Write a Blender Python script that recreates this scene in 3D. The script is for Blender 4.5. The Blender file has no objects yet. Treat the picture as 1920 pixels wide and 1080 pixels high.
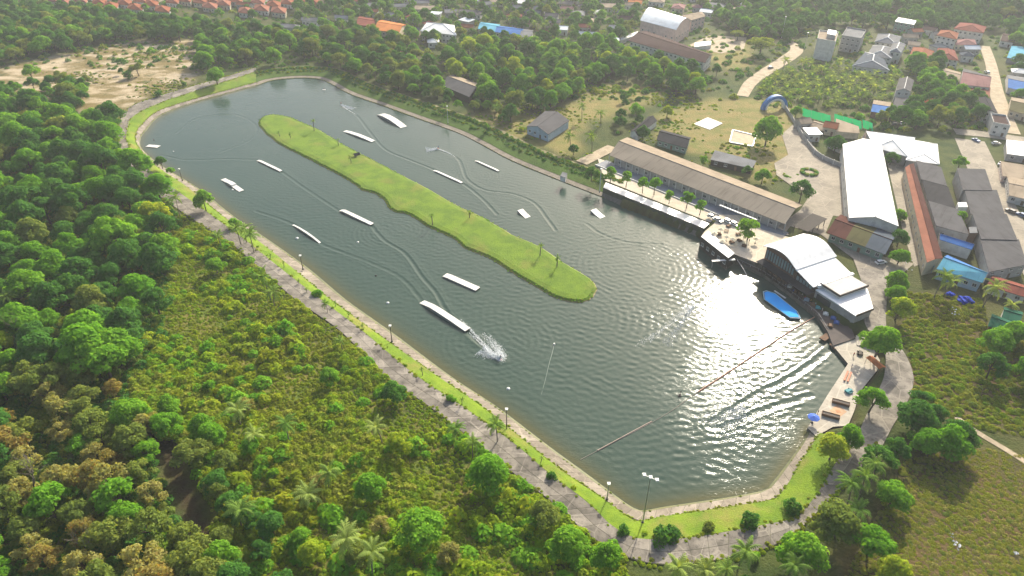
import bpy, math, random
import numpy as np
from mathutils import Vector, Matrix
from mathutils.geometry import tessellate_polygon

# ------------------------------------------------------------------ camera, sky, sun, exposure
SC = bpy.context.scene
COL = SC.collection
random.seed(7)
RNG = np.random.default_rng(7)
CAM_H, PITCH, FPX = 140.0, math.radians(34.5), 1280.0
cd = bpy.data.cameras.new('camera')
cd.sensor_width = 36.0
cd.lens = 24.0
cd.clip_start = 1.0
cd.clip_end = 12000.0
cam = bpy.data.objects.new('camera', cd)
cam.location = (0, 0, CAM_H)
cam.rotation_euler = (math.pi/2 - PITCH, 0, 0)
COL.objects.link(cam)
SC.camera = cam

SUN_EL, SUN_AZ = math.radians(31.8), math.radians(23.5)      # azimuth from +Y towards +X
sun_dir = Vector((math.sin(SUN_AZ)*math.cos(SUN_EL), math.cos(SUN_AZ)*math.cos(SUN_EL), math.sin(SUN_EL)))
world = bpy.data.worlds.new('World')
SC.world = world
world.use_nodes = True
wn = world.node_tree.nodes
sky = wn.new('ShaderNodeTexSky')
sky.sky_type = 'NISHITA'
sky.sun_disc = False
sky.sun_elevation = SUN_EL
sky.sun_rotation = SUN_AZ
sky.air_density = 1.0
sky.dust_density = 4.5
world.node_tree.links.new(sky.outputs[0], wn['Background'].inputs[0])
wn['Background'].inputs[1].default_value = 0.15
sl = bpy.data.lights.new('sun', 'SUN')
sl.energy = 4.9
sl.angle = math.radians(0.55)
sl.color = (1.0, 0.92, 0.76)
sun = bpy.data.objects.new('sun', sl)
sun.rotation_euler = (-sun_dir).to_track_quat('-Z', 'Y').to_euler()
sun.location = (200, 300, 400)
COL.objects.link(sun)
SC.view_settings.view_transform = 'Standard'
SC.view_settings.look = 'None'
SC.view_settings.gamma = 1.0
SC.view_settings.use_curve_mapping = False
SC.view_settings.exposure = 0.78
SC.render.engine = 'CYCLES'
cy = SC.cycles
cy.use_denoising = True
cy.denoiser = 'OPENIMAGEDENOISE'
cy.max_bounces = 6
cy.diffuse_bounces = 3
cy.glossy_bounces = 2
cy.transmission_bounces = 4
cy.volume_bounces = 0
cy.transparent_max_bounces = 8
cy.caustics_reflective = False
cy.caustics_refractive = False
cy.sample_clamp_indirect = 4.0
cy.use_adaptive_sampling = True
cy.adaptive_threshold = 0.02

# ------------------------------------------------------------------ helpers
SP, CP = math.sin(PITCH), math.cos(PITCH)
WZ = -3.0                                                     # water level; the roads lie near 0

def G(px, py, z=0.0):
    """point at height z that the survey photograph (1920 x 1080) shows at px, py"""
    u, v = (px-960.0)/FPX, (540.0-py)/FPX
    t = (CAM_H-z)/(SP - v*CP)
    return Vector((u*t, (CP + v*SP)*t, z))

def proj(x, y, z):
    dz = z-CAM_H
    f = y*CP - dz*SP
    up = y*SP + dz*CP
    return 960 + FPX*x/f, 540 - FPX*up/f

def sstep(a, b, x):
    t = np.clip((x-a)/(b-a), 0, 1)
    return t*t*(3-2*t)

def hill(x, y):
    """wooded hillside in the far corner"""
    x, y = np.asarray(x, float), np.asarray(y, float)
    return 60*sstep(0, 320, (y-615) + 0.25*(x-250)) * sstep(130, 330, x)

def in_poly(P, poly):
    x, y = P[:, 0], P[:, 1]
    r = np.zeros(len(P), bool)
    n = len(poly)
    for i in range(n):
        x0, y0 = poly[i][0], poly[i][1]
        x1, y1 = poly[(i+1) % n][0], poly[(i+1) % n][1]
        if y0 == y1:
            continue
        c = ((y0 > y) != (y1 > y)) & (x < (x1-x0)*(y-y0)/(y1-y0) + x0)
        r ^= c
    return r

def d_line(P, line, closed=False):
    """distance of points to a polyline"""
    d = np.full(len(P), 1e9)
    m = len(line)
    for i in range(m if closed else m-1):
        a = np.array(line[i][:2], float)
        b = np.array(line[(i+1) % m][:2], float)
        ab = b-a
        t = np.clip(((P-a) @ ab)/max(ab @ ab, 1e-9), 0, 1)
        d = np.minimum(d, np.hypot(*(P-(a+t[:, None]*ab)).T))
    return d

def soft(P, poly, f):
    """1 inside a polygon, falling to 0 over f metres on either side of its edge"""
    s = np.where(in_poly(P, poly), 1.0, -1.0)*d_line(P, poly, True)
    return sstep(-f, f, s)

def W2(pts, z=0.0):
    return [tuple(G(x, y, z)[:2]) for x, y in pts]

def resample(line, n):
    L = np.array(line, float)
    s = np.r_[0, np.cumsum(np.linalg.norm(np.diff(L, axis=0), axis=1))]
    q = np.linspace(0, s[-1], n)
    return np.stack([np.interp(q, s, L[:, k]) for k in range(L.shape[1])], 1)

def smooth_line(pts, n=8):
    """Catmull-Rom through points"""
    P = [np.array(p, float) for p in pts]
    P = [2*P[0]-P[1]] + P + [2*P[-1]-P[-2]]
    out = []
    for i in range(1, len(P)-2):
        for k in range(n):
            t = k/n
            a, b, c, d = P[i-1], P[i], P[i+1], P[i+2]
            out.append(0.5*((2*b)+(c-a)*t+(2*a-5*b+4*c-d)*t*t+(3*b-a-3*c+d)*t**3))
    out.append(P[-2])
    return np.array(out)

def mk_mesh(name, V, F, mats=(), fm=None, smooth=False):
    me = bpy.data.meshes.new(name)
    me.from_pydata([tuple(v) for v in V], [], [tuple(f) for f in F])
    for m in mats:
        me.materials.append(m)
    if fm is not None:
        me.polygons.foreach_set('material_index', list(fm))
    if smooth:
        me.polygons.foreach_set('use_smooth', [True]*len(me.polygons))
    me.update()
    return me

def np_mesh(name, V, Q, mats=(), smooth=False):
    """fast quad mesh from numpy arrays"""
    V = np.asarray(V, np.float32)
    Q = np.asarray(Q, np.int32)
    k = Q.shape[1]
    me = bpy.data.meshes.new(name)
    me.vertices.add(len(V))
    me.vertices.foreach_set('co', V.ravel())
    me.loops.add(Q.size)
    me.loops.foreach_set('vertex_index', Q.ravel())
    me.polygons.add(len(Q))
    me.polygons.foreach_set('loop_start', np.arange(0, Q.size, k, dtype=np.int32))
    me.update(calc_edges=True)
    for m in mats:
        me.materials.append(m)
    if smooth:
        me.polygons.foreach_set('use_smooth', np.ones(len(Q), bool))
    return me

def ob(name, data, parent=None, loc=None, rz=None, sc=None):
    o = bpy.data.objects.new(name, data)
    if parent is not None:
        o.parent = parent
    if loc is not None:
        o.location = loc
    if rz is not None:
        o.rotation_euler = (0, 0, rz)
    if sc is not None:
        o.scale = sc if hasattr(sc, '__len__') else (sc, sc, sc)
    COL.objects.link(o)
    return o

def tag(o, label=None, cat=None, group=None, kind=None):
    if label: o['label'] = label
    if cat: o['category'] = cat
    if group: o['group'] = group
    if kind: o['kind'] = kind
    return o

def thing(name, label, cat, loc=(0, 0, 0), rz=0.0, group=None):
    return tag(ob(name, None, None, loc, rz), label, cat, group)

class MB:
    """collects faces of one part"""
    def __init__(s):
        s.v, s.f, s.m = [], [], []
    def face(s, pts, m=0):
        b = len(s.v)
        s.v += [tuple(p) for p in pts]
        s.f.append(tuple(range(b, b+len(pts))))
        s.m.append(m)
    def box(s, x0, x1, y0, y1, z0, z1, m=0):
        b = len(s.v)
        s.v += [(x0, y0, z0), (x1, y0, z0), (x1, y1, z0), (x0, y1, z0), (x0, y0, z1), (x1, y0, z1), (x1, y1, z1), (x0, y1, z1)]
        for f in ((0, 3, 2, 1), (4, 5, 6, 7), (0, 1, 5, 4), (1, 2, 6, 5), (2, 3, 7, 6), (3, 0, 4, 7)):
            s.f.append(tuple(b+i for i in f))
            s.m.append(m)
    def prism(s, poly, z0, z1, m=0):
        """vertical prism over a counter-clockwise polygon"""
        n, b = len(poly), len(s.v)
        s.v += [(p[0], p[1], z0) for p in poly] + [(p[0], p[1], z1) for p in poly]
        s.f.append(tuple(b+n+i for i in range(n))); s.m.append(m)
        s.f.append(tuple(b+n-1-i for i in range(n))); s.m.append(m)
        for i in range(n):
            j = (i+1) % n
            s.f.append((b+i, b+j, b+n+j, b+n+i)); s.m.append(m)
    def extrude(s, prof, x0, x1, m=0):
        """profile polygon (y, z) swept along x"""
        n, b = len(prof), len(s.v)
        s.v += [(x0, p[0], p[1]) for p in prof] + [(x1, p[0], p[1]) for p in prof]
        s.f.append(tuple(b+n-1-i for i in range(n))); s.m.append(m)
        s.f.append(tuple(b+n+i for i in range(n))); s.m.append(m)
        for i in range(n):
            j = (i+1) % n
            s.f.append((b+i, b+j, b+n+j, b+n+i)); s.m.append(m)
    def slab(s, quad, th, m=0):
        """closed slab under a polygon of 3-D points"""
        n, b = len(quad), len(s.v)
        s.v += [tuple(p) for p in quad] + [(p[0], p[1], p[2]-th) for p in quad]
        s.f.append(tuple(b+i for i in range(n))); s.m.append(m)
        s.f.append(tuple(b+2*n-1-i for i in range(n))); s.m.append(m)
        for i in range(n):
            j = (i+1) % n
            s.f.append((b+j, b+i, b+n+i, b+n+j)); s.m.append(m)
    def tube(s, pts, r, k=6, m=0, r1=None, caps=True):
        """round bar through points, tapering from r to r1"""
        P = [Vector(p) for p in pts]
        rings = []
        for i, p in enumerate(P):
            d = (P[min(i+1, len(P)-1)]-P[max(i-1, 0)]).normalized()
            a = d.orthogonal().normalized()
            c = d.cross(a)
            q = r if r1 is None else r+(r1-r)*i/(len(P)-1)
            b = len(s.v)
            s.v += [tuple(p+q*(math.cos(2*math.pi*j/k)*a+math.sin(2*math.pi*j/k)*c)) for j in range(k)]
            rings.append(b)
        for u, w in zip(rings, rings[1:]):
            for j in range(k):
                s.f.append((u+j, u+(j+1) % k, w+(j+1) % k, w+j)); s.m.append(m)
        if caps:
            s.f.append(tuple(rings[0]+k-1-j for j in range(k))); s.m.append(m)
            s.f.append(tuple(rings[-1]+j for j in range(k))); s.m.append(m)
    def mesh(s, name, *mats, smooth=False):
        return mk_mesh(name, s.v, s.f, mats, s.m, smooth)
    def build(s, name, mats, parent=None, loc=None, rz=None, smooth=False):
        if not isinstance(mats, (list, tuple)):
            mats = (mats,)
        return ob(name, s.mesh(name, *mats, smooth=smooth), parent, loc, rz)

NUM = 'zero one two three four five six seven eight nine ten eleven twelve thirteen fourteen fifteen sixteen seventeen eighteen nineteen'.split()
def words_of(n):
    n = int(max(0, min(99, n)))
    return NUM[n] if n < 20 else 'twenty thirty forty fifty sixty seventy eighty ninety'.split()[n//10-2]+('-'+NUM[n % 10] if n % 10 else '')
def place_words(x, y, z):
    px, py = proj(x, y, z)
    return f'{words_of(px/19.2)} percent across, {words_of(py/10.8)} percent down'

# ------------------------------------------------------------------ materials
_mats = {}
def nt(name):
    m = bpy.data.materials.new(name)
    m.use_nodes = True
    n, l = m.node_tree.nodes, m.node_tree.links
    return m, n, l, n['Principled BSDF']

def mixc(n, l, fac, a, b, mode='MIX'):
    x = n.new('ShaderNodeMix')
    x.data_type = 'RGBA'
    x.blend_type = mode
    for sock, v in ((x.inputs[0], fac), (x.inputs[6], a), (x.inputs[7], b)):
        if hasattr(v, 'is_linked'):
            l.new(v, sock)
        elif isinstance(v, (int, float)):
            sock.default_value = v
        else:
            sock.default_value = (*v, 1.0) if len(v) == 3 else v
    return x.outputs[2]

def noise(n, l, vec, scale, detail=4.0, rough=0.55):
    x = n.new('ShaderNodeTexNoise')
    x.inputs['Scale'].default_value = scale
    x.inputs['Detail'].default_value = detail
    x.inputs['Roughness'].default_value = rough
    if vec is not None:
        l.new(vec, x.inputs['Vector'])
    return x.outputs['Fac']

def ramp(n, l, fac, a, b):
    x = n.new('ShaderNodeMapRange')
    x.interpolation_type = 'SMOOTHSTEP'
    x.inputs['From Min'].default_value = a
    x.inputs['From Max'].default_value = b
    l.new(fac, x.inputs['Value'])
    return x.outputs['Result']

def math_n(n, l, op, a, b=None):
    x = n.new('ShaderNodeMath')
    x.operation = op
    for i, v in enumerate((a, b)):
        if v is None: continue
        if hasattr(v, 'is_linked'): l.new(v, x.inputs[i])
        else: x.inputs[i].default_value = v
    return x.outputs[0]

def mat(name, col, col2=None, rough=0.85, scale=0.35, contrast=(0.35, 0.7), grain=0.12, bump=0.0, bscale=3.0, metal=0.0, corr=None, spec=0.3, dirt=None):
    """painted, plastered, sheet or concrete surface: two tones in patches, fine grain, optional ribs (axis, spacing) and dark streaks"""
    if name in _mats:
        return _mats[name]
    m, n, l, b = nt(name)
    tc = n.new('ShaderNodeTexCoord').outputs['Object']
    if col2 is None:
        col2 = tuple(c*0.78 for c in col)
    c = mixc(n, l, ramp(n, l, noise(n, l, tc, scale), *contrast), col, col2)
    g = noise(n, l, tc, 6.0, 3.0)
    c = mixc(n, l, math_n(n, l, 'MULTIPLY', g, grain*2), c, tuple(x*0.45 for x in col2))
    dv = tc
    if dirt and corr:
        mp = n.new('ShaderNodeMapping'); mp.inputs['Scale'].default_value = (2.6, 0.22, 0.22) if corr[0] == 'X' else (0.5, 0.5, 0.5)
        l.new(tc, mp.inputs['Vector']); dv = mp.outputs[0]
    if dirt:
        c = mixc(n, l, math_n(n, l, 'MULTIPLY', ramp(n, l, noise(n, l, dv, dirt[1], 6.0, 0.65), 0.50, 0.72), dirt[2]), c, dirt[0])
    l.new(c, b.inputs['Base Color'])
    b.inputs['Roughness'].default_value = rough
    b.inputs['Metallic'].default_value = metal
    b.inputs['Specular IOR Level'].default_value = spec
    h = None
    if corr:
        w = n.new('ShaderNodeTexWave')
        w.bands_direction = corr[0]
        w.inputs['Scale'].default_value = 0.314/corr[1]
        l.new(tc, w.inputs['Vector'])
        h = w.outputs['Fac']
    if bump and h is None:
        h = noise(n, l, tc, bscale, 5.0)
    if h is not None:
        bp = n.new('ShaderNodeBump')
        bp.inputs['Strength'].default_value = bump or 0.4
        bp.inputs['Distance'].default_value = 0.08
        l.new(h, bp.inputs['Height'])
        l.new(bp.outputs[0], b.inputs['Normal'])
    _mats[name] = m
    return m

LEAF_GAIN = 2.25
def leaf_mat(name, cols, trans=0.45, warm=None, region=None):
    """foliage: a tone per plant, a tone per leaf clump, light shining through"""
    m, n, l, b = nt(name)
    n.remove(b)
    oin = n.new('ShaderNodeObjectInfo')
    oi = oin.outputs['Random']
    ri = n.new('ShaderNodeNewGeometry').outputs['Random Per Island']
    cols = [tuple(min(.45, x*LEAF_GAIN) for x in c_) for c_ in cols]
    c = mixc(n, l, oi, cols[0], cols[1])
    c = mixc(n, l, math_n(n, l, 'MULTIPLY', ri, 0.8), c, cols[2])
    if region:
        c = mixc(n, l, math_n(n, l, 'MULTIPLY', ramp(n, l, noise(n, l, oin.outputs['Location'], region[1], 4.0, 0.6), 0.44, 0.62), region[2]), c, region[0])
    if warm:
        c = mixc(n, l, math_n(n, l, 'MULTIPLY', ramp(n, l, ri, warm[1], 1.0), warm[2]), c, warm[0])
    d = n.new('ShaderNodeBsdfDiffuse')
    t = n.new('ShaderNodeBsdfTranslucent')
    l.new(c, d.inputs['Color'])
    l.new(mixc(n, l, 1.0, c, (1.45, 1.30, 0.50), 'MULTIPLY'), t.inputs['Color'])
    x = n.new('ShaderNodeMixShader')
    x.inputs[0].default_value = trans+0.10
    l.new(d.outputs[0], x.inputs[1])
    l.new(t.outputs[0], x.inputs[2])
    l.new(x.outputs[0], n['Material Output'].inputs['Surface'])
    return m
# ------------------------------------------------------------------ lake outline and banks
# per station: road outer edge, road inner edge, path outer edge, water edge (pixels of the survey photograph)
BANK = [
 ((480,126),(480,134),(480,154),(480,162)), ((425,143),(428,151),(424,169),(426,177)), ((350,164),(355,174),(358,187),(362,195)),
 ((290,182),(297,194),(294,209),(302,219)), ((240,203),(250,218),(264,235),(277,246)), ((222,238),(238,245),(254,252),(266,261)),
 ((220,275),(240,270),(257,272),(269,281)), ((240,310),(268,308),(288,308),(306,310)), ((277,350),(322,350),(350,350),(377,353)),
 ((345,400),(392,400),(410,400),(441,403)), ((430,455),(460,450),(478,447),(506,447)), ((490,505),(525,502),(545,500),(586,503)),
 ((552,560),(600,560),(617,560),(658,563)), ((640,622),(682,622),(702,622),(746,625)), ((715,700),(775,700),(812,700),(849,703)),
 ((802,760),(865,760),(900,760),(940,763)), ((905,840),(965,832),(990,832),(1036,835)), ((960,885),(1027,885),(1057,885),(1110,888)),
 ((1040,945),(1100,940),(1130,935),(1175,938)), ((1100,1000),(1150,988),(1178,970),(1195,949)), ((1165,1040),(1190,1008),(1200,977),(1210,951)),
 ((1225,1057),(1222,1011),(1240,969),(1247,945)), ((1290,1057),(1275,1010),(1290,962),(1300,937)), ((1360,1047),(1360,997),(1360,951),(1368,927)),
 ((1440,1027),(1440,982),(1437,939),(1430,914)), ((1490,1000),(1487,972),(1460,930),(1443,902)), ((1527,965),(1514,948),(1485,895),(1467,872)),
 ((1570,922),(1540,914),(1500,868),(1484,851)), ((1612,880),(1567,867),(1517,843),(1500,829)), ((1640,830),(1596,826),(1537,812),(1514,802))]
Z_RO, Z_RI, Z_PO, Z_WE = 0.06, 0.02, -1.9, WZ-0.35
ro = smooth_line([tuple(G(*b[0], Z_RO)) for b in BANK], 6)
ri = smooth_line([tuple(G(*b[1], Z_RI)) for b in BANK], 6)
po = smooth_line([tuple(G(*b[2], Z_PO)) for b in BANK], 6)
we = smooth_line([tuple(G(b[3][0], b[3][1], WZ)) for b in BANK], 6)
we[:, 2] = Z_WE
# far bank: water edge only; path and slope follow it
FAR = [(480,162),(505,153),(530,149),(565,147),(597,149),(620,158),(655,177),(717,199),(780,222),(855,249),(900,271),(960,303),(1060,344),(1132,372)]
fw = smooth_line([tuple(G(x, y, WZ)) for x, y in FAR], 6)
def offset(line, d):
    L = np.array(line)[:, :2]
    t = np.gradient(L, axis=0)
    t /= np.linalg.norm(t, axis=1)[:, None]
    n = np.stack([-t[:, 1], t[:, 0]], 1)
    return L + n*np.asarray(d)[..., None] if np.ndim(d) else L + n*d
def with_z(L, z):
    return np.c_[L[:, :2], np.full(len(L), z)]
FADE = sstep(0, 30, np.arange(len(fw)))
fp = with_z(offset(fw, 3.6), -2.3)
fg = with_z(offset(fw, 14.0), 0.10)
ft = with_z(offset(fw, 17.0), 0.06)
fp[0], fg[0], ft[0] = po[0], ri[0], ro[0]
for k in range(1, 7):
    a = k/7
    fp[k] = (1-a)*(po[0]+fw[k]-fw[0]) + a*fp[k]
    fg[k] = (1-a)*(ri[0]+fw[k]-fw[0]) + a*fg[k]
    ft[k] = (1-a)*(ro[0]+fw[k]-fw[0]) + a*ft[k]
fwl = fw.copy(); fwl[:, 2] = Z_WE
# retaining wall, terrace and clubhouse deck close the outline
QUAY = [(1160,389),(1230,415),(1312,446),(1328,478),(1352,492),(1378,486),(1420,510),(1475,545),(1530,592),(1552,622),(1565,655),(1590,682),(1552,740),(1514,802)]
qw = [tuple(G(x, y, WZ)) for x, y in QUAY]
LAKE = [tuple(p[:2]) for p in we[::-1]][:-1] + [tuple(p[:2]) for p in fw] + [q[:2] for q in qw]
LOW = [tuple(p[:2]) for p in (0.92*ri+0.08*po)[::-3]] + [tuple(p[:2]) for p in (0.92*fg+0.08*fp)[1::3]] + W2([(1168,384),(1312,438),(1335,465),(1385,470),(1480,535),(1545,590),(1606,626),(1640,648),(1655,676),(1650,698),(1618,738),(1608,772),(1596,803),(1560,806),(1540,822)], -2)

# ------------------------------------------------------------------ ground sheet
SAND = W2([(-60,168),(0,128),(130,99),(250,76),(378,74),(392,122),(335,162),(266,184),(228,218),(160,212),(120,182),(0,178)])
DRY1 = W2([(1015,225),(1085,182),(1150,152),(1238,168),(1235,188),(1150,218),(1095,232),(1080,300),(1000,270),(950,250),(870,215),(950,200)])
DRY2 = W2([(1235,215),(1330,185),(1480,185),(1500,250),(1480,320),(1430,345),(1320,290),(1235,262)])
DRY3 = W2([(1560,1120),(1650,960),(1700,860),(1830,840),(2200,880),(2300,1120)])
DRY4 = W2([(1690,545),(1840,560),(1860,640),(2250,640),(2250,800),(1800,800),(1700,740),(1690,650)])
DRY5 = W2([(1320,80),(1400,75),(1420,120),(1360,130),(1310,95)])
SCRUB = W2([(330,420),(390,430),(480,520),(560,600),(680,720),(790,790),(900,880),(1030,980),(1120,1060),(1100,1130),(420,1130),(380,960),(300,830),(240,720),(310,560)])
DITCH = W2([(240,740),(290,790),(318,860),(345,920),(368,975),(400,1010),(440,1100)])
def xs_lines():
    fine = np.arange(-340, 345, 2.5)
    return np.r_[-6000, -3000, -1500, -900, np.arange(-700, -340, 12), fine, np.arange(350, 720, 12), 900, 1500, 3000, 6000]
def ys_lines():
    return np.r_[-2500, -800, -200, np.arange(-60, 60, 12), np.arange(62, 470, 2.5), np.arange(472, 720, 4), np.arange(724, 1100, 20), 1300, 1800, 3000, 6000, 9000]
gx, gy = xs_lines(), ys_lines()
X, Y = np.meshgrid(gx, gy)
P = np.stack([X.ravel(), Y.ravel()], 1)
Z = hill(P[:, 0], P[:, 1])
near = (np.abs(P[:, 0]) < 340) & (P[:, 1] > 40) & (P[:, 1] < 520)
low = np.zeros(len(P))
low[near] = in_poly(P[near], LOW)
dl = np.zeros(len(P))
dl[near] = sstep(0.0, 3.0, d_line(P[near], LOW, True))
Z = Z - low*(1.2+6*dl)
dd = np.full(len(P), 99.0)
dd[near] = d_line(P[near], DITCH)
Z = Z - 1.6*sstep(5.5, 1.5, dd) - 0.05 - 0.12*(1+np.sin(P[:, 0]*0.11)*np.sin(P[:, 1]*0.09))
ny, nx = X.shape
idx = np.arange(nx*ny).reshape(ny, nx)
Q = np.stack([idx[:-1, :-1].ravel(), idx[:-1, 1:].ravel(), idx[1:, 1:].ravel(), idx[1:, :-1].ravel()], 1)

def ground_mat():
    m, n, l, b = nt('ground_soil_and_grass')
    tc = n.new('ShaderNodeTexCoord').outputs['Object']
    def at(a):
        x = n.new('ShaderNodeAttribute'); x.attribute_name = a
        return x.outputs['Fac']
    big, mid, fine = noise(n, l, tc, 0.02, 5), noise(n, l, tc, 0.12, 6, 0.62), noise(n, l, tc, 1.1, 5, 0.65)
    c = mixc(n, l, ramp(n, l, mid, 0.35, 0.65), (0.035, 0.060, 0.014), (0.075, 0.095, 0.024))
    c = mixc(n, l, math_n(n, l, 'MULTIPLY', ramp(n, l, big, 0.45, 0.65), 0.5), c, (0.115, 0.095, 0.035))
    s = mixc(n, l, ramp(n, l, mid, 0.40, 0.62), (0.110, 0.150, 0.022), (0.190, 0.165, 0.040))
    c = mixc(n, l, at('scrub'), c, s)
    d = mixc(n, l, ramp(n, l, mid, 0.38, 0.70), (0.255, 0.205, 0.075), (0.150, 0.170, 0.040))
    c = mixc(n, l, at('dry'), c, d)
    e = mixc(n, l, ramp(n, l, mid, 0.35, 0.62), (0.085, 0.075, 0.028), (0.125, 0.085, 0.035))
    c = mixc(n, l, at('wild'), c, e)
    mp = n.new('ShaderNodeMapping'); mp.inputs['Scale'].default_value = (0.045, 0.085, 1); mp.inputs['Rotation'].default_value = (0, 0, -0.35)
    l.new(tc, mp.inputs['Vector'])
    st = noise(n, l, mp.outputs[0], 1.0, 6, 0.6)
    sa = mixc(n, l, ramp(n, l, st, 0.42, 0.60), (0.200, 0.155, 0.060), (0.480, 0.390, 0.265))
    sa = mixc(n, l, math_n(n, l, 'MULTIPLY', ramp(n, l, mid, 0.56, 0.66), 0.8), sa, (0.080, 0.095, 0.030))
    c = mixc(n, l, at('sand'), c, sa)
    c = mixc(n, l, at('mud'), c, (0.055, 0.038, 0.022))
    c = mixc(n, l, math_n(n, l, 'MULTIPLY', fine, 0.5), c, mixc(n, l, 0.7, c, (0.012, 0.015, 0.005)))
    l.new(c, b.inputs['Base Color'])
    b.inputs['Roughness'].default_value = 0.95
    b.inputs['Specular IOR Level'].default_value = 0.1
    bp = n.new('ShaderNodeBump'); bp.inputs['Strength'].default_value = 0.9; bp.inputs['Distance'].default_value = 0.5
    l.new(fine, bp.inputs['Height']); l.new(bp.outputs[0], b.inputs['Normal'])
    return m

me = np_mesh('ground', np.c_[P, Z], Q, (ground_mat(),), True)
jit = P + 2.0*np.stack([np.sin(P[:, 0]*.31+P[:, 1]*.17), np.cos(P[:, 1]*.27-P[:, 0]*.21)], 1)
def attr(name, val):
    a = me.attributes.new(name, 'FLOAT', 'POINT')
    a.data.foreach_set('value', np.asarray(val, np.float32))
attr('sand', soft(jit, SAND, 7))
attr('dry', np.clip(soft(jit, DRY1, 5)+soft(jit, DRY2, 5)+soft(jit, DRY5, 5), 0, 1))
attr('wild', np.clip(soft(jit, DRY3, 6)+soft(jit, DRY4, 6), 0, 1))
attr('scrub', soft(jit, SCRUB, 8))
attr('mud', sstep(4.0, 1.0, dd)+low*0.7)
tag(ob('ground', me), kind='structure')

# ------------------------------------------------------------------ bank strips
def strip(name, rows, mats, fmat=None, sub=1, smooth=True, noise_amp=0.0, parent=None):
    """sheet between successive polylines (same count); sub: cross divisions per span"""
    R = []
    for a, b in zip(rows, rows[1:]):
        for k in range(sub):
            R.append(a+(b-a)*k/sub)
    R.append(rows[-1])
    R = np.array(R)
    if noise_amp:
        J = RNG.normal(0, noise_amp, R.shape[:2])
        J[0] = J[-1] = 0
        R = R.copy(); R[..., 2] += J
    h, w = R.shape[:2]
    i = np.arange(h*w).reshape(h, w)
    q = np.stack([i[:-1, :-1].ravel(), i[:-1, 1:].ravel(), i[1:, 1:].ravel(), i[1:, :-1].ravel()], 1)
    m = np_mesh(name, R.reshape(-1, 3), q, mats, smooth)
    m.validate()
    # make it face up
    if sum(p.normal.z*p.area for p in m.polygons) < 0:
        m.flip_normals()
    return ob(name, m, parent)

def conc_mat(name, a, b, stain, sc=0.25, slabs=0.0):
    """old concrete: pale and dark slabs, cracks, dark stains that on the road also carry painted shadow streaks"""
    m, n, l, p = nt(name)
    tc = n.new('ShaderNodeTexCoord').outputs['Object']
    c = mixc(n, l, ramp(n, l, noise(n, l, tc, sc, 6, 0.6), 0.38, 0.66), a, b)
    c = mixc(n, l, math_n(n, l, 'MULTIPLY', ramp(n, l, noise(n, l, tc, 0.9, 6, 0.7), 0.5, 0.72), 0.75), c, stain)
    v = n.new('ShaderNodeTexVoronoi'); v.feature = 'DISTANCE_TO_EDGE'; v.inputs['Scale'].default_value = 0.16
    l.new(tc, v.inputs['Vector'])
    c = mixc(n, l, math_n(n, l, 'MULTIPLY', ramp(n, l, v.outputs['Distance'], 0.03, 0.0), 0.55), c, tuple(x*1.35 for x in a))
    g = noise(n, l, tc, 5.0, 4, 0.7)
    c = mixc(n, l, math_n(n, l, 'MULTIPLY', g, 0.35), c, stain)
    c = mixc(n, l, math_n(n, l, 'MULTIPLY', n.new('ShaderNodeObjectInfo').outputs['Random'], slabs), c, mixc(n, l, 0.6, c, stain))
    l.new(c, p.inputs['Base Color'])
    p.inputs['Roughness'].default_value = 0.9
    p.inputs['Specular IOR Level'].default_value = 0.2
    bp = n.new('ShaderNodeBump'); bp.inputs['Strength'].default_value = 0.5; bp.inputs['Distance'].default_value = 0.1
    l.new(g, bp.inputs['Height']); l.new(bp.outputs[0], p.inputs['Normal'])
    return m
M_ROAD = conc_mat('old_concrete_road', (0.330, 0.295, 0.245), (0.150, 0.135, 0.112), (0.055, 0.050, 0.042), 0.18, 0.9)  # stain contrast raised, taking shadow streaks across the road into the colour
M_PATH = conc_mat('concrete_lakeside_path', (0.345, 0.300, 0.240), (0.225, 0.195, 0.152), (0.095, 0.080, 0.058), 0.25, 0.7)
M_PLAZA = conc_mat('dusty_concrete_yard', (0.330, 0.290, 0.225), (0.215, 0.190, 0.150), (0.130, 0.110, 0.085), 0.08)
M_TRACK = conc_mat('sandy_track', (0.400, 0.330, 0.230), (0.290, 0.235, 0.160), (0.190, 0.150, 0.095))
def grass_mat(name, a, b, dry, dryamt=0.4):
    m, n, l, p = nt(name)
    tc = n.new('ShaderNodeTexCoord').outputs['Object']
    c = mixc(n, l, ramp(n, l, noise(n, l, tc, 0.16, 6, 0.6), 0.35, 0.66), a, b)
    c = mixc(n, l, math_n(n, l, 'MULTIPLY', ramp(n, l, noise(n, l, tc, 0.07, 5, 0.6), 0.5, 0.68), dryamt), c, dry)
    f = noise(n, l, tc, 2.2, 6, 0.7)
    c = mixc(n, l, math_n(n, l, 'MULTIPLY', ramp(n, l, f, 0.45, 0.8), 0.55), c, tuple(x*0.35 for x in b))
    l.new(c, p.inputs['Base Color'])
    p.inputs['Roughness'].default_value = 0.9
    p.inputs['Specular IOR Level'].default_value = 0.15
    bp = n.new('ShaderNodeBump'); bp.inputs['Strength'].default_value = 0.8; bp.inputs['Distance'].default_value = 0.3
    l.new(f, bp.inputs['Height']); l.new(bp.outputs[0], p.inputs['Normal'])
    return m
M_GRASS = grass_mat('bright_bank_grass', (0.150, 0.225, 0.014), (0.095, 0.165, 0.012), (0.205, 0.170, 0.050), 0.7)
M_LAWN = grass_mat('island_lawn', (0.128, 0.205, 0.014), (0.085, 0.150, 0.012), (0.180, 0.165, 0.038), 0.55)
M_MOSS = mat('mossy_wet_edge', (0.105, 0.105, 0.030), (0.060, 0.075, 0.020), rough=0.6, scale=0.6)

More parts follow.
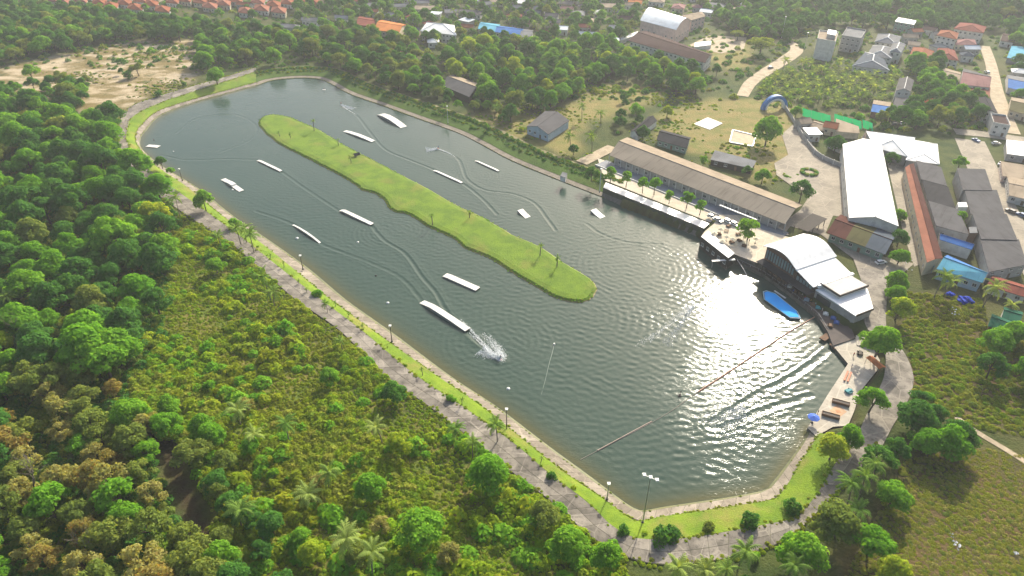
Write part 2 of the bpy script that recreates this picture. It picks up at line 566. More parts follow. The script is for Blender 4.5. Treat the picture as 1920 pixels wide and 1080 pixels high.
M_JOINT = mat('dark_slab_joint', (0.060, 0.055, 0.042), (0.075, 0.085, 0.030), scale=.5)
def slabs_between(parent, A, B, step, lanes, m_, seed, lift=.03, gap=.05):
    """cast concrete slabs between two edge lines, each a piece of its own"""
    r = np.random.default_rng(seed)
    mid = 0.5*(A+B)
    s_ = np.r_[0, np.cumsum(np.linalg.norm(np.diff(mid, axis=0), axis=1))]
    at_s = lambda L, q: np.array([np.interp(q, s_, L[:, k]) for k in range(3)])
    q = 0.0
    while q < s_[-1]-1:
        d = min(step*r.uniform(.85, 1.15), s_[-1]-q)
        for ln in range(lanes):
            f0, f1 = ln/lanes+.008, (ln+1)/lanes-.008
            c = []
            for qq, ff in ((q+gap, f0), (q+gap, f1), (q+d-gap, f1), (q+d-gap, f0)):
                c.append((1-ff)*at_s(A, qq)+ff*at_s(B, qq)+np.array([0, 0, lift+r.normal(0, .008)]))
            c = [Vector(p) for p in c]
            if (c[1]-c[0]).cross(c[3]-c[0]).z < 0: c.reverse()
            g = MB(); g.slab(c, .1); g.build('slab', m_, parent)
        q += d
road = tag(strip('bank_road', [ro, ri], (M_JOINT,), sub=3), kind='structure')
slabs_between(road, ro, ri, 5.2, 2, M_ROAD, 61)
kerb_out = ri.copy(); kerb_out[:, 2] += 0.02
tag(strip('bank_grass', [kerb_out, 0.5*(ri+po)+np.array([0, 0, 0.25]), po+np.array([0, 0, 0.12])], (M_GRASS,), sub=3, noise_amp=0.05), kind='structure')
inner = 0.35*po+0.65*we; inner[:, 2] = WZ+0.35
lpath = tag(strip('lakeside_path', [po, inner], (M_JOINT,), sub=3), kind='structure')
slabs_between(lpath, po, inner, 3.6, 1, M_PATH, 62)
tag(strip('mossy_shore', [inner-np.array([0, 0, .01]), we, we*[1, 1, 0]+0.0+np.array([0, 0, WZ-3.0])], (M_MOSS,), sub=2), kind='structure')
M_GRASS_SHADED = grass_mat('far_bank_grass', (0.070, 0.130, 0.014), (0.050, 0.098, 0.012), (0.110, 0.115, 0.028), 0.35)  # darker copy of the bank grass: tree shade on the slope painted in
M_TRACK2 = grass_mat('grassy_track', (0.190, 0.165, 0.085), (0.120, 0.120, 0.045), (0.300, 0.245, 0.160), 0.8)
tag(strip('far_track', [ft, fg], (M_TRACK2,), sub=2, noise_amp=0.04), kind='structure')
tag(strip('far_bank_grass', [fg, 0.5*(fg+fp)+np.array([0, 0, .25]), fp+np.array([0, 0, .1])], (M_GRASS_SHADED,), sub=3, noise_amp=0.06), kind='structure')
fi = with_z(offset(fw, 0.5), WZ+0.3)
fi[0] = inner[0]
tag(strip('far_path', [fp, fi], (M_PATH,), sub=2), kind='structure')
tag(strip('far_shore', [fi, fwl, fwl-np.array([0, 0, 3.0])], (M_MOSS,)), kind='structure')

# ------------------------------------------------------------------ island
ISL = [(485,236),(487,226),(496,219),(512,216),(532,218),(552,224),(575,234),(600,245),(640,270),(692,297),(755,330),(805,356),(855,385),(905,408),(960,440),(1010,462),(1047,487),(1080,507),(1110,527),(1118,540),(1114,553),(1105,562),(1090,567),(1067,565),(1040,558),(1008,540),(960,512),(917,484),(872,466),(855,451),(830,438),(795,421),(765,402),(745,399),(730,391),(722,378),(705,364),(680,357),(665,346),(635,328),(597,308),(547,283),(520,268),(500,252)]
isl = smooth_line([tuple(G(x, y, WZ)) for x, y in ISL+ISL[:1]], 4)[:-1]
cen = isl.mean(0)
def shrink(L, d, z):
    C = np.array(L)
    t = np.roll(C, -1, 0)-np.roll(C, 1, 0)
    t /= np.linalg.norm(t, axis=1)[:, None]
    nrm = np.stack([-t[:, 1], t[:, 0]], 1)
    test = in_poly(C[:, :2]+0.05*nrm, [tuple(c[:2]) for c in C]).mean()
    if test < 0.5: nrm = -nrm
    o = C.copy(); o[:, :2] += nrm*d; o[:, 2] = z
    return o
isl_jit = isl.copy(); isl_jit[:, :2] += RNG.normal(0, 0.12, (len(isl), 2))
r0, r1, r2, r3 = shrink(isl_jit, -0.9, WZ-0.5), shrink(isl_jit, 0.2, WZ+0.25), shrink(isl_jit, 1.0, WZ+0.75), shrink(isl_jit, 3.2, WZ+1.0)
M_SHORE = mat('pale_island_shore', (0.300, 0.240, 0.120), (0.150, 0.140, 0.055), scale=0.5)
V = np.r_[r0, r1, r2, r3]; n_ = len(isl)
F, FM = [], []
for ring in range(3):
    for i in range(n_):
        j = (i+1) % n_
        F.append((ring*n_+i, ring*n_+j, (ring+1)*n_+j, (ring+1)*n_+i)); FM.append(1 if ring == 0 else 0)
tri = tessellate_polygon([[Vector((p[0], p[1], 0)) for p in r3]])
for t in tri:
    F.append(tuple(3*n_+k for k in t)); FM.append(0)
im = mk_mesh('island', V, F, (M_LAWN, M_SHORE), FM)
import bmesh
bm = bmesh.new(); bm.from_mesh(im); bmesh.ops.recalc_face_normals(bm, faces=bm.faces)
if sum(f.normal.z for f in bm.faces) < 0:
    bmesh.ops.reverse_faces(bm, faces=bm.faces)
bm.to_mesh(im); bm.free()
tag(ob('island', im), kind='structure')

# ------------------------------------------------------------------ water with waves, wakes and rings
S = 0.42
bx0, bx1 = min(p[0] for p in LAKE)-4, max(p[0] for p in LAKE)+6
by0, by1 = min(p[1] for p in LAKE)-4, max(p[1] for p in LAKE)+4
wx, wy = np.arange(bx0, bx1, S), np.arange(by0, by1, S)
WX, WY = np.meshgrid(wx, wy)
WP = np.stack([WX.ravel(), WY.ravel()], 1)
# outline grown a little so the sheet runs under the banks
LK = np.array(LAKE); LKs = LK.copy()
tt = np.roll(LK, -1, 0)-np.roll(LK, 1, 0); tt /= np.linalg.norm(tt, axis=1)[:, None]+1e-9
nn = np.stack([tt[:, 1], -tt[:, 0]], 1)
if in_poly(LK+0.3*nn, LAKE).mean() > 0.5: nn = -nn
LKs = LK+2.0*nn
inside = in_poly(WP, [tuple(p) for p in LKs]) & ~in_poly(WP, [tuple(p[:2]) for p in shrink(isl, 2.5, 0)])
keep = inside.reshape(WX.shape)
H = np.zeros(len(WP))
rw = np.random.default_rng(3)
gust = 0.5+0.5*np.sin(WP[:, 0]*0.021+1.0)*np.cos(WP[:, 1]*0.017+0.6)
reach = sstep(340, 150, WP[:, 1])                              # the open end near the dam is rougher
for k in range(40):
    lam = rw.uniform(1.4, 3.4)
    th = -1.75 + rw.normal(0, 0.5)
    kx, ky = 2*math.pi/lam*math.cos(th), 2*math.pi/lam*math.sin(th)
    mod = 0.6+0.4*np.sin(WP[:, 0]*rw.uniform(.02, .06)+rw.uniform(0, 6))*np.sin(WP[:, 1]*rw.uniform(.02, .06)+rw.uniform(0, 6))
    H += 0.0034*lam*mod*(0.35+0.45*reach+0.35*gust*reach)*np.sin(kx*WP[:, 0]+ky*WP[:, 1]+rw.uniform(0, 6.28))
def wake(px, amp=0.16, gap=1.1, wid=0.42, dens=6):
    amp *= 0.72
    line = smooth_line([tuple(G(x, y, WZ)[:2]) for x, y in px], dens)
    lo, hi = line.min(0)-8, line.max(0)+8
    s = np.where((WP > lo).all(1) & (WP < hi).all(1) & inside)[0]
    d = d_line(WP[s], line)
    H[s] += amp*(np.exp(-((d-gap)/wid)**2) - 0.7*np.exp(-(d/(0.9*gap))**2) + 0.35*np.exp(-((d-gap*2.1)/(wid*1.2))**2))
wake([(527,321),(560,345),(600,372),(637,396)], 0.12)
wake([(697,424),(720,450),(760,476),(792,520),(815,546),(835,580),(862,612),(905,650),(938,674)], 0.20)
wake([(480,396),(548,420),(600,456),(690,491),(752,521),(791,564)], 0.14)
wake([(876,620),(905,648),(938,674)], 0.22, 1.0, 0.4)
wake([(640,200),(668,216),(692,246),(722,280),(770,301),(813,318),(865,343),(902,371),(932,402)], 0.14)
wake([(820,281),(856,296),(866,312),(876,336),(908,356),(962,364),(1002,381),(1027,412),(1042,432)], 0.13)
wake([(300,290),(350,300),(420,298),(483,300)], 0.10)
wake([(330,250),(370,222),(440,215),(480,236),(470,262),(415,285)], 0.08)
wake([(1575,640),(1500,698),(1420,740),(1345,786),(1330,800),(1360,800),(1430,770),(1520,742)], 0.14, 1.6, 0.6)
wake([(1100,420),(1130,440),(1180,455),(1240,458)], 0.10)
for cx, cy_, lam, R, amp in ((742,432,1.9,26,.022),(1180,500,2.4,40,.016),(1060,590,2.6,44,.016),(930,640,2.2,30,.018),(890,330,1.7,16,.02),(1480,700,2.2,30,.02)):
    c = np.array(G(cx, cy_, WZ)[:2])
    d = np.hypot(*(WP-c).T)
    H += amp*np.exp(-((d-R*0.5)/(R*0.32))**2)*np.sin(2*math.pi*d/lam)
edge = d_line(WP[inside], LAKE[::4], True)
sh = np.zeros(len(WP)); sh[inside] = edge
H[inside] *= 0.25+0.75*sstep(0.5, 7, edge)
qa = keep[:-1, :-1] & keep[:-1, 1:] & keep[1:, 1:] & keep[1:, :-1]
wi = np.arange(WX.size).reshape(WX.shape)
WQ = np.stack([wi[:-1, :-1][qa], wi[:-1, 1:][qa], wi[1:, 1:][qa], wi[1:, :-1][qa]], 1)
used = np.unique(WQ)
remap = np.full(WX.size, -1); remap[used] = np.arange(len(used))
wv = np.c_[WP[used], WZ+H[used]]
def water_mat():
    m, n, l, b = nt('lake_water')
    tc = n.new('ShaderNodeTexCoord').outputs['Object']
    a = n.new('ShaderNodeAttribute'); a.attribute_name = 'shallow'
    c = mixc(n, l, noise(n, l, tc, 0.02, 3), (0.026, 0.052, 0.042), (0.040, 0.066, 0.050))
    c = mixc(n, l, a.outputs['Fac'], c, (0.085, 0.075, 0.024))
    l.new(c, b.inputs['Base Color'])
    b.inputs['Roughness'].default_value = 0.115
    b.inputs['IOR'].default_value = 1.333
    b.inputs['Specular IOR Level'].default_value = 0.21
    mp = n.new('ShaderNodeMapping'); mp.inputs['Scale'].default_value = (0.8, 1.7, 1); mp.inputs['Rotation'].default_value = (0, 0, 0.2)
    l.new(tc, mp.inputs['Vector'])
    f = noise(n, l, mp.outputs[0], 1.05, 4, 0.6)
    bp = n.new('ShaderNodeBump'); bp.inputs['Strength'].default_value = 0.8; bp.inputs['Distance'].default_value = 0.075
    gst = math_n(n, l, 'ADD', math_n(n, l, 'MULTIPLY', ramp(n, l, noise(n, l, tc, 0.022, 3), 0.38, 0.64), 0.85), 0.35)
    l.new(math_n(n, l, 'MULTIPLY', f, gst), bp.inputs['Height']); l.new(bp.outputs[0], b.inputs['Normal'])
    return m
wm = np_mesh('lake_water', wv, remap[WQ], (water_mat(),), True)
at_ = wm.attributes.new('shallow', 'FLOAT', 'POINT')
d_left = d_line(WP[used], we[::3])
at_.data.foreach_set('value', (0.7*np.exp(-d_left/2.4)).astype(np.float32))
tag(ob('lake_water', wm), kind='structure')

# ------------------------------------------------------------------ roads and yards
def sheet(name, px, m, z, kind='structure', label=None, world=None):
    pts = [Vector((x, y, 0)) for x, y in (world if world else W2(px, z))]
    t = tessellate_polygon([pts])
    me_ = mk_mesh(name, [(p.x, p.y, z) for p in pts], t, (m,))
    if sum(p.normal.z*p.area for p in me_.polygons) < 0: me_.flip_normals()
    o = ob(name, me_)
    if kind: o['kind'] = kind
    return o
def ribbon(name, px, width, m, z, kind='structure'):
    c = smooth_line([tuple(G(x, y, z)) for x, y in px], 6)
    w = np.interp(np.linspace(0, 1, len(c)), np.linspace(0, 1, len(width)), width) if hasattr(width, '__len__') else np.full(len(c), width)
    return tag(strip(name, [with_z(offset(c, w/2), z), with_z(offset(c, -w/2), z)], (m,), sub=2), kind=kind)
ribbon('access_road', [(1619,852),(1648,790),(1676,738),(1686,700),(1677,660),(1650,625),(1640,600),(1640,550),(1634,505)], [6, 7, 8, 8, 6, 6, 7, 8, 9], M_ROAD, 0.10)
sheet('yard', [(1466,252),(1488,232),(1504,226),(1524,272),(1545,296),(1586,312),(1592,408),(1562,404),(1548,437),(1660,482),(1714,494),(1690,515),(1664,532),(1618,534),(1600,485),(1540,440),(1482,424),(1464,447),(1440,437),(1500,394),(1520,364),(1484,348),(1456,328),(1452,306),(1478,290)], M_PLAZA, 0.05)
sheet('lane', [(1662,300),(1696,312),(1738,490),(1714,500),(1692,430)], M_PLAZA, 0.03)
sheet('school_yard', [(1285,88),(1330,66),(1400,70),(1395,92),(1352,100),(1318,92)], M_TRACK, 0.04)
ribbon('side_street', [(1392,180),(1408,155),(1440,132),(1478,108),(1494,92),(1476,76)], [7, 8, 9, 10, 9, 7], M_TRACK, 0.05)
ribbon('village_street', [(1846,86),(1858,120),(1868,170),(1882,215),(1896,250)], [7, 7, 8, 9, 9], M_TRACK, 0.06)
ribbon('shop_street', [(1818,262),(1840,310),(1868,370),(1900,430),(1960,530)], [14, 14, 13, 12, 12], M_PLAZA, 0.07)
ribbon('cross_street', [(1790,246),(1850,252),(1920,262),(1990,270)], 9, M_PLAZA, 0.09)
ribbon('field_path', [(1790,780),(1840,815),(1890,845),(1960,890)], 1.8, M_TRACK, 0.06)
ribbon('bank_lane', [(1090,305),(1120,290),(1150,275)], 7, M_TRACK, 0.13)
ribbon('footpath', [(-20,165),(60,158),(130,150),(210,126),(300,112)], 2.2, M_TRACK, 0.05)
# ------------------------------------------------------------------ plants
def rnd_unit(r, n):
    v = r.normal(size=(n, 3))
    return v/np.linalg.norm(v, axis=1)[:, None]

def leaves(r, C, N, size, tilt=0.75, asp=1.0):
    """leaf clumps: one rhomb per centre, roughly facing N"""
    n = len(C)
    nn_ = N + tilt*rnd_unit(r, n)
    nn_ /= np.linalg.norm(nn_, axis=1)[:, None]
    a = np.cross(nn_, rnd_unit(r, n)); a /= np.linalg.norm(a, axis=1)[:, None]+1e-9
    b = np.cross(nn_, a)
    s = (size*r.uniform(0.6, 1.35, n))[:, None]
    V = np.stack([C-a*s, C-b*s*0.62*asp+nn_*s*.12, C+a*s, C+b*s*0.62*asp+nn_*s*.12], 1).reshape(-1, 3)
    return V, np.arange(4*n).reshape(n, 4)

def crown(seed, lobes, R, Hc, z0, n, size, lobe_r, flat=1.0, hollow=0.35, tilt=0.75, name='crown', mats=()):
    """uneven crown: lobes set over a dome of radius R and height Hc starting at z0"""
    r = np.random.default_rng(seed)
    L = []
    for k in range(lobes):
        u, a = r.uniform(0.0, 1.0), r.uniform(0, 2*math.pi)
        rad = R*(1-lobe_r*0.75)*math.sqrt(max(0.0, 1-(u**1.6)))*r.uniform(0.55, 1.08)
        L.append((rad*math.cos(a), rad*math.sin(a), z0+Hc*(0.10+u*0.74)*r.uniform(0.85, 1.08), R*lobe_r*r.uniform(0.7, 1.3)))
    L = np.array(L)
    w = L[:, 3]**2; w /= w.sum()
    pick = r.choice(lobes, n, p=w)
    d = rnd_unit(r, n); d[:, 2] = np.where(r.random(n) < 0.8, np.abs(d[:, 2]), d[:, 2])
    q = L[pick, 3]*(1-hollow*r.random(n)**2)
    C = L[pick, :3]+d*q[:, None]*np.array([1, 1, 0.8*flat])
    C += r.normal(0, 0.05*R*lobe_r, C.shape)
    C[:, 2] = np.maximum(C[:, 2], 0.25)
    V, Q_ = leaves(r, C, d*0.8+np.array([0, 0, 0.35]), size, tilt)
    return np_mesh(name, V, Q_, mats), L

def trunk_mesh(seed, L, h, r0, m, limbs=6, name='trunk'):
    r = random.Random(seed)
    b = MB()
    lean = (r.uniform(-.5, .5), r.uniform(-.5, .5))
    top = (lean[0], lean[1], h*0.62)
    b.tube([(0, 0, -0.4), (lean[0]*.3, lean[1]*.3, h*0.25), top], r0, 7, r1=r0*0.6)
    for i in sorted(range(len(L)), key=lambda i: -L[i][3])[:limbs]:
        x, y, z = L[i][:3]
        b.tube([(lean[0]*.8, lean[1]*.8, h*0.5), ((x+lean[0])*.5, (y+lean[1])*.5, (z+h*.5)*.52), (x, y, z)], r0*0.45, 5, r1=r0*0.12, caps=False)
    return b.mesh(name, m)

M_BARK = mat('grey_brown_bark', (0.115, 0.085, 0.060), (0.070, 0.052, 0.038), scale=1.5)
M_PALMBARK = mat('palm_trunk_bark', (0.190, 0.160, 0.120), (0.120, 0.100, 0.075), scale=1.2)
TONES = {
 'bright green': leaf_mat('leaf_bright_green', ((0.070, 0.160, 0.012), (0.105, 0.190, 0.018), (0.040, 0.110, 0.010)), 0.42),
 'deep green': leaf_mat('leaf_deep_green', ((0.034, 0.090, 0.016), (0.050, 0.115, 0.018), (0.022, 0.066, 0.012)), 0.36),
 'olive green': leaf_mat('leaf_olive_green', ((0.085, 0.115, 0.022), (0.115, 0.135, 0.026), (0.055, 0.085, 0.020)), 0.40),
 'yellow-green': leaf_mat('leaf_yellow_green', ((0.140, 0.190, 0.014), (0.185, 0.210, 0.020), (0.090, 0.150, 0.012)), 0.45),
 'rust-tinged': leaf_mat('leaf_rust_tinged', ((0.165, 0.125, 0.040), (0.130, 0.130, 0.036), (0.095, 0.110, 0.030)), 0.45, ((0.230, 0.100, 0.026), 0.60, 0.75)),
 'straw-coloured': leaf_mat('leaf_straw', ((0.180, 0.170, 0.060), (0.145, 0.145, 0.046), (0.105, 0.120, 0.036)), 0.42, ((0.230, 0.150, 0.040), 0.75, 0.7)),
}
M_PALM = leaf_mat('palm_frond', ((0.065, 0.120, 0.022), (0.105, 0.145, 0.030), (0.050, 0.095, 0.018)), 0.35)
M_PALMY = leaf_mat('palm_frond_pale', ((0.130, 0.170, 0.045), (0.170, 0.190, 0.055), (0.090, 0.130, 0.030)), 0.38)
M_CLOVER = [leaf_mat('scrub_leaf_a', ((0.120, 0.190, 0.012), (0.180, 0.220, 0.016), (0.075, 0.140, 0.010)), 0.5, region=((0.240, 0.230, 0.022), 0.022, 0.45)),
            leaf_mat('scrub_leaf_b', ((0.090, 0.150, 0.014), (0.150, 0.165, 0.020), (0.060, 0.110, 0.012)), 0.40, region=((0.200, 0.175, 0.026), 0.022, 0.5)),
            leaf_mat('scrub_leaf_c', ((0.135, 0.135, 0.022), (0.125, 0.145, 0.020), (0.090, 0.115, 0.016)), 0.38)]

PROTO = {}          # (kind, tone) -> list of (trunk mesh, crown mesh, height, radius)
def add_proto(kind, tone, seed, lobes, R, Hc, z0, n, size, lr, flat=1.0, limbs=6, r0=0.3, tilt=0.75, hollow=0.35):
    cm, L = crown(seed, lobes, R, Hc, z0, n, size, lr, flat, hollow, tilt, 'crown', (TONES[tone],))
    PROTO.setdefault((kind, tone), []).append((trunk_mesh(seed, L, z0+Hc*0.6, r0, M_BARK, limbs), cm, z0+Hc, R))
for i, tone in enumerate(('bright green', 'deep green', 'olive green', 'yellow-green')):
    for v in range(3):
        s = 100*i+v
        add_proto('rounded_tree', tone, s+1, 26+6*v, 4.6, 6.2, 2.6, 4200, 0.36, 0.34, tilt=0.5)
        add_proto('spreading_tree', tone, s+31, 20+5*v, 4.9, 5.6, 3.0, 3000, 0.34, 0.27, tilt=0.6, hollow=0.5)
for i, tone in enumerate(('rust-tinged', 'straw-coloured', 'olive green')):
    for v in range(3):
        add_proto('dry_season_tree', tone, 700+10*i+v, 22, 4.4, 6.0, 2.4, 2400, 0.30, 0.28, tilt=0.75, hollow=0.8, limbs=14, r0=0.22)
for v, tone in enumerate(('bright green', 'yellow-green', 'deep green', 'olive green')):
    for k in range(2):
        add_proto('shrub', tone, 800+10*v+k, 9, 1.6, 1.9, 0.15, 520, 0.24, 0.45, limbs=4, r0=0.08)
for k in range(3):
    add_proto('planted_tree', 'bright green', 850+k, 10, 2.0, 3.2, 1.7, 1100, 0.26, 0.42, limbs=4, r0=0.14)
for k in range(2):
    add_proto('umbrella_tree', 'olive green', 870+k, 30, 9.5, 3.6, 5.0, 3600, 0.42, 0.20, flat=0.6, limbs=16, r0=0.45)
add_proto('flowering_tree', 'rust-tinged', 880, 22, 4.8, 4.6, 2.0, 2200, 0.36, 0.30)
M_PINK = leaf_mat('dusky_pink_blossom', ((0.190, 0.045, 0.055), (0.170, 0.050, 0.060), (0.090, 0.060, 0.035)), 0.35)
PROTO[('flowering_tree', 'rust-tinged')][0][1].materials[0] = M_PINK
# bare tree: branches only
def bare_mesh(seed):
    r = random.Random(seed); b = MB()
    def grow(p, d, ln, rad, dep):
        q = p+d*ln
        b.tube([p, (p+q)/2+Vector((r.uniform(-.1, .1), r.uniform(-.1, .1), 0))*ln, q], rad, 4, r1=rad*0.55, caps=False)
        if dep:
            for k in range(3):
                e = (d+Vector((r.uniform(-.8, .8), r.uniform(-.8, .8), r.uniform(-.1, .6)))).normalized()
                grow(q, e, ln*r.uniform(.6, .8), rad*.55, dep-1)
    grow(Vector((0, 0, -.3)), Vector((0, 0, 1)), 3.4, 0.2, 4)
    return b.mesh('branches', M_PALMBARK)
# coconut palms
def palm_proto(seed, h, nf, fl, m, pale=False, droop=1.0):
    r = np.random.default_rng(seed)
    b = MB()
    bend = r.uniform(-1, 1, 2)*h*0.12
    pts = [(bend[0]*t*t, bend[1]*t*t, -0.3+(h+0.3)*t) for t in np.linspace(0, 1, 6)]
    b.tube(pts, 0.20, 6, r1=0.13)
    tm = b.mesh('trunk', M_PALMBARK)
    top = np.array(pts[-1]); V, F_ = [], []
    for k in range(nf):
        a = 2*math.pi*(k*0.382+r.uniform(-.05, .05))
        up = r.uniform(-0.25, 1.15) if k > nf*0.25 else r.uniform(0.9, 1.4)
        L = fl*r.uniform(0.8, 1.1)
        d = np.array([math.cos(a), math.sin(a), 0]); side = np.array([-math.sin(a), math.cos(a), 0])
        p, ang = top.copy(), up
        prev = p
        seg = 9
        for s_ in range(seg):
            ang -= 0.17*droop*(0.5+s_/seg)
            p = prev+(d*math.cos(ang)+np.array([0, 0, math.sin(ang)]))*L/seg
            t = (s_+0.5)/seg
            wl = fl*0.17*math.sin(math.pi*min(0.98, 0.18+0.80*t))*r.uniform(.8, 1.1)
            fwd = (p-prev)
            for sg in (-1, 1):
                tip = 0.5*(p+prev)+sg*side*wl+fwd*0.9-np.array([0, 0, wl*0.45])
                i0 = len(V)
                V += [prev, p, tip+fwd*0.30, tip-fwd*0.10]
                F_.append((i0, i0+1, i0+2, i0+3))
            prev = p
    return tm, np_mesh('crown', np.array(V), np.array(F_), (m,)), h+1.5, fl
for k in range(4):
    PROTO.setdefault(('coconut_palm', 'green'), []).append(palm_proto(900+k, 6.0+1.2*k, 17, 4.3, M_PALM))
    PROTO.setdefault(('coconut_palm', 'pale'), []).append(palm_proto(920+k, 4.6+k, 17, 4.2, M_PALMY))
for k in range(3):
    PROTO.setdefault(('young_palm', 'green'), []).append(palm_proto(940+k, 1.3, 17, 4.0, M_PALMY if k else M_PALM, droop=0.9))
    PROTO.setdefault(('small_palm', 'green'), []).append(palm_proto(960+k, 3.4+0.5*k, 13, 1.6, M_PALM))

KIND_WORD = {'rounded_tree': 'round-crowned tree', 'spreading_tree': 'loose-crowned tree', 'dry_season_tree': 'thin-leaved tree', 'shrub': 'leafy shrub', 'planted_tree': 'clipped round tree',
             'umbrella_tree': 'wide flat-crowned tree', 'coconut_palm': 'coconut palm', 'young_palm': 'stemless young palm', 'small_palm': 'small slender palm', 'flowering_tree': 'dusky pink flowering tree'}
CAT = {'coconut_palm': 'palm', 'young_palm': 'palm', 'small_palm': 'palm', 'shrub': 'shrub'}
PLANTS = []      # dict(kind, tone, x, y, z, s, sx, rz, label, group)
def plant(kind, tone, x, y, s, label=None, group=None, var=None, z=None, wide=1.0):
    if (kind, tone) not in PROTO:
        tone = [t for k_, t in PROTO if k_ == kind][0]
    PLANTS.append(dict(kind=kind, tone=tone, x=float(x), y=float(y), z=float(hill(x, y)) if z is None else z, s=s, wide=wide, rz=random.uniform(0, 6.28), label=label, group=group,
                       v=random.randrange(len(PROTO[(kind, tone)])) if var is None else var))

def in_any(P_, polys):
    r = np.zeros(len(P_), bool)
    for p in polys: r |= in_poly(P_, p)
    return r

KEEPOUT = [[tuple(p[:2]) for p in ro[::-4]]+[tuple(p[:2]) for p in offset(fw, 19.0)[8::4]]+W2([(1135,340),(1330,415),(1480,380),(1530,350),(1620,520),(1620,640),(1660,700),(1600,860)])]
KEEPLINES = [(W2([(1619,852),(1648,790),(1676,738),(1686,700),(1677,660),(1650,625),(1640,600),(1640,550),(1634,505)]), 5.5), (W2([(1392,180),(1408,155),(1440,132),(1478,108),(1494,92)]), 7), (W2([(1846,86),(1858,120),(1868,170),(1882,215),(1896,250)]), 6.5), (W2([(1818,262),(1840,310),(1868,370),(1900,430),(1960,530)]), 10), (W2([(1790,246),(1850,252),(1920,262)]), 6), (W2([(310,840),(345,920),(368,975)]), 4.5)]
FOOT = []        # building footprints, filled by the builders (world polygons)
def clear_of_foot(C, gap=0.0):
    ok = np.ones(len(C), bool)
    for f in FOOT:
        a = np.array(f)
        s_ = np.where((C > a.min(0)-gap).all(1) & (C < a.max(0)+gap).all(1))[0]
        if len(s_):
            bad = in_poly(C[s_], f)
            if gap: bad |= d_line(C[s_], f, True) < gap
            ok[s_[bad]] = False
    return ok
def scatter(poly, spacing, where, mix, hs, seed, tries=14, world=False, short=None, clear=False):
    """dart throwing inside a polygon; mix: [(weight, kind, tone)]"""
    r = np.random.default_rng(seed)
    poly = poly if world else W2(poly)
    A = np.array(poly); lo, hi = A.min(0), A.max(0)
    area = (hi-lo).prod()
    n = int(area/spacing**2*tries/6)
    C = lo+r.random((n, 2))*(hi-lo)
    C = C[in_poly(C, poly)]
    ok = ~in_any(C, KEEPOUT) & clear_of_foot(C, 1.6)
    for ln, w in KEEPLINES: ok &= d_line(C, ln) > w
    C = C[ok]
    grid, out = {}, []
    for c in C:
        sp = spacing*r.uniform(0.75, 1.15)
        g = (int(c[0]//spacing), int(c[1]//spacing))
        if any((c[0]-q[0])**2+(c[1]-q[1])**2 < sp*sp for i in (-2, -1, 0, 1, 2) for j in (-2, -1, 0, 1, 2) for q in grid.get((g[0]+i, g[1]+j), ())):
            continue
        grid.setdefault(g, []).append(c); out.append(c)
    w = np.array([m_[0] for m_ in mix], float); w /= w.sum()
    for c in out:
        _, kind, tone = mix[r.choice(len(mix), p=w)]
        s = hs[0]+(hs[1]-hs[0])*r.beta(1.3, 1.5)*1.0
        if kind in ('coconut_palm', 'young_palm', 'small_palm'): s = r.uniform(0.85, 1.15)
        if kind == 'shrub': s = r.uniform(0.7, 1.5)
        if clear:
            q_ = proj(c[0], c[1], (9.5 if 'palm' in kind else (2.4 if kind == 'shrub' else 8.6))*s)
            if in_poly(np.array([tuple(G(q_[0], q_[1])[:2])]), KEEPOUT[0])[0]: continue
        size = 'tall' if s > hs[0]+0.66*(hs[1]-hs[0]) else ('low' if s < hs[0]+0.33*(hs[1]-hs[0]) else 'middling')
        tw = '' if tone in ('green',) or kind == 'flowering_tree' else (tone+' ')
        plant(kind, tone, c[0], c[1], s, f'{size} {tw}{KIND_WORD[kind]} {where}', f'{KIND_WORD[kind]}s {where}')
        PLANTS[-1]['short'] = f'{size} {tw}{KIND_WORD[kind]}'

GR = lambda a, b, c, d: [(a, 'rounded_tree', 'bright green'), (b, 'rounded_tree', 'deep green'), (c, 'spreading_tree', 'deep green'), (d, 'spreading_tree', 'olive green')]
# ------------------------------------------------------------------ buildings
def paint(name, c, **k):
    return mat(name, c, rough=k.pop('rough', 0.75), dirt=k.pop('dirt', ((c[0]*.45, c[1]*.43, c[2]*.4), 0.5, 0.45)), **k)
WALLS = {'white': paint('white_render', (0.62, 0.60, 0.55)), 'cream': paint('cream_render', (0.58, 0.50, 0.36)), 'pink': paint('pinkish_render', (0.56, 0.42, 0.36)), 'grey': paint('grey_render', (0.36, 0.35, 0.33)),
         'dark': paint('dark_timber_wall', (0.055, 0.042, 0.034)), 'brown': paint('brown_timber_wall', (0.130, 0.070, 0.045)), 'blue': paint('pale_blue_wall', (0.34, 0.44, 0.52)), 'brick': paint('brick_red_wall', (0.30, 0.14, 0.09)), 'green': paint('faded_green_wall', (0.20, 0.30, 0.24))}
def roofm(name, c, axis='X', sp=0.35, rough=0.6, dirt=0.5, metal=0.0, scale=0.2):
    return mat(name, c, tuple(x*.8 for x in c), rough=rough if max(c) > .5 else max(rough, .9), scale=scale, corr=(axis, sp), bump=0.35, metal=metal, spec=0.15 if max(c) > .5 else 0.04, dirt=((c[0]*.4, c[1]*.38, c[2]*.36), 0.35, dirt))
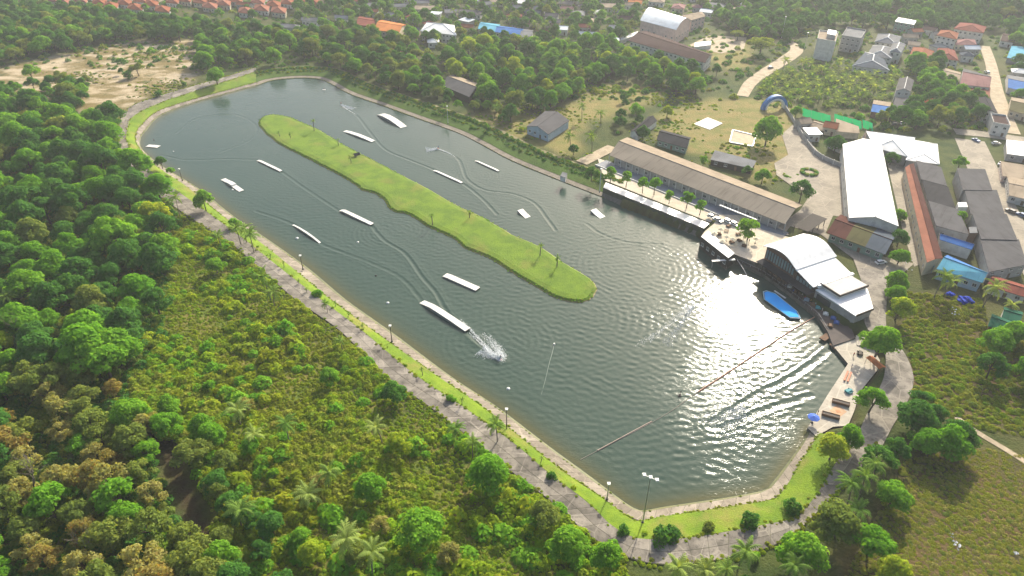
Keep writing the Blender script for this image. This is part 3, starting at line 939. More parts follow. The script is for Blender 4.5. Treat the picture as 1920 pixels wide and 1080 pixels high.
ROOFS = {'terracotta': roofm('terracotta_tiles', (0.25, 0.092, 0.048), 'Y', 0.4, 0.85), 'orange': roofm('orange_tiles', (0.50, 0.19, 0.06), 'Y', 0.4, 0.8), 'red': roofm('faded_red_sheet', (0.215, 0.070, 0.050)), 'pink': roofm('pinkish_sheet', (0.27, 0.145, 0.135)),
         'grey': roofm('grey_fibre_sheet', (0.105, 0.103, 0.106), rough=0.9), 'lightgrey': roofm('light_grey_tiles', (0.19, 0.195, 0.20), 'Y', .4), 'dark': roofm('dark_slate_sheet', (0.040, 0.040, 0.044), rough=.7), 'brown': roofm('dark_brown_sheet', (0.070, 0.042, 0.038), rough=.85),
         'white': roofm('white_metal_sheet', (0.74, 0.74, 0.72), rough=0.5, dirt=0.15), 'blue': roofm('blue_metal_sheet', (0.065, 0.17, 0.42), rough=0.45, dirt=.3), 'aqua': roofm('aqua_metal_sheet', (0.12, 0.36, 0.48), rough=0.45, dirt=.3), 'green': roofm('green_metal_sheet', (0.025, 0.120, 0.075), rough=.5),
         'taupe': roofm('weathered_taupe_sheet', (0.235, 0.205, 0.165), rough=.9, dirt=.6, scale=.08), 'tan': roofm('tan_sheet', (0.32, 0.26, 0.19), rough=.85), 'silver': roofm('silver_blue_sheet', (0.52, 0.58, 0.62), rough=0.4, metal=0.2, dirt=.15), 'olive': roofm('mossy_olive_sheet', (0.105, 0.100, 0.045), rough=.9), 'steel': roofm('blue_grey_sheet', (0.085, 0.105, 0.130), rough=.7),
         'brickroof': roofm('brick_coloured_sheet', (0.27, 0.115, 0.075), rough=.8), 'maroon': roofm('maroon_brown_sheet', (0.095, 0.038, 0.030), rough=.8)}
M_GLASS = mat('dark_window_glass', (0.030, 0.040, 0.048), rough=0.12, spec=0.6, grain=0.02)
M_FRAME = mat('window_frame_paint', (0.55, 0.54, 0.50), rough=0.6)
M_DOOR = mat('door_wood', (0.16, 0.10, 0.06), rough=0.7)
_win = {}
def window_mesh(w, h):
    k = (round(w, 1), round(h, 1))
    if k not in _win:
        b = MB()
        for x0, x1, z0, z1 in ((-w/2, -w/2+.12, 0, h), (w/2-.12, w/2, 0, h), (-w/2+.12, w/2-.12, 0, .12), (-w/2+.12, w/2-.12, h-.12, h), (-.05, .05, .12, h-.12)):
            b.box(x0, x1, -.06, .05, z0, z1)
        b.box(-w/2-.12, w/2+.12, -.16, .05, -.10, 0)
        fr = b.mesh('window', M_FRAME)
        g = MB(); g.box(-w/2+.12, w/2-.12, -.02, .04, .12, h-.12)
        _win[k] = (fr, g.mesh('pane', M_GLASS))
    return _win[k]

def bld(name, label, px, H, roof='gx', rise=2.0, wall='white', rf='terracotta', over=0.6, win=None, cat='house', group=None, floors=1, sides=(0,), thick=0.18, rf2=None, segs=None, ridge=None, door=True, z0=0.0, parapet=0.9, panes=False):
    """building from the four eave corners seen in the survey photograph (front-left, front-right, back-right, back-left; the fourth may be left out)"""
    Wp = [G(x, y, H+z0) for x, y in px]
    if len(Wp) == 3:
        Wp = [Wp[0], Wp[1], Wp[1]+Wp[2]-Wp[0], Wp[2]]          # third point given is the back-left corner
    FOOT.append([(p.x, p.y) for p in Wp])
    e = (Wp[1]-Wp[0]); e.z = 0
    rz = math.atan2(e.y, e.x)
    base = z0+float(hill(Wp[0].x, Wp[0].y))*0
    root = thing(name, label, cat, (Wp[0].x, Wp[0].y, base), rz, group)
    R = Matrix.Rotation(-rz, 3, 'Z')
    c = [R @ Vector((p.x-Wp[0].x, p.y-Wp[0].y, 0)) for p in Wp]
    cx = sum((v for v in c), Vector())/4
    def ins(v, d):
        w = v-cx
        return cx+w*(1-d/max(w.length*0.72, d*1.5))
    wq = [ins(v, over) for v in c]
    wm_, rm_ = WALLS[wall], ROOFS[rf]
    def up(v, z): return Vector((v.x, v.y, z))
    # walls
    b = MB()
    for i in range(4):
        p, q = wq[i], wq[(i+1) % 4]
        b.face([up(p, -.3), up(q, -.3), up(q, H-.05), up(p, H-.05)])
    if roof in ('gx', 'barx', 'shed'):
        for i, j in ((0, 3), (1, 2)):
            m_ = (wq[i]+wq[j])/2
            if roof == 'shed':
                b.face([up(wq[i], H-.05), up(wq[j], H-.05), up(wq[j], H+rise-.05)])
            elif roof == 'barx':
                pts = [up(wq[i]+(wq[j]-wq[i])*t/8, H-.06+(rise-.25)*math.sin(math.pi*t/8)) for t in range(9)]
                b.face(pts)
            else:
                b.face([up(wq[i], H-.05), up(wq[j], H-.05), up(m_, H+rise*0.9)])
        if roof == 'shed':
            b.face([up(wq[2], H-.05), up(wq[3], H-.05), up(wq[3], H+rise-.05), up(wq[2], H+rise-.05)])
    if roof in ('gy', 'bary'):
        for i, j in ((0, 1), (3, 2)):
            m_ = (wq[i]+wq[j])/2
            if roof == 'bary':
                b.face([up(wq[i]+(wq[j]-wq[i])*t/8, H-.06+(rise-.25)*math.sin(math.pi*t/8)) for t in range(9)])
            else:
                b.face([up(wq[i], H-.05), up(wq[j], H-.05), up(m_, H+rise*0.9)])
    if roof == 'flat':
        b.face([up(v, H-.06) for v in wq])
    b.build('wall', wm_, root)
    # roof
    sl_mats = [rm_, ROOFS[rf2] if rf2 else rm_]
    def put(nm, quads, m_):
        g = MB()
        for q in quads: g.slab(q, thick)
        return g.build(nm, m_, root)
    r = None
    if roof == 'gx' or roof == 'gy':
        k = c if roof == 'gx' else [c[1], c[2], c[3], c[0]]
        a0, a1 = (k[0]+k[3])/2, (k[1]+k[2])/2
        if segs:
            for s, nm in enumerate(segs):
                f0, f1 = s/len(segs), (s+1)/len(segs)
                lo0, lo1 = k[0].lerp(k[1], f0), k[0].lerp(k[1], f1)
                hi0, hi1 = a0.lerp(a1, f0), a0.lerp(a1, f1)
                bo0, bo1 = k[3].lerp(k[2], f0), k[3].lerp(k[2], f1)
                dz = 0.05*(s % 2)
                put('roof_section', [[up(lo0, H+dz), up(lo1, H+dz), up(hi1, H+rise+dz), up(hi0, H+rise+dz)], [up(bo1, H+dz), up(bo0, H+dz), up(hi0, H+rise+dz), up(hi1, H+rise+dz)]], ROOFS[nm])
        else:
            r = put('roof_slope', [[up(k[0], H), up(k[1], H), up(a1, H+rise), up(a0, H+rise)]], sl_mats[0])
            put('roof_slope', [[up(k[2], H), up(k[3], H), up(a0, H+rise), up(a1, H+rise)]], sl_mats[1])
        g = MB(); g.tube([up(a0, H+rise+.05), up(a1, H+rise+.05)], 0.16, 6)
        g.build('ridge_cap', ROOFS[ridge] if ridge else sl_mats[0], root)
    elif roof == 'hip':
        L0, D0 = (c[1]-c[0]).length, (c[3]-c[0]).length
        if L0 >= D0:
            f = min(.48, D0/L0/2*0.9)
            a0, a1 = ((c[0]+c[3])/2).lerp((c[1]+c[2])/2, f), ((c[0]+c[3])/2).lerp((c[1]+c[2])/2, 1-f)
            Qs = [[c[0], c[1], a1, a0], [c[2], c[3], a0, a1], [c[1], c[2], a1], [c[3], c[0], a0]]
        else:
            f = min(.48, L0/D0/2*0.9)
            a0, a1 = ((c[0]+c[1])/2).lerp((c[3]+c[2])/2, f), ((c[0]+c[1])/2).lerp((c[3]+c[2])/2, 1-f)
            Qs = [[c[1], c[2], a1, a0], [c[3], c[0], a0, a1], [c[0], c[1], a0], [c[2], c[3], a1]]
        for q in Qs:
            put('roof_slope', [[up(v, H+rise if v in (a0, a1) else H) for v in q]], rm_)
        g = MB()
        for p, q, zp in ((a0, a1, H+rise), (c[0], a0, H), (c[1], a1 if L0 >= D0 else a0, H), (c[2], a1, H), (c[3], a0 if L0 >= D0 else a1, H)):
            g.tube([up(p, zp+.04), up(q, H+rise+.04)], 0.15 if not ridge else .32, 5)
        g.build('hip_cap', ROOFS[ridge] if ridge else rm_, root)
    elif roof == 'shed':
        put('roof', [[up(c[0], H), up(c[1], H), up(c[2], H+rise), up(c[3], H+rise)]], rm_)
    elif roof in ('barx', 'bary'):
        k = c if roof == 'barx' else [c[1], c[2], c[3], c[0]]
        qs = []
        N_ = 14
        for t in range(N_):
            f0, f1 = t/N_, (t+1)/N_
            z_0, z_1 = H+rise*math.sin(math.pi*f0), H+rise*math.sin(math.pi*f1)
            qs.append([up(k[0].lerp(k[3], f0), z_0), up(k[1].lerp(k[2], f0), z_0), up(k[1].lerp(k[2], f1), z_1), up(k[0].lerp(k[3], f1), z_1)])
        put('roof', qs, rm_)
    elif roof == 'flat':
        put('roof', [[up(v, H) for v in wq]], rm_)
        if parapet:
            for i in range(4):
                p, q = wq[i], wq[(i+1) % 4]
                g = MB(); d = (q-p).normalized(); nr = Vector((-d.y, d.x, 0))*0.2
                g.slab([up(p, H+parapet), up(q, H+parapet), up(q+nr-d*.2, H+parapet), up(p+nr+d*.2, H+parapet)], parapet+.1)
                g.build('parapet', wm_, root)
    # openings
    if win:
        fh = H/floors
        for s in sides:
            p, q = wq[s], wq[(s+1) % 4]
            L_ = (q-p).length
            d = (q-p).normalized()
            n_ = max(1, int(L_/win))
            for fl in range(floors):
                for i in range(n_):
                    x_ = (i+0.5)*L_/n_
                    if door and fl == 0 and s == 0 and i == n_//2:
                        dm = MB(); dm.box(-.55, .55, -.05, .03, 0, 2.1)
                        o = dm.build('door', M_DOOR, root, tuple(up(p+d*x_, 0)), math.atan2(d.y, d.x))
                        continue
                    ww, wh = min(1.5, win*.55), min(1.4, fh*.42)
                    fr, pn = window_mesh(ww, wh)
                    o = ob('window', fr, root, tuple(up(p+d*x_, fl*fh+fh*.34)), math.atan2(d.y, d.x))
                    ob('pane', pn, o)
    return root

def hq(x, y, w, d, sk=0.0, lean=0.0):
    """eave quad of a small far house: front middle x, y, width w, depth d in pixels of the survey photograph"""
    return [(x-w/2, y-sk*w/2), (x+w/2, y+sk*w/2), (x+w/2+lean, y+sk*w/2-d), (x-w/2+lean, y-sk*w/2-d)]

# -- long hall with verandah
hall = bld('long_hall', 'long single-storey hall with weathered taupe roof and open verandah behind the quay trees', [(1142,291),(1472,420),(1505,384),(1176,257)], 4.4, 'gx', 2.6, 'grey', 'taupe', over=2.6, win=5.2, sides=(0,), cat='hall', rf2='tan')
def along(px0, px1, z, n):
    a, b_ = G(*px0, z), G(*px1, z)
    return [a.lerp(b_, i/(n-1)) for i in range(n)]
def to_local(root, p):
    return Matrix.Rotation(-root.rotation_euler.z, 3, 'Z') @ (Vector(p)-Vector(root.location))
M_POST = mat('white_painted_post', (0.60, 0.60, 0.58), rough=.6)
M_TERR = mat('blue_grey_terrace_slab', (0.205, 0.225, 0.255), (0.16, 0.17, 0.19), scale=.2, rough=.8, dirt=((.1, .1, .1), .4, .4))
hp = [to_local(hall, p) for p in along((1142,291), (1472,420), 4.4, 27)]
for p in hp:
    g = MB(); g.box(p.x-.12, p.x+.12, .25, .5, -.2, 4.35); g.build('post', M_POST, hall)
g = MB(); g.box(-3, hp[-1].x+1.5, -6.2, 2.0, -.2, .30); g.build('terrace', M_TERR, hall)
g = MB(); g.box(-3, hp[-1].x+1.5, -6.6, -6.2, -.2, .65); g.build('terrace_kerb', WALLS['white'], hall)
g = MB(); g.box(hp[18].x, hp[23].x, -3.0, -2.2, 2.9, 3.0); g.build('awning', ROOFS['white'], hall)
# -- dark timber pergola at the end of the hall
pg = G(1487, 437, 0)
per = thing('timber_pergola', 'dark timber pergola at the yard end of the long hall', 'pergola', (pg.x, pg.y, 0), hall.rotation_euler.z)
for x_ in (0, 5.5):
    for y_ in (0, 5, 10, 15):
        g = MB(); g.box(x_-.12, x_+.12, y_-.12, y_+.12, -.2, 3.1); g.build('post', WALLS['dark'], per)
for k in range(26):
    g = MB(); g.box(-.5, 6.0, k*.62-.14, k*.62+.16, 3.1, 3.3); g.build('rafter', WALLS['dark'], per)
FOOT.append(W2([(1478,432),(1505,440),(1530,385),(1500,375)]))

# -- school
bld('school_block', 'long white two-storey school block under a dark brown roof among trees', [(1178,76),(1322,118),(1338,103),(1212,58)], 7.5, 'gx', 2.6, 'white', 'brown', over=1.0, win=3.6, floors=2, sides=(0, 1), cat='school', rf2='brown')
bld('gymnasium', 'pink-walled gymnasium with a silver-blue barrel roof behind the school', [(1200,38),(1268,56),(1296,40),(1226,18)], 11.0, 'barx', 5.0, 'pink', 'silver', over=0.4, win=6, sides=(0, 1), cat='gymnasium')
bld('annexe', 'flat-topped pinkish annexe attached behind the barrel-roofed gymnasium', [(1296,38),(1324,30),(1316,22),(1278,28)], 9.0, 'hip', 1.5, 'pink', 'tan', win=4, floors=3, sides=(0, 1), cat='school')
bld('white_bus_shelter', 'small white flat roof on the school field beside the gymnasium', hq(1318,86,32,8,-.12), 2.6, 'flat', 0, 'white', 'white', over=.2, cat='shelter', parapet=0)
bld('covered_walk', 'white flat canopy at the near end of the school block', hq(1180,70,34,6,-.35), 3, 'flat', 0, 'white', 'white', over=.3, cat='canopy', parapet=0)

# -- white warehouse, tents, patched shed
bld('warehouse', 'big white warehouse with a low gabled white roof beside the yard', [(1592,408),(1685,424),(1652,266),(1580,270)], 6.5, 'gy', 2.4, 'white', 'white', over=.5, win=9, sides=(3, 1), cat='warehouse', ridge='white')
bld('tent_hall', 'white tent roof joined to the back of the warehouse', [(1640,276),(1702,294),(1716,258),(1624,246)], 5.0, 'hip', 3.0, 'grey', 'white', cat='tent')
bld('tent_annexe', 'broad white tent roof nearest the shop row', [(1698,300),(1762,308),(1758,270),(1712,262)], 4.6, 'hip', 1.6, 'grey', 'white', cat='tent')
bld('patched_shed', 'shed roofed in red, olive and blue-grey sheets below the warehouse', [(1550,436),(1660,477),(1682,440),(1576,402)], 3.8, 'gx', 1.8, 'green', 'maroon', over=1.0, win=3.4, cat='shed', segs=['maroon', 'olive', 'steel'])
# -- shop row
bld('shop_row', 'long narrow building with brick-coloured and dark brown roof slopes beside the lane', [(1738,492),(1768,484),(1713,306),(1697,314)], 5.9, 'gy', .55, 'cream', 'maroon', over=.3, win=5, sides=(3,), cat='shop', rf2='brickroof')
GREY = [('far end of the shop row', [(1727,336),(1776,349),(1764,316),(1717,303)], 'grey', 5.3), ('middle of the shop row', [(1739,377),(1793,393),(1777,353),(1728,338)], 'dark', 4.5), ('near half of the shop row', [(1755,423),(1818,440),(1795,395),(1740,379)], 'grey', 5.5)]
for w_, q, r_, h_ in GREY:
    bld('row_house', f'grey sheet roof built against the {w_}', q, h_, 'shed', .7, 'grey', r_, over=.2, win=4, cat='house', group='grey roofs against the shop row')
RIGHT = [('first grey roof along the shop street counted from the lawn', [(1805,356),(1861,357),(1846,320),(1793,318)], 6.0), ('second grey roof along the shop street counted from the lawn', [(1820,401),(1884,402),(1868,359),(1807,358)], 5.0), ('third grey roof along the shop street counted from the lawn', [(1840,448),(1908,450),(1886,404),(1821,403)], 6.0), ('wide stained grey roof at the near end of the shop street', [(1854,510),(1926,496),(1909,452),(1836,450)], 4.9)]
for l_, q, h_ in RIGHT:
    bld('street_house', l_, q, h_, 'shed', .8, 'grey', 'grey', over=.2, win=3.5, sides=(0, 1), floors=2, cat='house', group='grey roofs along the shop street')
bld('blue_strip_shed', 'narrow shed with a blue roof edge between the grey roofs', [(1762,449),(1822,468),(1828,458),(1760,437)], 4.4, 'gx', 1.0, 'white', 'blue', over=.2, cat='shed', rf2='lightgrey')
bld('blue_roofed_house', 'house with bright blue and aqua hipped roof behind the palms', [(1756,504),(1842,530),(1853,512),(1776,478)], 4.2, 'gx', 2.0, 'blue', 'aqua', over=.5, win=2.6, cat='house', rf2='blue')
bld('blue_lean_to', 'small aqua lean-to at the end of the shop row', [(1728,482),(1752,500),(1757,488),(1734,471)], 3.0, 'shed', .5, 'blue', 'aqua', over=.2, cat='lean-to')
bld('open_garage', 'low house with a red roof and white pillars at the shop street end', [(1850,535),(1925,558),(1925,536),(1862,516)], 3.0, 'gx', 1.0, 'white', 'red', over=.4, win=3, cat='house')
for i, (q, r_) in enumerate([([(1702,345),(1711,349),(1708,334),(1699,331)], 'aqua'), ([(1707,372),(1716,376),(1712,356),(1703,352)], 'aqua'), ([(1714,402),(1724,406),(1718,381),(1708,377)], 'lightgrey'), ([(1722,440),(1731,444),(1726,418),(1717,414)], 'white'), ([(1729,462),(1737,466),(1732,446),(1724,442)], 'silver')]):
    bld('shop_awning', ['first', 'second', 'third', 'fourth', 'fifth'][i]+f' awning along the lane side of the shop row, {r_ if r_ != "lightgrey" else "pale grey"} sheet', q, 2.6, 'shed', .5, 'grey', r_, over=.1, cat='awning', group='awnings along the lane')
bld('roof_hut', 'white box hut on the roofs between the two grey rows', [(1797,388),(1815,388),(1812,379),(1795,379)], 6.6, 'flat', 0, 'white', 'white', over=.1, cat='hut', parapet=0)
bld('stair_hut', 'small stair house with a dark door on the grey roofs', [(1818,437),(1834,437),(1831,425),(1816,425)], 6.4, 'flat', 0, 'brown', 'lightgrey', over=.1, cat='hut', parapet=0)
bld('green_shed', 'green-roofed shed on the waste ground', [(1852,611),(1893,624),(1898,603),(1860,588)], 3.4, 'gx', 1.2, 'brown', 'green', over=.5, win=3, cat='shed')
bld('green_shed', 'second green-roofed shed behind the first on the waste ground', [(1878,596),(1912,606),(1918,585),(1882,575)], 3.0, 'gx', 1.0, 'white', 'green', over=.4, win=3, cat='shed')
# -- small buildings on the meadow
bld('pavilion', 'open brown-roofed pavilion in the grove above the far bank', [(828,160),(880,182),(908,160),(850,140)], 4.0, 'gx', 2.4, 'dark', 'grey', over=.8, cat='pavilion', rf2='tan')
bld('club_shed', 'grey gable-roofed shed with a pale blue end wall above the far bank', [(987,237),(1028,252),(1068,226),(1022,208)], 4.2, 'gy', 2.4, 'blue', 'grey', over=.4, win=3.4, sides=(0,), cat='shed')
bld('black_roofed_house', 'long black-roofed house behind the long hall', [(1231,262),(1288,278),(1296,258),(1240,243)], 3.2, 'gx', 1.8, 'green', 'dark', over=.5, win=3.2, cat='house')
bld('ruined_house', 'narrow dark-roofed house half hidden by trees on the meadow', [(1182,246),(1196,254),(1232,226),(1216,218)], 3.0, 'gy', 1.6, 'white', 'dark', over=.3, cat='house')
bld('flat_store', 'low store with a rusty pale flat roof behind the long hall', [(1332,299),(1410,316),(1418,303),(1340,283)], 3.0, 'shed', .4, 'dark', 'lightgrey', over=.3, win=4, cat='store')
bld('tiny_hut', 'tiny pale hut near the bank lane', [(1050,330),(1060,333),(1064,326),(1055,323)], 2.2, 'shed', .3, 'white', 'lightgrey', over=.1, cat='hut')
# -- houses round the village street
bld('tower_house', 'tall bare white block with a roof terrace beside the side street', [(1532,74),(1566,80),(1572,62),(1536,58)], 13, 'flat', 0, 'white', 'tan', over=.1, win=9, floors=4, sides=(1,), cat='house')
bld('roof_tank_hut', 'lilac stair hut on top of the tall white block', [(1551,63),(1567,66),(1569,58),(1553,55)], 16, 'flat', 0, 'grey', 'silver', over=.1, cat='hut', parapet=0)
bld('balcony_house', 'grey three-storey house with a white roof edge beside the tall block', [(1578,68),(1614,74),(1624,58),(1588,52)], 10, 'flat', 0, 'grey', 'lightgrey', over=.2, win=3.2, floors=3, sides=(0, 1), cat='house')
bld('villa', 'grey hipped villa with white ridges and upper dormers', [(1640,78),(1682,84),(1690,70),(1646,64)], 5.5, 'hip', 2.6, 'white', 'lightgrey', win=3, floors=2, sides=(0, 1), cat='villa', ridge='white')
bld('villa', 'grey hipped villa with white ridges, middle one of the three', [(1624,104),(1672,110),(1680,92),(1636,86)], 5.0, 'hip', 2.4, 'white', 'lightgrey', win=3, floors=2, sides=(0, 1), cat='villa', ridge='white')
bld('villa', 'broad grey hipped villa with white ridges beside the palm plantation', [(1598,123),(1668,132),(1656,106),(1622,98)], 4.2, 'hip', 2.4, 'white', 'steel', win=3, floors=1, sides=(0, 1), cat='villa', ridge='white')
bld('white_villa', 'narrow white two-storey villa in front of the orange roofs', [(1668,96),(1690,99),(1698,84),(1674,80)], 7.5, 'hip', 1.8, 'white', 'lightgrey', win=2.6, floors=2, sides=(0, 1), cat='villa', ridge='white')
bld('orange_house', 'cream house with an orange hipped roof at the palm plantation edge', [(1704,106),(1748,112),(1752,96),(1712,88)], 5.0, 'hip', 2.4, 'cream', 'terracotta', win=2.6, floors=2, sides=(0, 1), cat='house')
bld('pink_house', 'white house with a faded pink hipped roof between gardens', [(1756,108),(1798,114),(1790,94),(1758,90)], 5.0, 'hip', 2.2, 'white', 'red', win=2.6, floors=2, sides=(0, 1), cat='house')
bld('arched_house', 'tall white house with a terracotta roof and dark upper windows', [(1756,66),(1794,74),(1798,62),(1764,56)], 9.0, 'hip', 2.4, 'white', 'terracotta', win=2.8, floors=3, sides=(0, 1), cat='house')
bld('hill_house', 'wide white house with a red hipped roof at the hill foot', [(1788,54),(1844,62),(1850,50),(1800,42)], 8.0, 'hip', 2.6, 'white', 'red', win=3, floors=2, sides=(0, 1), cat='house')
bld('garden_house', 'low tan-roofed house behind the pink-roofed house', [(1790,84),(1832,84),(1828,74),(1796,74)], 4.5, 'hip', 2.0, 'cream', 'pink', win=3, sides=(0,), cat='house')
bld('steel_house', 'dark house with a white mono-pitch roof at the wood edge', [(1678,40),(1714,46),(1718,40),(1684,34)], 7.0, 'shed', .6, 'green', 'white', over=.3, win=3, floors=2, cat='house')
bld('white_cottage', 'tan-roofed white cottage beside the pink-roofed hall', [(1764,148),(1798,154),(1802,136),(1768,126)], 4.0, 'gx', 1.6, 'white', 'tan', win=3, sides=(0,), cat='house')
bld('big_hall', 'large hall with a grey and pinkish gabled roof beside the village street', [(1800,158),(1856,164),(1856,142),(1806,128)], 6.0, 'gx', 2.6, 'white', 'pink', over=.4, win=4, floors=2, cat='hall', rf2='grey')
bld('brick_annexe', 'brick-coloured lean-to roof in front of the pinkish hall', [(1798,178),(1855,184),(1856,168),(1800,162)], 3.6, 'shed', 1.2, 'white', 'brickroof', over=.3, win=4, cat='annexe')
bld('gabled_house', 'narrow house with a grey gable and a pale ridge behind the red-blue shack', [(1680,170),(1708,172),(1714,150),(1686,147)], 7.0, 'gy', 1.6, 'white', 'grey', over=.2, win=3, floors=2, sides=(0,), cat='house', ridge='white')
bld('grey_lean_to', 'dark grey lean-to in front of the narrow gabled house', [(1670,212),(1702,216),(1706,188),(1678,185)], 3.4, 'shed', 1.0, 'dark', 'grey', over=.2, cat='lean-to')
bld('awning_shack', 'shack with a red wall and a blue awning beside the green screens', [(1633,209),(1666,214),(1671,192),(1638,187)], 3.2, 'gx', .8, 'brick', 'blue', over=.3, cat='shack', rf2='tan')
bld('street_block', 'dark-roofed white terrace house standing at the street corner', [(1846,208),(1872,214),(1858,186),(1832,182)], 6.5, 'gy', 1.0, 'white', 'dark', over=.2, win=3, floors=2, sides=(0, 3), cat='house')
bld('corner_shop', 'white corner shop with a brown flat canopy on the cross street', [(1862,232),(1894,238),(1886,218),(1856,214)], 6.0, 'flat', 0, 'white', 'brown', over=.1, win=2.6, floors=2, sides=(0,), cat='shop')
bld('cream_roof_shop', 'long cream roof at the far side of the cross street', [(1888,288),(1960,298),(1960,272),(1886,264)], 3.6, 'shed', .6, 'grey', 'white', over=.2, win=4, cat='shop')
bld('blue_roof_shop', 'blue-roofed house beside the cream gardens of the village street', [(1890,164),(1930,174),(1926,146),(1888,140)], 3.6, 'gx', 1.4, 'white', 'blue', over=.3, cat='house', rf2='lightgrey')
bld('yellow_house', 'house with mustard roof sheets across the village street', [(1892,206),(1950,222),(1946,190),(1896,182)], 4.0, 'gx', 1.6, 'cream', 'olive', over=.3, win=3, cat='house', rf2='tan')
bld('hill_cottage', 'small white-fronted cottage high on the wood edge', [(1876,76),(1900,80),(1904,66),(1880,62)], 4.0, 'gx', 1.6, 'white', 'brown', over=.3, win=3, cat='house')
bld('tarp_roof', 'pale blue sheet roof behind the dark trees across the street', [(1888,108),(1950,118),(1946,92),(1896,88)], 3.4, 'shed', .8, 'grey', 'aqua', over=.3, cat='shed')
bld('street_store', 'white store with a tan roof on the far side of the shop street', [(1892,366),(1950,380),(1935,338),(1888,330)], 3.4, 'gx', 1.0, 'white', 'tan', over=.3, win=3, sides=(3, 0), cat='store')
bld('blue_store', 'blue-canopied store on the far side of the shop street', [(1880,330),(1930,336),(1926,312),(1876,304)], 3.4, 'shed', .5, 'pink', 'tan', over=.2, win=3, sides=(3, 0), cat='store')
# -- village behind the lake
bld('orange_roof', 'house with a bright orange roof in the village trees', [(702,56),(748,62),(762,46),(714,37)], 4.5, 'gx', 2.2, 'cream', 'orange', win=3, cat='house')
bld('red_roof', 'long dark red roof beside the bright orange roof', [(668,46),(700,50),(706,36),(674,30)], 4.2, 'gx', 1.6, 'brick', 'red', cat='house')
bld('white_mansion', 'large white mansion with a white hipped roof among palms', [(788,58),(856,66),(852,48),(800,42)], 7.0, 'hip', 3.6, 'white', 'white', win=2.8, floors=2, sides=(0, 1, 3), cat='villa', ridge='white')
bld('aqua_house', 'house with an aqua roof hidden behind palms', [(896,54),(932,60),(938,46),(902,41)], 4.0, 'gx', 1.4, 'white', 'aqua', win=3, cat='house')
bld('blue_house', 'long house with a blue sheet roof among palms', [(928,60),(978,66),(982,54),(934,48)], 4.0, 'gx', 1.6, 'white', 'blue', win=3, cat='house')
bld('lilac_house', 'grey-roofed house at the end of the blue roof', [(974,70),(998,68),(1000,57),(980,54)], 4.0, 'gx', 1.6, 'white', 'lightgrey', cat='house')
VILL = [(750,100,26,8,'pink','grey hall roof with faded pink tiles in the village trees'),(735,102,22,7,'silver','small silver roof in front of the pink tiles'),(812,80,22,6,'white','white porch roof below the mansion'),(795,18,36,8,'tan','tan roof behind the mansion'),(845,24,24,6,'lightgrey','pale roof right behind the mansion'),(640,36,26,7,'steel','blue-grey roof left of the red roof'),(620,60,22,6,'orange','small orange roof in front of the tall trees'),
        (590,40,52,5,'lightgrey','long pale roof beside the mown strip'),(540,52,40,6,'lightgrey','long rusty pale roof at the mown strip end'),(970,6,30,6,'white','white roof at the picture top behind the blue house'),(1082,30,26,9,'lightgrey','grey hipped roof among the palms'),(1122,26,20,6,'white','white box roof beside the grey hipped roof'),(1140,14,30,8,'tan','tan hipped roof above the white box roof'),(1104,44,26,9,'tan','low tan house below the grey hipped roof'),
        (1100,66,34,4,'white','narrow white roof at the grove edge'),(1150,76,22,5,'silver','small silver roof beside the school'),(1190,6,26,6,'orange','cream house with an orange roof behind the gymnasium'),(1270,16,24,8,'pink','dusky roofed house right behind the gymnasium'),(1230,4,30,6,'tan','long tan roof at the top above the gymnasium'),(1340,14,34,8,'lightgrey','pale house beside the wooded hill'),(1372,22,30,8,'tan','terraced pale house under the wooded hill'),(1394,10,24,5,'white','white canopy high under the wooded hill'),
        (880,26,44,7,'grey','broad grey roof behind the aqua roof'),(1060,8,26,6,'grey','grey roof at the top between palms'),(1010,18,22,6,'steel','blue-grey roof at the top between palms'),(930,4,28,6,'tan','tan roof at the very top of the village'),(700,12,30,6,'lightgrey','pale roof half hidden behind big trees')]
for x, y, w, d, r_, l_ in VILL:
    bld('village_house', l_, hq(x, y, w, d, random.uniform(-.02, .14), random.uniform(0, 5)), 4.0, random.choice(['gx', 'hip']), 1.7, random.choice(['white', 'cream', 'grey']), r_, win=3, cat='house', group='village houses')
# -- terracotta estate
EST = [(97,3,22,7),(118,6,20,7),(185,8,26,9),(206,14,28,9),(232,9,26,9),(252,18,28,10),(262,4,26,8),(282,11,26,9),(303,22,28,10),(322,6,24,8),(374,6,26,9),(396,3,24,8),(392,15,28,9),(418,10,26,9),(440,4,26,8),(460,25,28,10),(482,6,26,8),(489,20,28,10),(512,12,26,9),(521,24,28,10),(538,8,26,9),(560,3,24,7),(586,8,26,8),(150,4,24,7),(345,3,24,7)]
row = {}
for i, (x, y, w, d) in enumerate(EST):
    pos = ['at the left end of the estate', 'left of the tall wood gap', 'in the middle of the estate', 'near the mown strip', 'at the right end of the estate'][min(4, int(x/120))]
    dep = 'back row' if y < 6 else ('middle row' if y < 14 else 'front row')
    row[(pos, dep)] = row.get((pos, dep), 0)+1
    nth = ['first', 'second', 'third', 'fourth', 'fifth', 'sixth'][row[(pos, dep)]-1]
    bld('estate_house', f'terracotta hipped house {pos}, {nth} in its {dep}', hq(x, y, w, d, .12, 3), 3.8, 'hip', 2.6, random.choice(['white', 'cream', 'white']), random.choice(['terracotta', 'terracotta', 'brickroof']), win=3.2, sides=(0, 1), cat='house', group='terracotta estate houses')

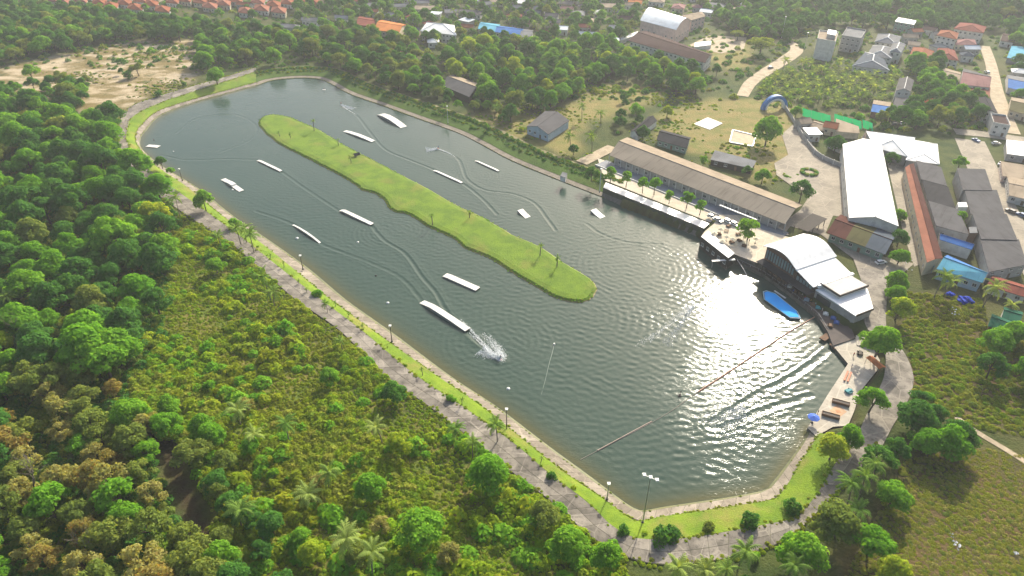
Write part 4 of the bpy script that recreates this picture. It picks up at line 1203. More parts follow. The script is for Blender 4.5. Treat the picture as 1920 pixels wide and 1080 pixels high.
# -- further houses between the gardens
def more_houses(poly, spacing, seed, short, sizes=(9, 15), roofs=('terracotta', 'grey', 'lightgrey', 'white', 'tan', 'red', 'steel', 'silver', 'pink', 'brown')):
    r = np.random.default_rng(seed)
    A = np.array(W2(poly)); lo, hi = A.min(0), A.max(0)
    C = lo+r.random((900, 2))*(hi-lo)
    C = C[in_poly(C, [tuple(a) for a in A])]
    got = []
    for c in C:
        if any((c[0]-g[0])**2+(c[1]-g[1])**2 < spacing**2 for g in got): continue
        if min(float(d_line(c[None], f, True)[0]) for f in FOOT) < 7 or in_any(c[None], FOOT)[0]: continue
        if any(float(d_line(c[None], ln)[0]) < w+4 for ln, w in KEEPLINES): continue
        got.append(c)
        L_, D_ = r.uniform(*sizes), r.uniform(7, 10)
        a = r.normal(-.25, .25)
        e, n_ = np.array([math.cos(a), math.sin(a)]), np.array([-math.sin(a), math.cos(a)])
        q = [c-e*L_/2-n_*D_/2, c+e*L_/2-n_*D_/2, c+e*L_/2+n_*D_/2, c-e*L_/2+n_*D_/2]
        rf = r.choice(list(roofs))
        rn = {'lightgrey': 'pale grey', 'steel': 'blue-grey', 'red': 'faded red', 'brown': 'dark brown'}.get(str(rf), str(rf))
        k = str(r.choice(['gx', 'hip', 'gx', 'shed']))
        bld('garden_house', f"{rn} {dict(gx='gabled', hip='hipped', shed='lean-to')[k]} roof {short}, {place_words(c[0], c[1], 4)}", [proj(p[0], p[1], 4.2) for p in q], 4.2, k, 1.8 if k != 'shed' else .7, str(r.choice(['white', 'cream', 'grey', 'white'])), str(rf), win=3.0, cat='house', group='houses '+short)
more_houses([(560,-6),(1195,-6),(1170,66),(1010,74),(870,66),(760,66),(640,24)], 19, 5, 'among the village trees')
more_houses([(1690,62),(1850,70),(1850,122),(1700,118)], 13.5, 6, 'beside the village street', (8, 12))
more_houses([(1885,90),(1935,90),(1935,240),(1905,240)], 14, 7, 'across the village street', (8, 12))
more_houses([(1900,285),(1940,285),(1940,450),(1925,450)], 15, 8, 'across the shop street', (8, 11))
more_houses([(1300,2),(1400,2),(1400,40),(1310,34)], 16, 9, 'beside the wooded hill', (8, 13))
more_houses([(1500,240),(1570,240),(1575,300),(1540,292)], 14, 10, 'behind the compound wall', (6, 8))
more_houses([(60,-8),(600,-8),(590,12),(540,26),(440,22),(330,16),(180,12),(70,4)], 15, 11, 'in the terracotta estate', (10, 14), ('terracotta', 'terracotta', 'brickroof', 'red'))
# ------------------------------------------------------------------ quay, terrace, deck
M_QUAY = conc_mat('dark_quay_concrete', (0.120, 0.112, 0.095), (0.080, 0.075, 0.062), (0.035, 0.036, 0.028))
M_QWALL = mat('mossy_quay_wall', (0.060, 0.068, 0.045), (0.035, 0.045, 0.028), scale=.4, rough=.9)
M_CREAM = conc_mat('cream_paving', (0.520, 0.460, 0.360), (0.430, 0.375, 0.290), (0.300, 0.255, 0.190), .12)
M_PALE = conc_mat('pale_terrace_concrete', (0.450, 0.410, 0.340), (0.350, 0.315, 0.260), (0.230, 0.205, 0.165), .15)
M_DECK = mat('dark_deck_boards', (0.085, 0.068, 0.060), (0.055, 0.045, 0.042), scale=.3, corr=('X', .5), bump=.4)
M_WHITE = mat('white_plastic', (0.70, 0.70, 0.67), (0.58, 0.58, 0.55), rough=.4, scale=.6, spec=.5)
M_STEELP = mat('galvanised_steel', (0.33, 0.34, 0.35), rough=.45, metal=.7)
M_BLACK = mat('black_rubber', (0.02, 0.02, 0.022), rough=.8)
M_ORANGE = mat('orange_float', (0.46, 0.25, 0.16), (0.36, 0.24, 0.17), rough=.55)
M_TEAK = mat('brown_timber', (0.20, 0.115, 0.065), (0.13, 0.075, 0.045), scale=.8)
def line3(px0, px1, z, n=24):
    a, b_ = G(*px0, z), G(*px1, z)
    return np.array([tuple(a.lerp(b_, i/(n-1))) for i in range(n)])
q0 = line3((1128,371), (1316,449), WZ); q0[:, 2] = WZ-.6
q1 = line3((1130,361), (1318,438), -1.4)
q2 = q1.copy(); q2[:, 2] = 1.0; q2[:, :2] += np.array([.25, .45])*.5
q3 = line3((1136,342), (1330,419), 1.0)
tag(strip('quay_apron', [q0, q1], (M_QUAY,), sub=3), kind='structure')
qw_ = thing('quay_wall', 'dark mossy retaining wall with a white-topped walk along the lake', 'wall', tuple(q1[0]))
def rel(rows, o): return [r_-np.array(o) for r_ in rows]
strip('wall_face', rel([q1, q2], q1[0]), (M_QWALL,), sub=2, parent=qw_)
strip('walk_top', rel([q2, q3], q1[0]), (M_WHITE,), sub=1, parent=qw_)
q4 = q3.copy(); q4[:, 2] = -.2
strip('wall_back', rel([q3, q4], q1[0]), (M_QWALL,), parent=qw_)
sheet('quay_yard', [(1134,338),(1332,417),(1352,398),(1432,432),(1462,442),(1480,440),(1460,424),(1120,296)], M_CREAM, 0.16)

def slab_thing(name, label, cat, px, z, th, top, side, kind=None):
    pts = [G(x, y, z) for x, y in px]
    o0 = pts[0]
    P2 = [Vector((p.x-o0.x, p.y-o0.y, 0)) for p in pts]
    ar = sum(P2[i].x*P2[(i+1) % len(P2)].y-P2[(i+1) % len(P2)].x*P2[i].y for i in range(len(P2)))
    if ar < 0: P2.reverse()
    FOOT.append([(p.x, p.y) for p in pts])
    t = thing(name, label, cat, (o0.x, o0.y, z)) if not kind else tag(ob(name, None, None, (o0.x, o0.y, z)), label, None, None, kind)
    tr = tessellate_polygon([P2])
    m_ = mk_mesh('top', P2, tr, (top,))
    if sum(p.normal.z*p.area for p in m_.polygons) < 0: m_.flip_normals()
    ob('top', m_, t)
    g = MB()
    for i in range(len(P2)):
        a, b_ = P2[i], P2[(i+1) % len(P2)]
        g.face([a-Vector((0, 0, th)), b_-Vector((0, 0, th)), b_-Vector((0, 0, .004)), a-Vector((0, 0, .004))])
    g.build('side', side, t)
    return t
slab_thing('cafe_terrace', 'cream paved cafe terrace standing over the lake beside the clubhouse', 'terrace', [(1316,441),(1322,433),(1338,420),(1350,402),(1400,404),(1428,430),(1484,446),(1474,462),(1446,492),(1436,499),(1378,477),(1368,484)], 0.7, 4.2, M_CREAM, M_QUAY)
slab_thing('deck', 'dark boarded deck along the water in front of the clubhouse', 'deck', [(1376,487),(1432,514),(1478,547),(1533,592),(1552,622),(1562,648),(1604,634),(1592,604),(1446,494),(1384,479)], -1.5, 2.2, M_DECK, M_QUAY)
slab_thing('swim_terrace', 'pale concrete terrace with tables at the corner of the lake', 'terrace', [(1562,648),(1590,682),(1552,740),(1514,802),(1530,818),(1562,800),(1590,798),(1602,770),(1612,735),(1645,694),(1650,676),(1636,650),(1604,632)], -1.9, 2.2, M_PALE, M_QUAY)
boat = bld('boathouse', 'dark open boathouse with a flat white roof at the terrace corner', [(1314,443),(1366,484),(1378,475),(1328,432)], 5.4, 'flat', 0, 'dark', 'white', over=.1, cat='boathouse', z0=WZ, parapet=0, win=3.2, door=False)
# railing of the deck
rl = thing('deck_railing', 'thin steel railing along the edge of the dark deck', 'railing', tuple(G(1376, 487, -1.5)))
pts = [G(x, y, -1.5) for x, y in [(1378,487),(1432,513),(1478,546),(1533,591),(1552,621)]]
ln = resample([tuple(p) for p in pts], 30)
o0 = np.array(rl.location)
g = MB(); g.tube([tuple(p-o0+np.array([0, 0, 1.0])) for p in ln], .05, 5); g.build('handrail', M_STEELP, rl)
pm = MB(); pm.box(-.04, .04, -.04, .04, 0, 1.0); pmm = pm.mesh('post', M_STEELP)
for p in ln[::2]: ob('post', pmm, rl, tuple(p-o0))

# ------------------------------------------------------------------ clubhouse
ch = thing('clubhouse', 'white clubhouse with a curved roof stepping down to flat white roofs over the deck', 'clubhouse', (96.3, 219.0, -1.5), math.atan2(-.893, .45))
FOOT.append([(96, 219), (114, 183), (132, 192), (114, 228)])
M_WR = mat('white_roof_membrane', (0.82, 0.82, 0.80), (0.76, 0.76, 0.74), rough=.55, scale=.15, dirt=((.35, .34, .32), .3, .25))
M_GR = mat('pale_grey_roof_membrane', (0.50, 0.49, 0.46), (0.42, 0.41, 0.39), rough=.8, scale=.2, dirt=((.3, .29, .27), .4, .4))
def arc(xs, zs, y0, y1, th=.3):
    g = MB()
    for i in range(len(xs)-1):
        g.slab([(xs[i], y0, zs[i]), (xs[i+1], y0, zs[i+1]), (xs[i+1], y1, zs[i+1]), (xs[i], y1, zs[i])], th)
    return g
xs = np.linspace(-2.2, 14.5, 16); zc = 9.2+1.9*np.sin((xs+2.2)/16.7*math.pi*1.02)-0.9*sstep(8, 14.5, xs)
arc(xs, zc, -.8, 19.5).build('curved_roof', M_WR, ch, smooth=False)
xs2 = np.linspace(13.8, 23, 9); zs2 = 7.6-1.6*((xs2-13.8)/9.2)+.35*np.cos((xs2-13.8)/9.2*3.1)
arc(xs2, zs2, -.6, 18.6).build('lower_roof', M_WR, ch)
g = MB(); g.box(23.0, 24.0, 1.0, 18.4, 5.2, 6.35); g.build('roof_step', M_WR, ch)
g = MB(); g.slab([(23, 2.6, 6.2), (31.5, 2.6, 6.2), (31.5, 16.5, 6.2), (23, 16.5, 6.2)], .35); g.build('flat_roof', M_GR, ch)
g = MB(); g.slab([(23.5, .2, 4.7), (41, .2, 4.7), (41, 8.5, 4.7), (31.6, 16.8, 4.7), (23.5, 16.8, 4.7)], .35); g.build('terrace_roof', M_WR, ch)
for nm, q in (('parapet', (31.5, 31.8, 2.6, 16.5, 5.9, 6.7)), ('parapet', (23, 31.8, 2.3, 2.6, 5.9, 6.7)), ('parapet', (40.8, 41.1, .2, 8.5, 4.4, 5.2))):
    g = MB(); g.box(*q); g.build(nm, WALLS['dark'], ch)
g = MB()
prof = [(-1.2, 0), (14, 0)] + [(x, z-.35) for x, z in list(zip(xs, zc))[::-1] if -1.2 <= x <= 14]
n_ = len(prof)
g.v += [(p[0], 0.0, p[1]) for p in prof]+[(p[0], 18.4, p[1]) for p in prof]
g.f.append(tuple(range(n_))); g.m.append(0); g.f.append(tuple(2*n_-1-i for i in range(n_))); g.m.append(0)
for i in range(n_):
    j = (i+1) % n_; g.f.append((i, n_+i, n_+j, j)); g.m.append(0)
g.build('hall_wall', WALLS['brown'], ch)
g = MB(); g.box(14, 23.4, .4, 18, 0, 5.5); g.build('wing_wall', WALLS['dark'], ch)
g = MB(); g.box(23.4, 31.3, 2.8, 16.3, 4.7, 5.85); g.build('upper_wall', WALLS['white'], ch)
g = MB(); g.prism([(23.4, .6), (40.6, .6), (40.6, 8.2), (31.4, 16.4), (23.4, 16.4)], 0, 4.35); g.build('wing_wall', WALLS['grey'], ch)
M_TEAL = mat('pale_teal_glazing', (0.18, 0.25, 0.26), rough=.15, spec=.6)
for k in range(11):
    x = -.2+k*1.28
    hgt = min(3.6, float(np.interp(x, xs, zc))-6.4)
    g = MB(); g.box(x-.45, x+.45, -.08, .05, 4.6, 4.6+hgt); w_ = g.build('window', M_TEAL, ch)
    g = MB(); g.box(x+.48, x+.66, -.16, .05, 4.4, 4.8+hgt); g.build('mullion', WALLS['dark'], ch)
for k in range(5):
    g = MB(); g.box(14.6+k*1.5, 15.7+k*1.5, .30, .45, 3.6, 5.3); g.build('window', M_TEAL, ch)
for k in range(10):
    g = MB(); g.box(-1+k*2.5, -.75+k*2.5, -3.2, -2.95, 0, 3.3); g.build('post', WALLS['dark'], ch)
g = MB(); g.slab([(-1.4, -3.6, 3.5), (23.5, -3.6, 3.5), (23.5, -.2, 3.9), (-1.4, -.2, 3.9)], .2); g.build('canopy', ROOFS['dark'], ch)
g = MB(); g.box(24.5, 30.5, .35, .58, 0, 3.4); g.build('shopfront', M_GLASS, ch)

# ------------------------------------------------------------------ things standing about
M_SKIN = mat('skin', (0.36, 0.21, 0.14), rough=.6)
def person_mesh(pose, top, bottom):
    """one continuous figure grown over a skeleton, 1.7 m"""
    if pose == 'ride':
        J = [(0, 0, .82), (0, .02, 1.12), (0, .05, 1.38), (0, .06, 1.50), (0, .07, 1.66), (.19, .05, 1.36), (.26, .30, 1.18), (.12, .58, 1.14), (-.19, .05, 1.36), (-.26, .30, 1.18), (-.10, .58, 1.14), (.12, 0, .78), (.30, .16, .44), (.34, .02, .06), (.36, .16, .03), (-.12, 0, .78), (-.30, .16, .44), (-.34, .02, .06), (-.36, .16, .03)]
    elif pose == 'sit':
        J = [(0, 0, .50), (0, .0, .80), (0, .0, 1.06), (0, .01, 1.18), (0, .02, 1.34), (.19, 0, 1.04), (.24, .10, .78), (.14, .34, .74), (-.19, 0, 1.04), (-.24, .10, .78), (-.14, .34, .74), (.10, .02, .48), (.13, .44, .48), (.13, .44, .06), (.13, .58, .03), (-.10, .02, .48), (-.13, .44, .48), (-.13, .44, .06), (-.13, .58, .03)]
    else:
        J = [(0, 0, .92), (0, 0, 1.18), (0, 0, 1.42), (0, .01, 1.52), (0, .02, 1.66), (.19, 0, 1.40), (.25, .02, 1.12), (.24, .12, .86), (-.19, 0, 1.40), (-.25, .02, 1.12), (-.22, .14, .90), (.10, 0, .88), (.12, .03, .48), (.13, -.02, .06), (.13, .14, .03), (-.10, 0, .88), (-.12, .03, .48), (-.13, -.02, .06), (-.13, .14, .03)]
    E_ = [(0, 1), (1, 2), (2, 3), (3, 4), (2, 5), (5, 6), (6, 7), (2, 8), (8, 9), (9, 10), (0, 11), (11, 12), (12, 13), (13, 14), (0, 15), (15, 16), (16, 17), (17, 18)]
    Rr = [.15, .14, .15, .06, .11, .07, .05, .04, .07, .05, .04, .09, .065, .045, .04, .09, .065, .045, .04]
    me_ = bpy.data.meshes.new('body'); me_.from_pydata(J, E_, [])
    o = bpy.data.objects.new('body', me_); COL.objects.link(o)
    md = o.modifiers.new('skin', 'SKIN')
    for v, r_ in zip(me_.skin_vertices[0].data, Rr): v.radius = (r_, r_)
    me_.skin_vertices[0].data[0].use_root = True
    sb = o.modifiers.new('sub', 'SUBSURF'); sb.levels = sb.render_levels = 1
    dg = bpy.context.evaluated_depsgraph_get()
    out = bpy.data.meshes.new_from_object(o.evaluated_get(dg))
    bpy.data.objects.remove(o)
    out.name = 'body'
    out.materials.clear()
    for m_ in (M_SKIN, top, bottom, M_BLACK): out.materials.append(m_)
    hip, neck = J[0][2], J[3][2]
    for p in out.polygons:
        z = p.center.z
        ax = abs(p.center.x)
        p.material_index = 3 if z > neck+.16 else (0 if z > neck-.04 or (ax > .215 and z > hip*.8 and pose != 'ride') else (1 if z > hip+.05 else (2 if z > hip*.48 else 0)))
        p.use_smooth = True
    return out
CL = {'red': mat('red_cloth', (.45, .06, .05)), 'blue': mat('blue_cloth', (.07, .14, .40)), 'white': mat('white_cloth', (.62, .62, .6)), 'black': mat('black_cloth', (.03, .03, .035)), 'yellow': mat('yellow_cloth', (.55, .42, .08)), 'teal': mat('teal_cloth', (.08, .34, .36))}
PM = {}
def person(px, py, z, pose, top, bottom, label, rz=0.0, dz=0.0):
    k = (pose, top, bottom)
    if k not in PM: PM[k] = person_mesh(pose, CL[top], CL[bottom])
    q = G(px, py, z)
    return tag(ob('person', PM[k], None, (q.x, q.y, z+dz), rz), label, 'person')
person(1503, 557, -1.5, 'stand', 'white', 'black', 'person in white shirt standing on the dark deck near the blue raft', .4)
person(1508, 562, -1.5, 'stand', 'red', 'blue', 'person in red shirt standing on the dark deck', 2)
person(1519, 568, -1.5, 'stand', 'yellow', 'black', 'person in yellow shirt standing on the dark deck', 3.5)
person(1528, 574, -1.5, 'stand', 'teal', 'black', 'person in teal shirt by the deck railing', 5)
person(1472, 538, -1.5, 'stand', 'white', 'blue', 'person in white shirt and blue shorts at the far part of the deck', 1)
person(1541, 584, -1.5, 'stand', 'white', 'white', 'person all in white near the end of the deck', 1.5)
person(1487, 548, -1.5, 'sit', 'blue', 'black', 'person in blue sitting at the deck edge', 2.6)
person(1600, 668, -1.9, 'stand', 'red', 'black', 'person in red shirt on the pale corner terrace', .2)
person(1596, 690, -1.9, 'stand', 'blue', 'black', 'person in blue shirt on the pale corner terrace', 4)
person(1533, 776, -1.9, 'stand', 'black', 'black', 'person in black beside the blue parasol', 1)
person(1524, 790, -1.9, 'sit', 'yellow', 'blue', 'person in yellow sitting at the water under the blue parasol', 2)
person(1318, 452, .7, 'stand', 'red', 'black', 'person in red at the boathouse corner of the terrace', 1)
person(1394, 448, .7, 'stand', 'white', 'black', 'person in white shirt among the cafe tables', 3)
person(1404, 455, .7, 'stand', 'black', 'blue', 'person in black shirt among the cafe tables', 5)
person(1660, 664, .1, 'stand', 'black', 'teal', 'person in black walking on the access road', 1.2)

# -- wakeboarders with board, spray and tow rope
M_FOAM = mat('white_foam', (0.80, 0.82, 0.82), (0.70, 0.74, 0.74), rough=.9)
def spray(name, px, label, n, length, width, height, heading, seed):
    r = np.random.default_rng(seed)
    q = G(*px, WZ)
    t = r.random(n)**1.5
    s = r.normal(0, .5, n)*width*(.25+t)
    C = np.stack([-t*length*math.cos(heading)-s*math.sin(heading), -t*length*math.sin(heading)+s*math.cos(heading), .05+np.abs(r.normal(0, .5, n))*height*np.exp(-t*2.2)], 1)
    V, Q_ = leaves(r, C, rnd_unit(r, n), .15, 1.0)
    return tag(ob(name, np_mesh(name, V, Q_, (M_FOAM,)), None, (q.x, q.y, WZ)), label, 'spray', kind='stuff')
def board(px, py, label, heading, z=.12):
    q = G(px, py, WZ)
    g = MB()
    for i, (x, zz) in enumerate(zip(np.linspace(-.7, .7, 8), [.16, .06, .02, 0, 0, .02, .06, .16])):
        pass
    xs_ = np.linspace(-.7, .7, 8); zz = [.16, .06, .02, 0, 0, .02, .06, .16]; ws = [.10, .18, .21, .22, .22, .21, .18, .10]
    for i in range(7):
        g.slab([(xs_[i], -ws[i], zz[i]+.05), (xs_[i+1], -ws[i+1], zz[i+1]+.05), (xs_[i+1], ws[i+1], zz[i+1]+.05), (xs_[i], ws[i], zz[i]+.05)], .04)
    return tag(g.build('wakeboard', CL['red'], None, (q.x, q.y, WZ+z), heading), label, 'wakeboard')
h1 = math.atan2(*(np.array(G(938, 674, WZ)[:2])-np.array(G(905, 648, WZ)[:2]))[::-1])
board(938, 674, 'wakeboard of the rider throwing the big spray', h1)
person(938, 674, WZ, 'ride', 'black', 'blue', 'wakeboarder leaning back ahead of the big spray', h1-1.57, .2)
spray('spray', (938, 674), 'big white spray trailing the nearest wakeboarder', 3000, 8, 2.6, 1.3, h1+.25, 1)
board(640, 197, 'wakeboard of the rider at the far end of the lake', 2.2)
person(640, 197, WZ, 'ride', 'red', 'black', 'wakeboarder in red at the far end of the lake', .6, .2)
spray('spray', (640, 197), 'white wash behind the far wakeboarder', 1600, 11, 1.6, .5, h1+math.pi+.2, 2)
board(822, 279, 'wakeboard of the rider between far bank and rails', 2.4)
person(822, 279, WZ, 'ride', 'blue', 'black', 'wakeboarder in blue between far bank and rails', .8, .2)
spray('spray', (820, 280), 'white splash around the rider near the far bank', 1500, 6, 2.6, .7, 0.2, 3)
spray('spray', (1300, 575), 'pale foam streak in the sun glitter', 900, 26, 1.8, .05, 1.0, 4)
spray('spray', (1395, 765), 'pale foam patch inside the turning wake near the corner terrace', 1600, 14, 6.0, .04, .7, 5)
def foam_trail(px, n, width, label, seed, lift=.16):
    r = np.random.default_rng(seed)
    L_ = smooth_line([tuple(G(x, y, WZ)) for x, y in px], 10)
    i = (len(L_)-1)*r.random(n)**.6
    k = np.minimum(i.astype(int), len(L_)-2); f = (i-k)[:, None]
    C = L_[k]*(1-f)+L_[k+1]*f
    C[:, :2] += r.normal(0, width, (n, 2)); C[:, 2] = WZ+lift+np.abs(r.normal(0, .05, n))
    o0 = L_[-1].copy()
    V, Q_ = leaves(r, C-o0, np.tile([0, 0, 1.0], (n, 1)), .12, .5)
    return tag(ob('foam', np_mesh('foam', V, Q_, (M_FOAM,)), None, tuple(o0)), label, 'foam', kind='stuff')
foam_trail([(876,622),(905,648),(922,664),(938,676)], 900, .22, 'white streak running from the longest ramp to the nearest rider', 11)
foam_trail([(862,598),(885,622),(912,650),(938,674)], 900, .28, 'second white streak beside the longest ramp', 12)
foam_trail([(905,628),(925,645),(936,662),(940,674)], 1500, .9, 'fan of thin spray on the island side of the nearest rider', 13)
foam_trail([(668,216),(652,206),(640,198)], 500, .25, 'white streak behind the far rider', 14)
foam_trail([(856,296),(840,287),(822,280)], 500, .25, 'white streak behind the rider near the far bank', 15)
foam_trail([(1190,650),(1235,625),(1275,590),(1302,572)], 900, .7, 'pale foam streak in open water before the sun glitter', 16, .1)
g_ = G(608, 168, WZ)
person(608, 170, WZ, 'stand', 'black', 'black', 'dark figure standing on a float at the far end of the lake', 0, .25)
tg = MB(); tg.prism([(-.9, -.5), (.9, -.5), (.9, .5), (-.9, .5)], -.1, .22); tag(tg.build('float', M_WHITE, None, (g_.x, g_.y-.5, WZ)), 'small float under the dark figure at the far end', 'float')

# -- features for the riders
M_PE = mat('white_slider_sheet', (0.66, 0.65, 0.60), (0.52, 0.51, 0.47), rough=.35, scale=.5, spec=.5, dirt=((.3, .29, .25), .6, .35))
M_PEG = mat('grey_slider_side', (0.24, 0.25, 0.25), (0.16, 0.17, 0.17), rough=.6, scale=.5)
def feature(pa, pb, width, prof, label, name='wake_slider', cat='slider', z=0.25, side=M_PEG):
    """floating obstacle: side profile [(t, height)] between the pixel ends pa and pb"""
    a, b_ = G(*pa, WZ+z), G(*pb, WZ+z)
    d = b_-a; L = math.hypot(d.x, d.y)
    t = thing(name, label, cat, (a.x, a.y, WZ), math.atan2(d.y, d.x), 'features for the wakeboarders')
    h = width/2
    prof = [(u_, .05+z_*.68) for u_, z_ in prof]
    g = MB()
    for (u0, z0), (u1, z1) in zip(prof, prof[1:]):
        g.slab([(u0*L, -h, z0), (u1*L, -h, z1), (u1*L, h, z1), (u0*L, h, z0)], .10)
    g.build('riding_surface', M_PE, t)
    for sg in (-1, 1):
        g = MB()
        for (u0, z0), (u1, z1) in zip(prof, prof[1:]):
            y0, y1 = sg*(h-.12), sg*(h-.04)
            q = [(u0*L, y0, -.2), (u1*L, y0, -.2), (u1*L, y0, z1-.11), (u0*L, y0, z0-.11)]
            g.face(q); g.face([(x, y1, zz) for x, y, zz in q][::-1])
        g.build('side_panel', side, t)
    g = MB(); g.box(.06*L, .94*L, -h*.8, h*.8, -.35, .05); g.build('float', M_BLACK, t)
    return t
ARCH = [(0, .12), (.1, .6), (.25, 1.1), (.5, 1.35), (.75, 1.15), (.9, .7), (1, .15)]
FLATR = [(0, .1), (.12, .7), (.88, .75), (1, .5)]
feature((712,214), (757,238), 4.2, [(0, .2), (.1, 1.3), (.3, 2.2), (.55, 2.2), (.8, 1.3), (1, .15)], 'wide white curved ramp floating near the far bank')
feature((646,245), (700,265), 2.6, [(0, .1), (.2, .8), (.5, 1.2), (.8, .9), (1, .4)], 'long pointed white slider beside the island tip')
feature((891,301), (935,321), 1.1, FLATR, 'thin pale rail nearest the far bank')
feature((813,319), (866,343), 1.3, FLATR, 'thin white rail between island and far bank')
feature((483,300), (527,321), 1.5, FLATR, 'white box slider near the far corner of the lake')
feature((418,335), (453,358), 2.4, [(0, .1), (.25, .7), (.45, 1.5), (.6, 1.5), (.62, .6), (1, .3)], 'stepped white ramp close to the long bank', side=M_PE)
feature((638,394), (698,421), 1.9, [(0, .2), (.12, 1.3), (.3, 1.2), (1, .7)], 'white slider with a raised end beside the island')
feature((549,421), (600,455), .9, ARCH, 'slim curved white rail close to the long bank')
feature((834,516), (896,543), 2.7, [(0, .6), (.15, .9), (1, .8)], 'broad flat white box in mid channel')
feature((791,565), (877,620), 2.4, [(0, .05), (.22, 1.5), (.35, 1.7), (.7, 1.5), (1, 1.0)], 'longest grey-white ramp with a dark side facing the long bank')
feature((990,407), (975,396), 2.8, [(0, .05), (.5, .6), (.95, 1.5), (1, 1.5)], 'small white kicker nearer the island', 'wake_kicker', 'kicker')
feature((1130,407), (1112,396), 3.0, [(0, .05), (.5, .6), (.95, 1.6), (1, 1.6)], 'small white kicker nearer the quay', 'wake_kicker', 'kicker')
feature((276,273), (298,275), 3.0, [(0, .3), (.5, .45), (1, .3)], 'white starting pontoon at the far corner of the lake', 'pontoon', 'pontoon')
person(290, 268, WZ, 'stand', 'black', 'black', 'dark figure standing on the starting pontoon', 1, .5)
def buoy(px, py, r_, label, m_=M_WHITE, name='buoy'):
    q = G(px, py, WZ)
    t = thing(name, label, 'buoy', (q.x, q.y, WZ))
    b = bmesh.new(); bmesh.ops.create_icosphere(b, subdivisions=2, radius=r_); bmesh.ops.scale(b, vec=(1, 1, .7), verts=b.verts)
    me_ = bpy.data.meshes.new('float'); b.to_mesh(me_); b.free(); me_.materials.append(m_)
    me_.polygons.foreach_set('use_smooth', [True]*len(me_.polygons))
    ob('float', me_, t)
    g = MB(); g.tube([(0, 0, r_*.6), (0, 0, r_*1.1)], .05, 5); g.build('eye', M_STEELP, t)
    return t
for px, py, r_, l_ in ((557,447,.7,'white buoy below the slim curved rail'),(671,454,.5,'white buoy in the ripples beside the island'),(727,568,.6,'white buoy off the long bank'),(953,729,.6,'white buoy close to the long bank near the dam'),(325,284,.4,'small white buoy near the starting pontoon'),(436,356,.5,'small white buoy under the stepped ramp')):
    buoy(px, py, r_, l_)
buoy(705, 517, .5, 'small dark buoy between two wakes', M_BLACK)
# sunken pale pipe with a white head
a, b_ = G(1039, 646, WZ), G(1012, 752, WZ)
t = thing('floating_hose', 'pale floating hose with a white head in open water', 'hose', (a.x, a.y, WZ))
g = MB(); P_ = [(b_-a)*(i/12)+Vector((.05*math.sin(i), 0, .06-.012*i)) for i in range(13)]; g.tube(P_, .13, 6, r1=.07); g.build('pipe', mat('algae_covered_hose', (.17, .21, .18)), t)
g = MB(); g.tube([(0, 0, -.1), (0, 0, .5)], .42, 8, r1=.3); g.build('head', M_WHITE, t)
q = G(1274, 742, WZ); t = thing('marker_post', 'dark leaning marker post beside the float line', 'marker', (q.x, q.y, WZ))
g = MB(); g.tube([(0, 0, -.5), (.3, .1, 1.9)], .12, 6); g.build('post', M_BLACK, t); g = MB(); g.prism([(-.5, -.5), (.5, -.5), (.5, .5), (-.5, .5)], -.15, .15); g.build('float', M_BLACK, t)
# float line
fl = thing('float_line', 'line of orange floats and rope closing off the corner of the lake', 'float line', tuple(G(1528, 594, WZ)))
o0 = Vector(fl.location)
fm_ = MB(); fm_.tube([(-.36, 0, 0), (-.28, 0, 0), (.28, 0, 0), (.36, 0, 0)], .24, 8); fmm = fm_.mesh('float', M_ORANGE, smooth=True)
P_ = resample(smooth_line([tuple(G(x, y, WZ+.12)) for x, y in [(1528,594),(1480,622),(1430,655),(1370,695),(1310,734)]], 8), 62)
for i, p in enumerate(P_):
    d = P_[min(i+1, 61)]-P_[max(i-1, 0)]
    ob('float', fmm, fl, tuple(Vector(p)-o0), math.atan2(d[1], d[0]))
R_ = smooth_line([tuple(G(x, y, WZ+.08)) for x, y in [(1528,594),(1430,655),(1310,734),(1262,768),(1222,792),(1165,822),(1120,845),(1088,862)]], 10)
g = MB(); g.tube([Vector(p)-o0 for p in R_], .07, 5); g.build('rope', mat('weathered_rope', (.36, .33, .27)), fl)
P2_ = resample(np.array([tuple(G(1222, 790, WZ+.12)), tuple(G(1120, 845, WZ+.12))]), 2)
g = MB(); g.tube([Vector(p)-o0 for p in P2_], .2, 7); g.build('boom', mat('weathered_boom', (.34, .27, .22)), fl)

# -- blue raft, white float, wooden platforms
rp = [G(x, y, WZ+.7) for x, y in [(1431,547),(1437,545),(1453,550),(1495,584),(1501,597),(1482,596),(1433,561)]][::-1]
t = thing('blue_raft', 'long light blue raft with pointed ends moored at the deck', 'raft', (rp[0].x, rp[0].y, WZ))
pl = [(p.x-rp[0].x, p.y-rp[0].y) for p in rp]
if sum(pl[i][0]*pl[(i+1) % 7][1]-pl[(i+1) % 7][0]*pl[i][1] for i in range(7)) < 0: pl.reverse()
cx_, cy2 = np.mean(pl, 0)
g = MB(); g.prism(pl, -.3, .62); g.build('hull', mat('dark_raft_hull', (.03, .05, .07), rough=.5), t)
g = MB(); g.prism([(cx_+(x-cx_)*.93, cy2+(y-cy2)*.93) for x, y in pl], .62, .74); g.build('top', mat('light_blue_vinyl', (.020, .33, .80), (.02, .29, .74), rough=.75, spec=.1), t)
for i in range(7):
    a, b_ = pl[i], pl[(i+1) % 7]
    g = MB(); g.tube([(*a, .68), (*b_, .68)], .13, 6); g.build('rim', mat('pale_blue_rim', (.35, .55, .66), rough=.4), t)
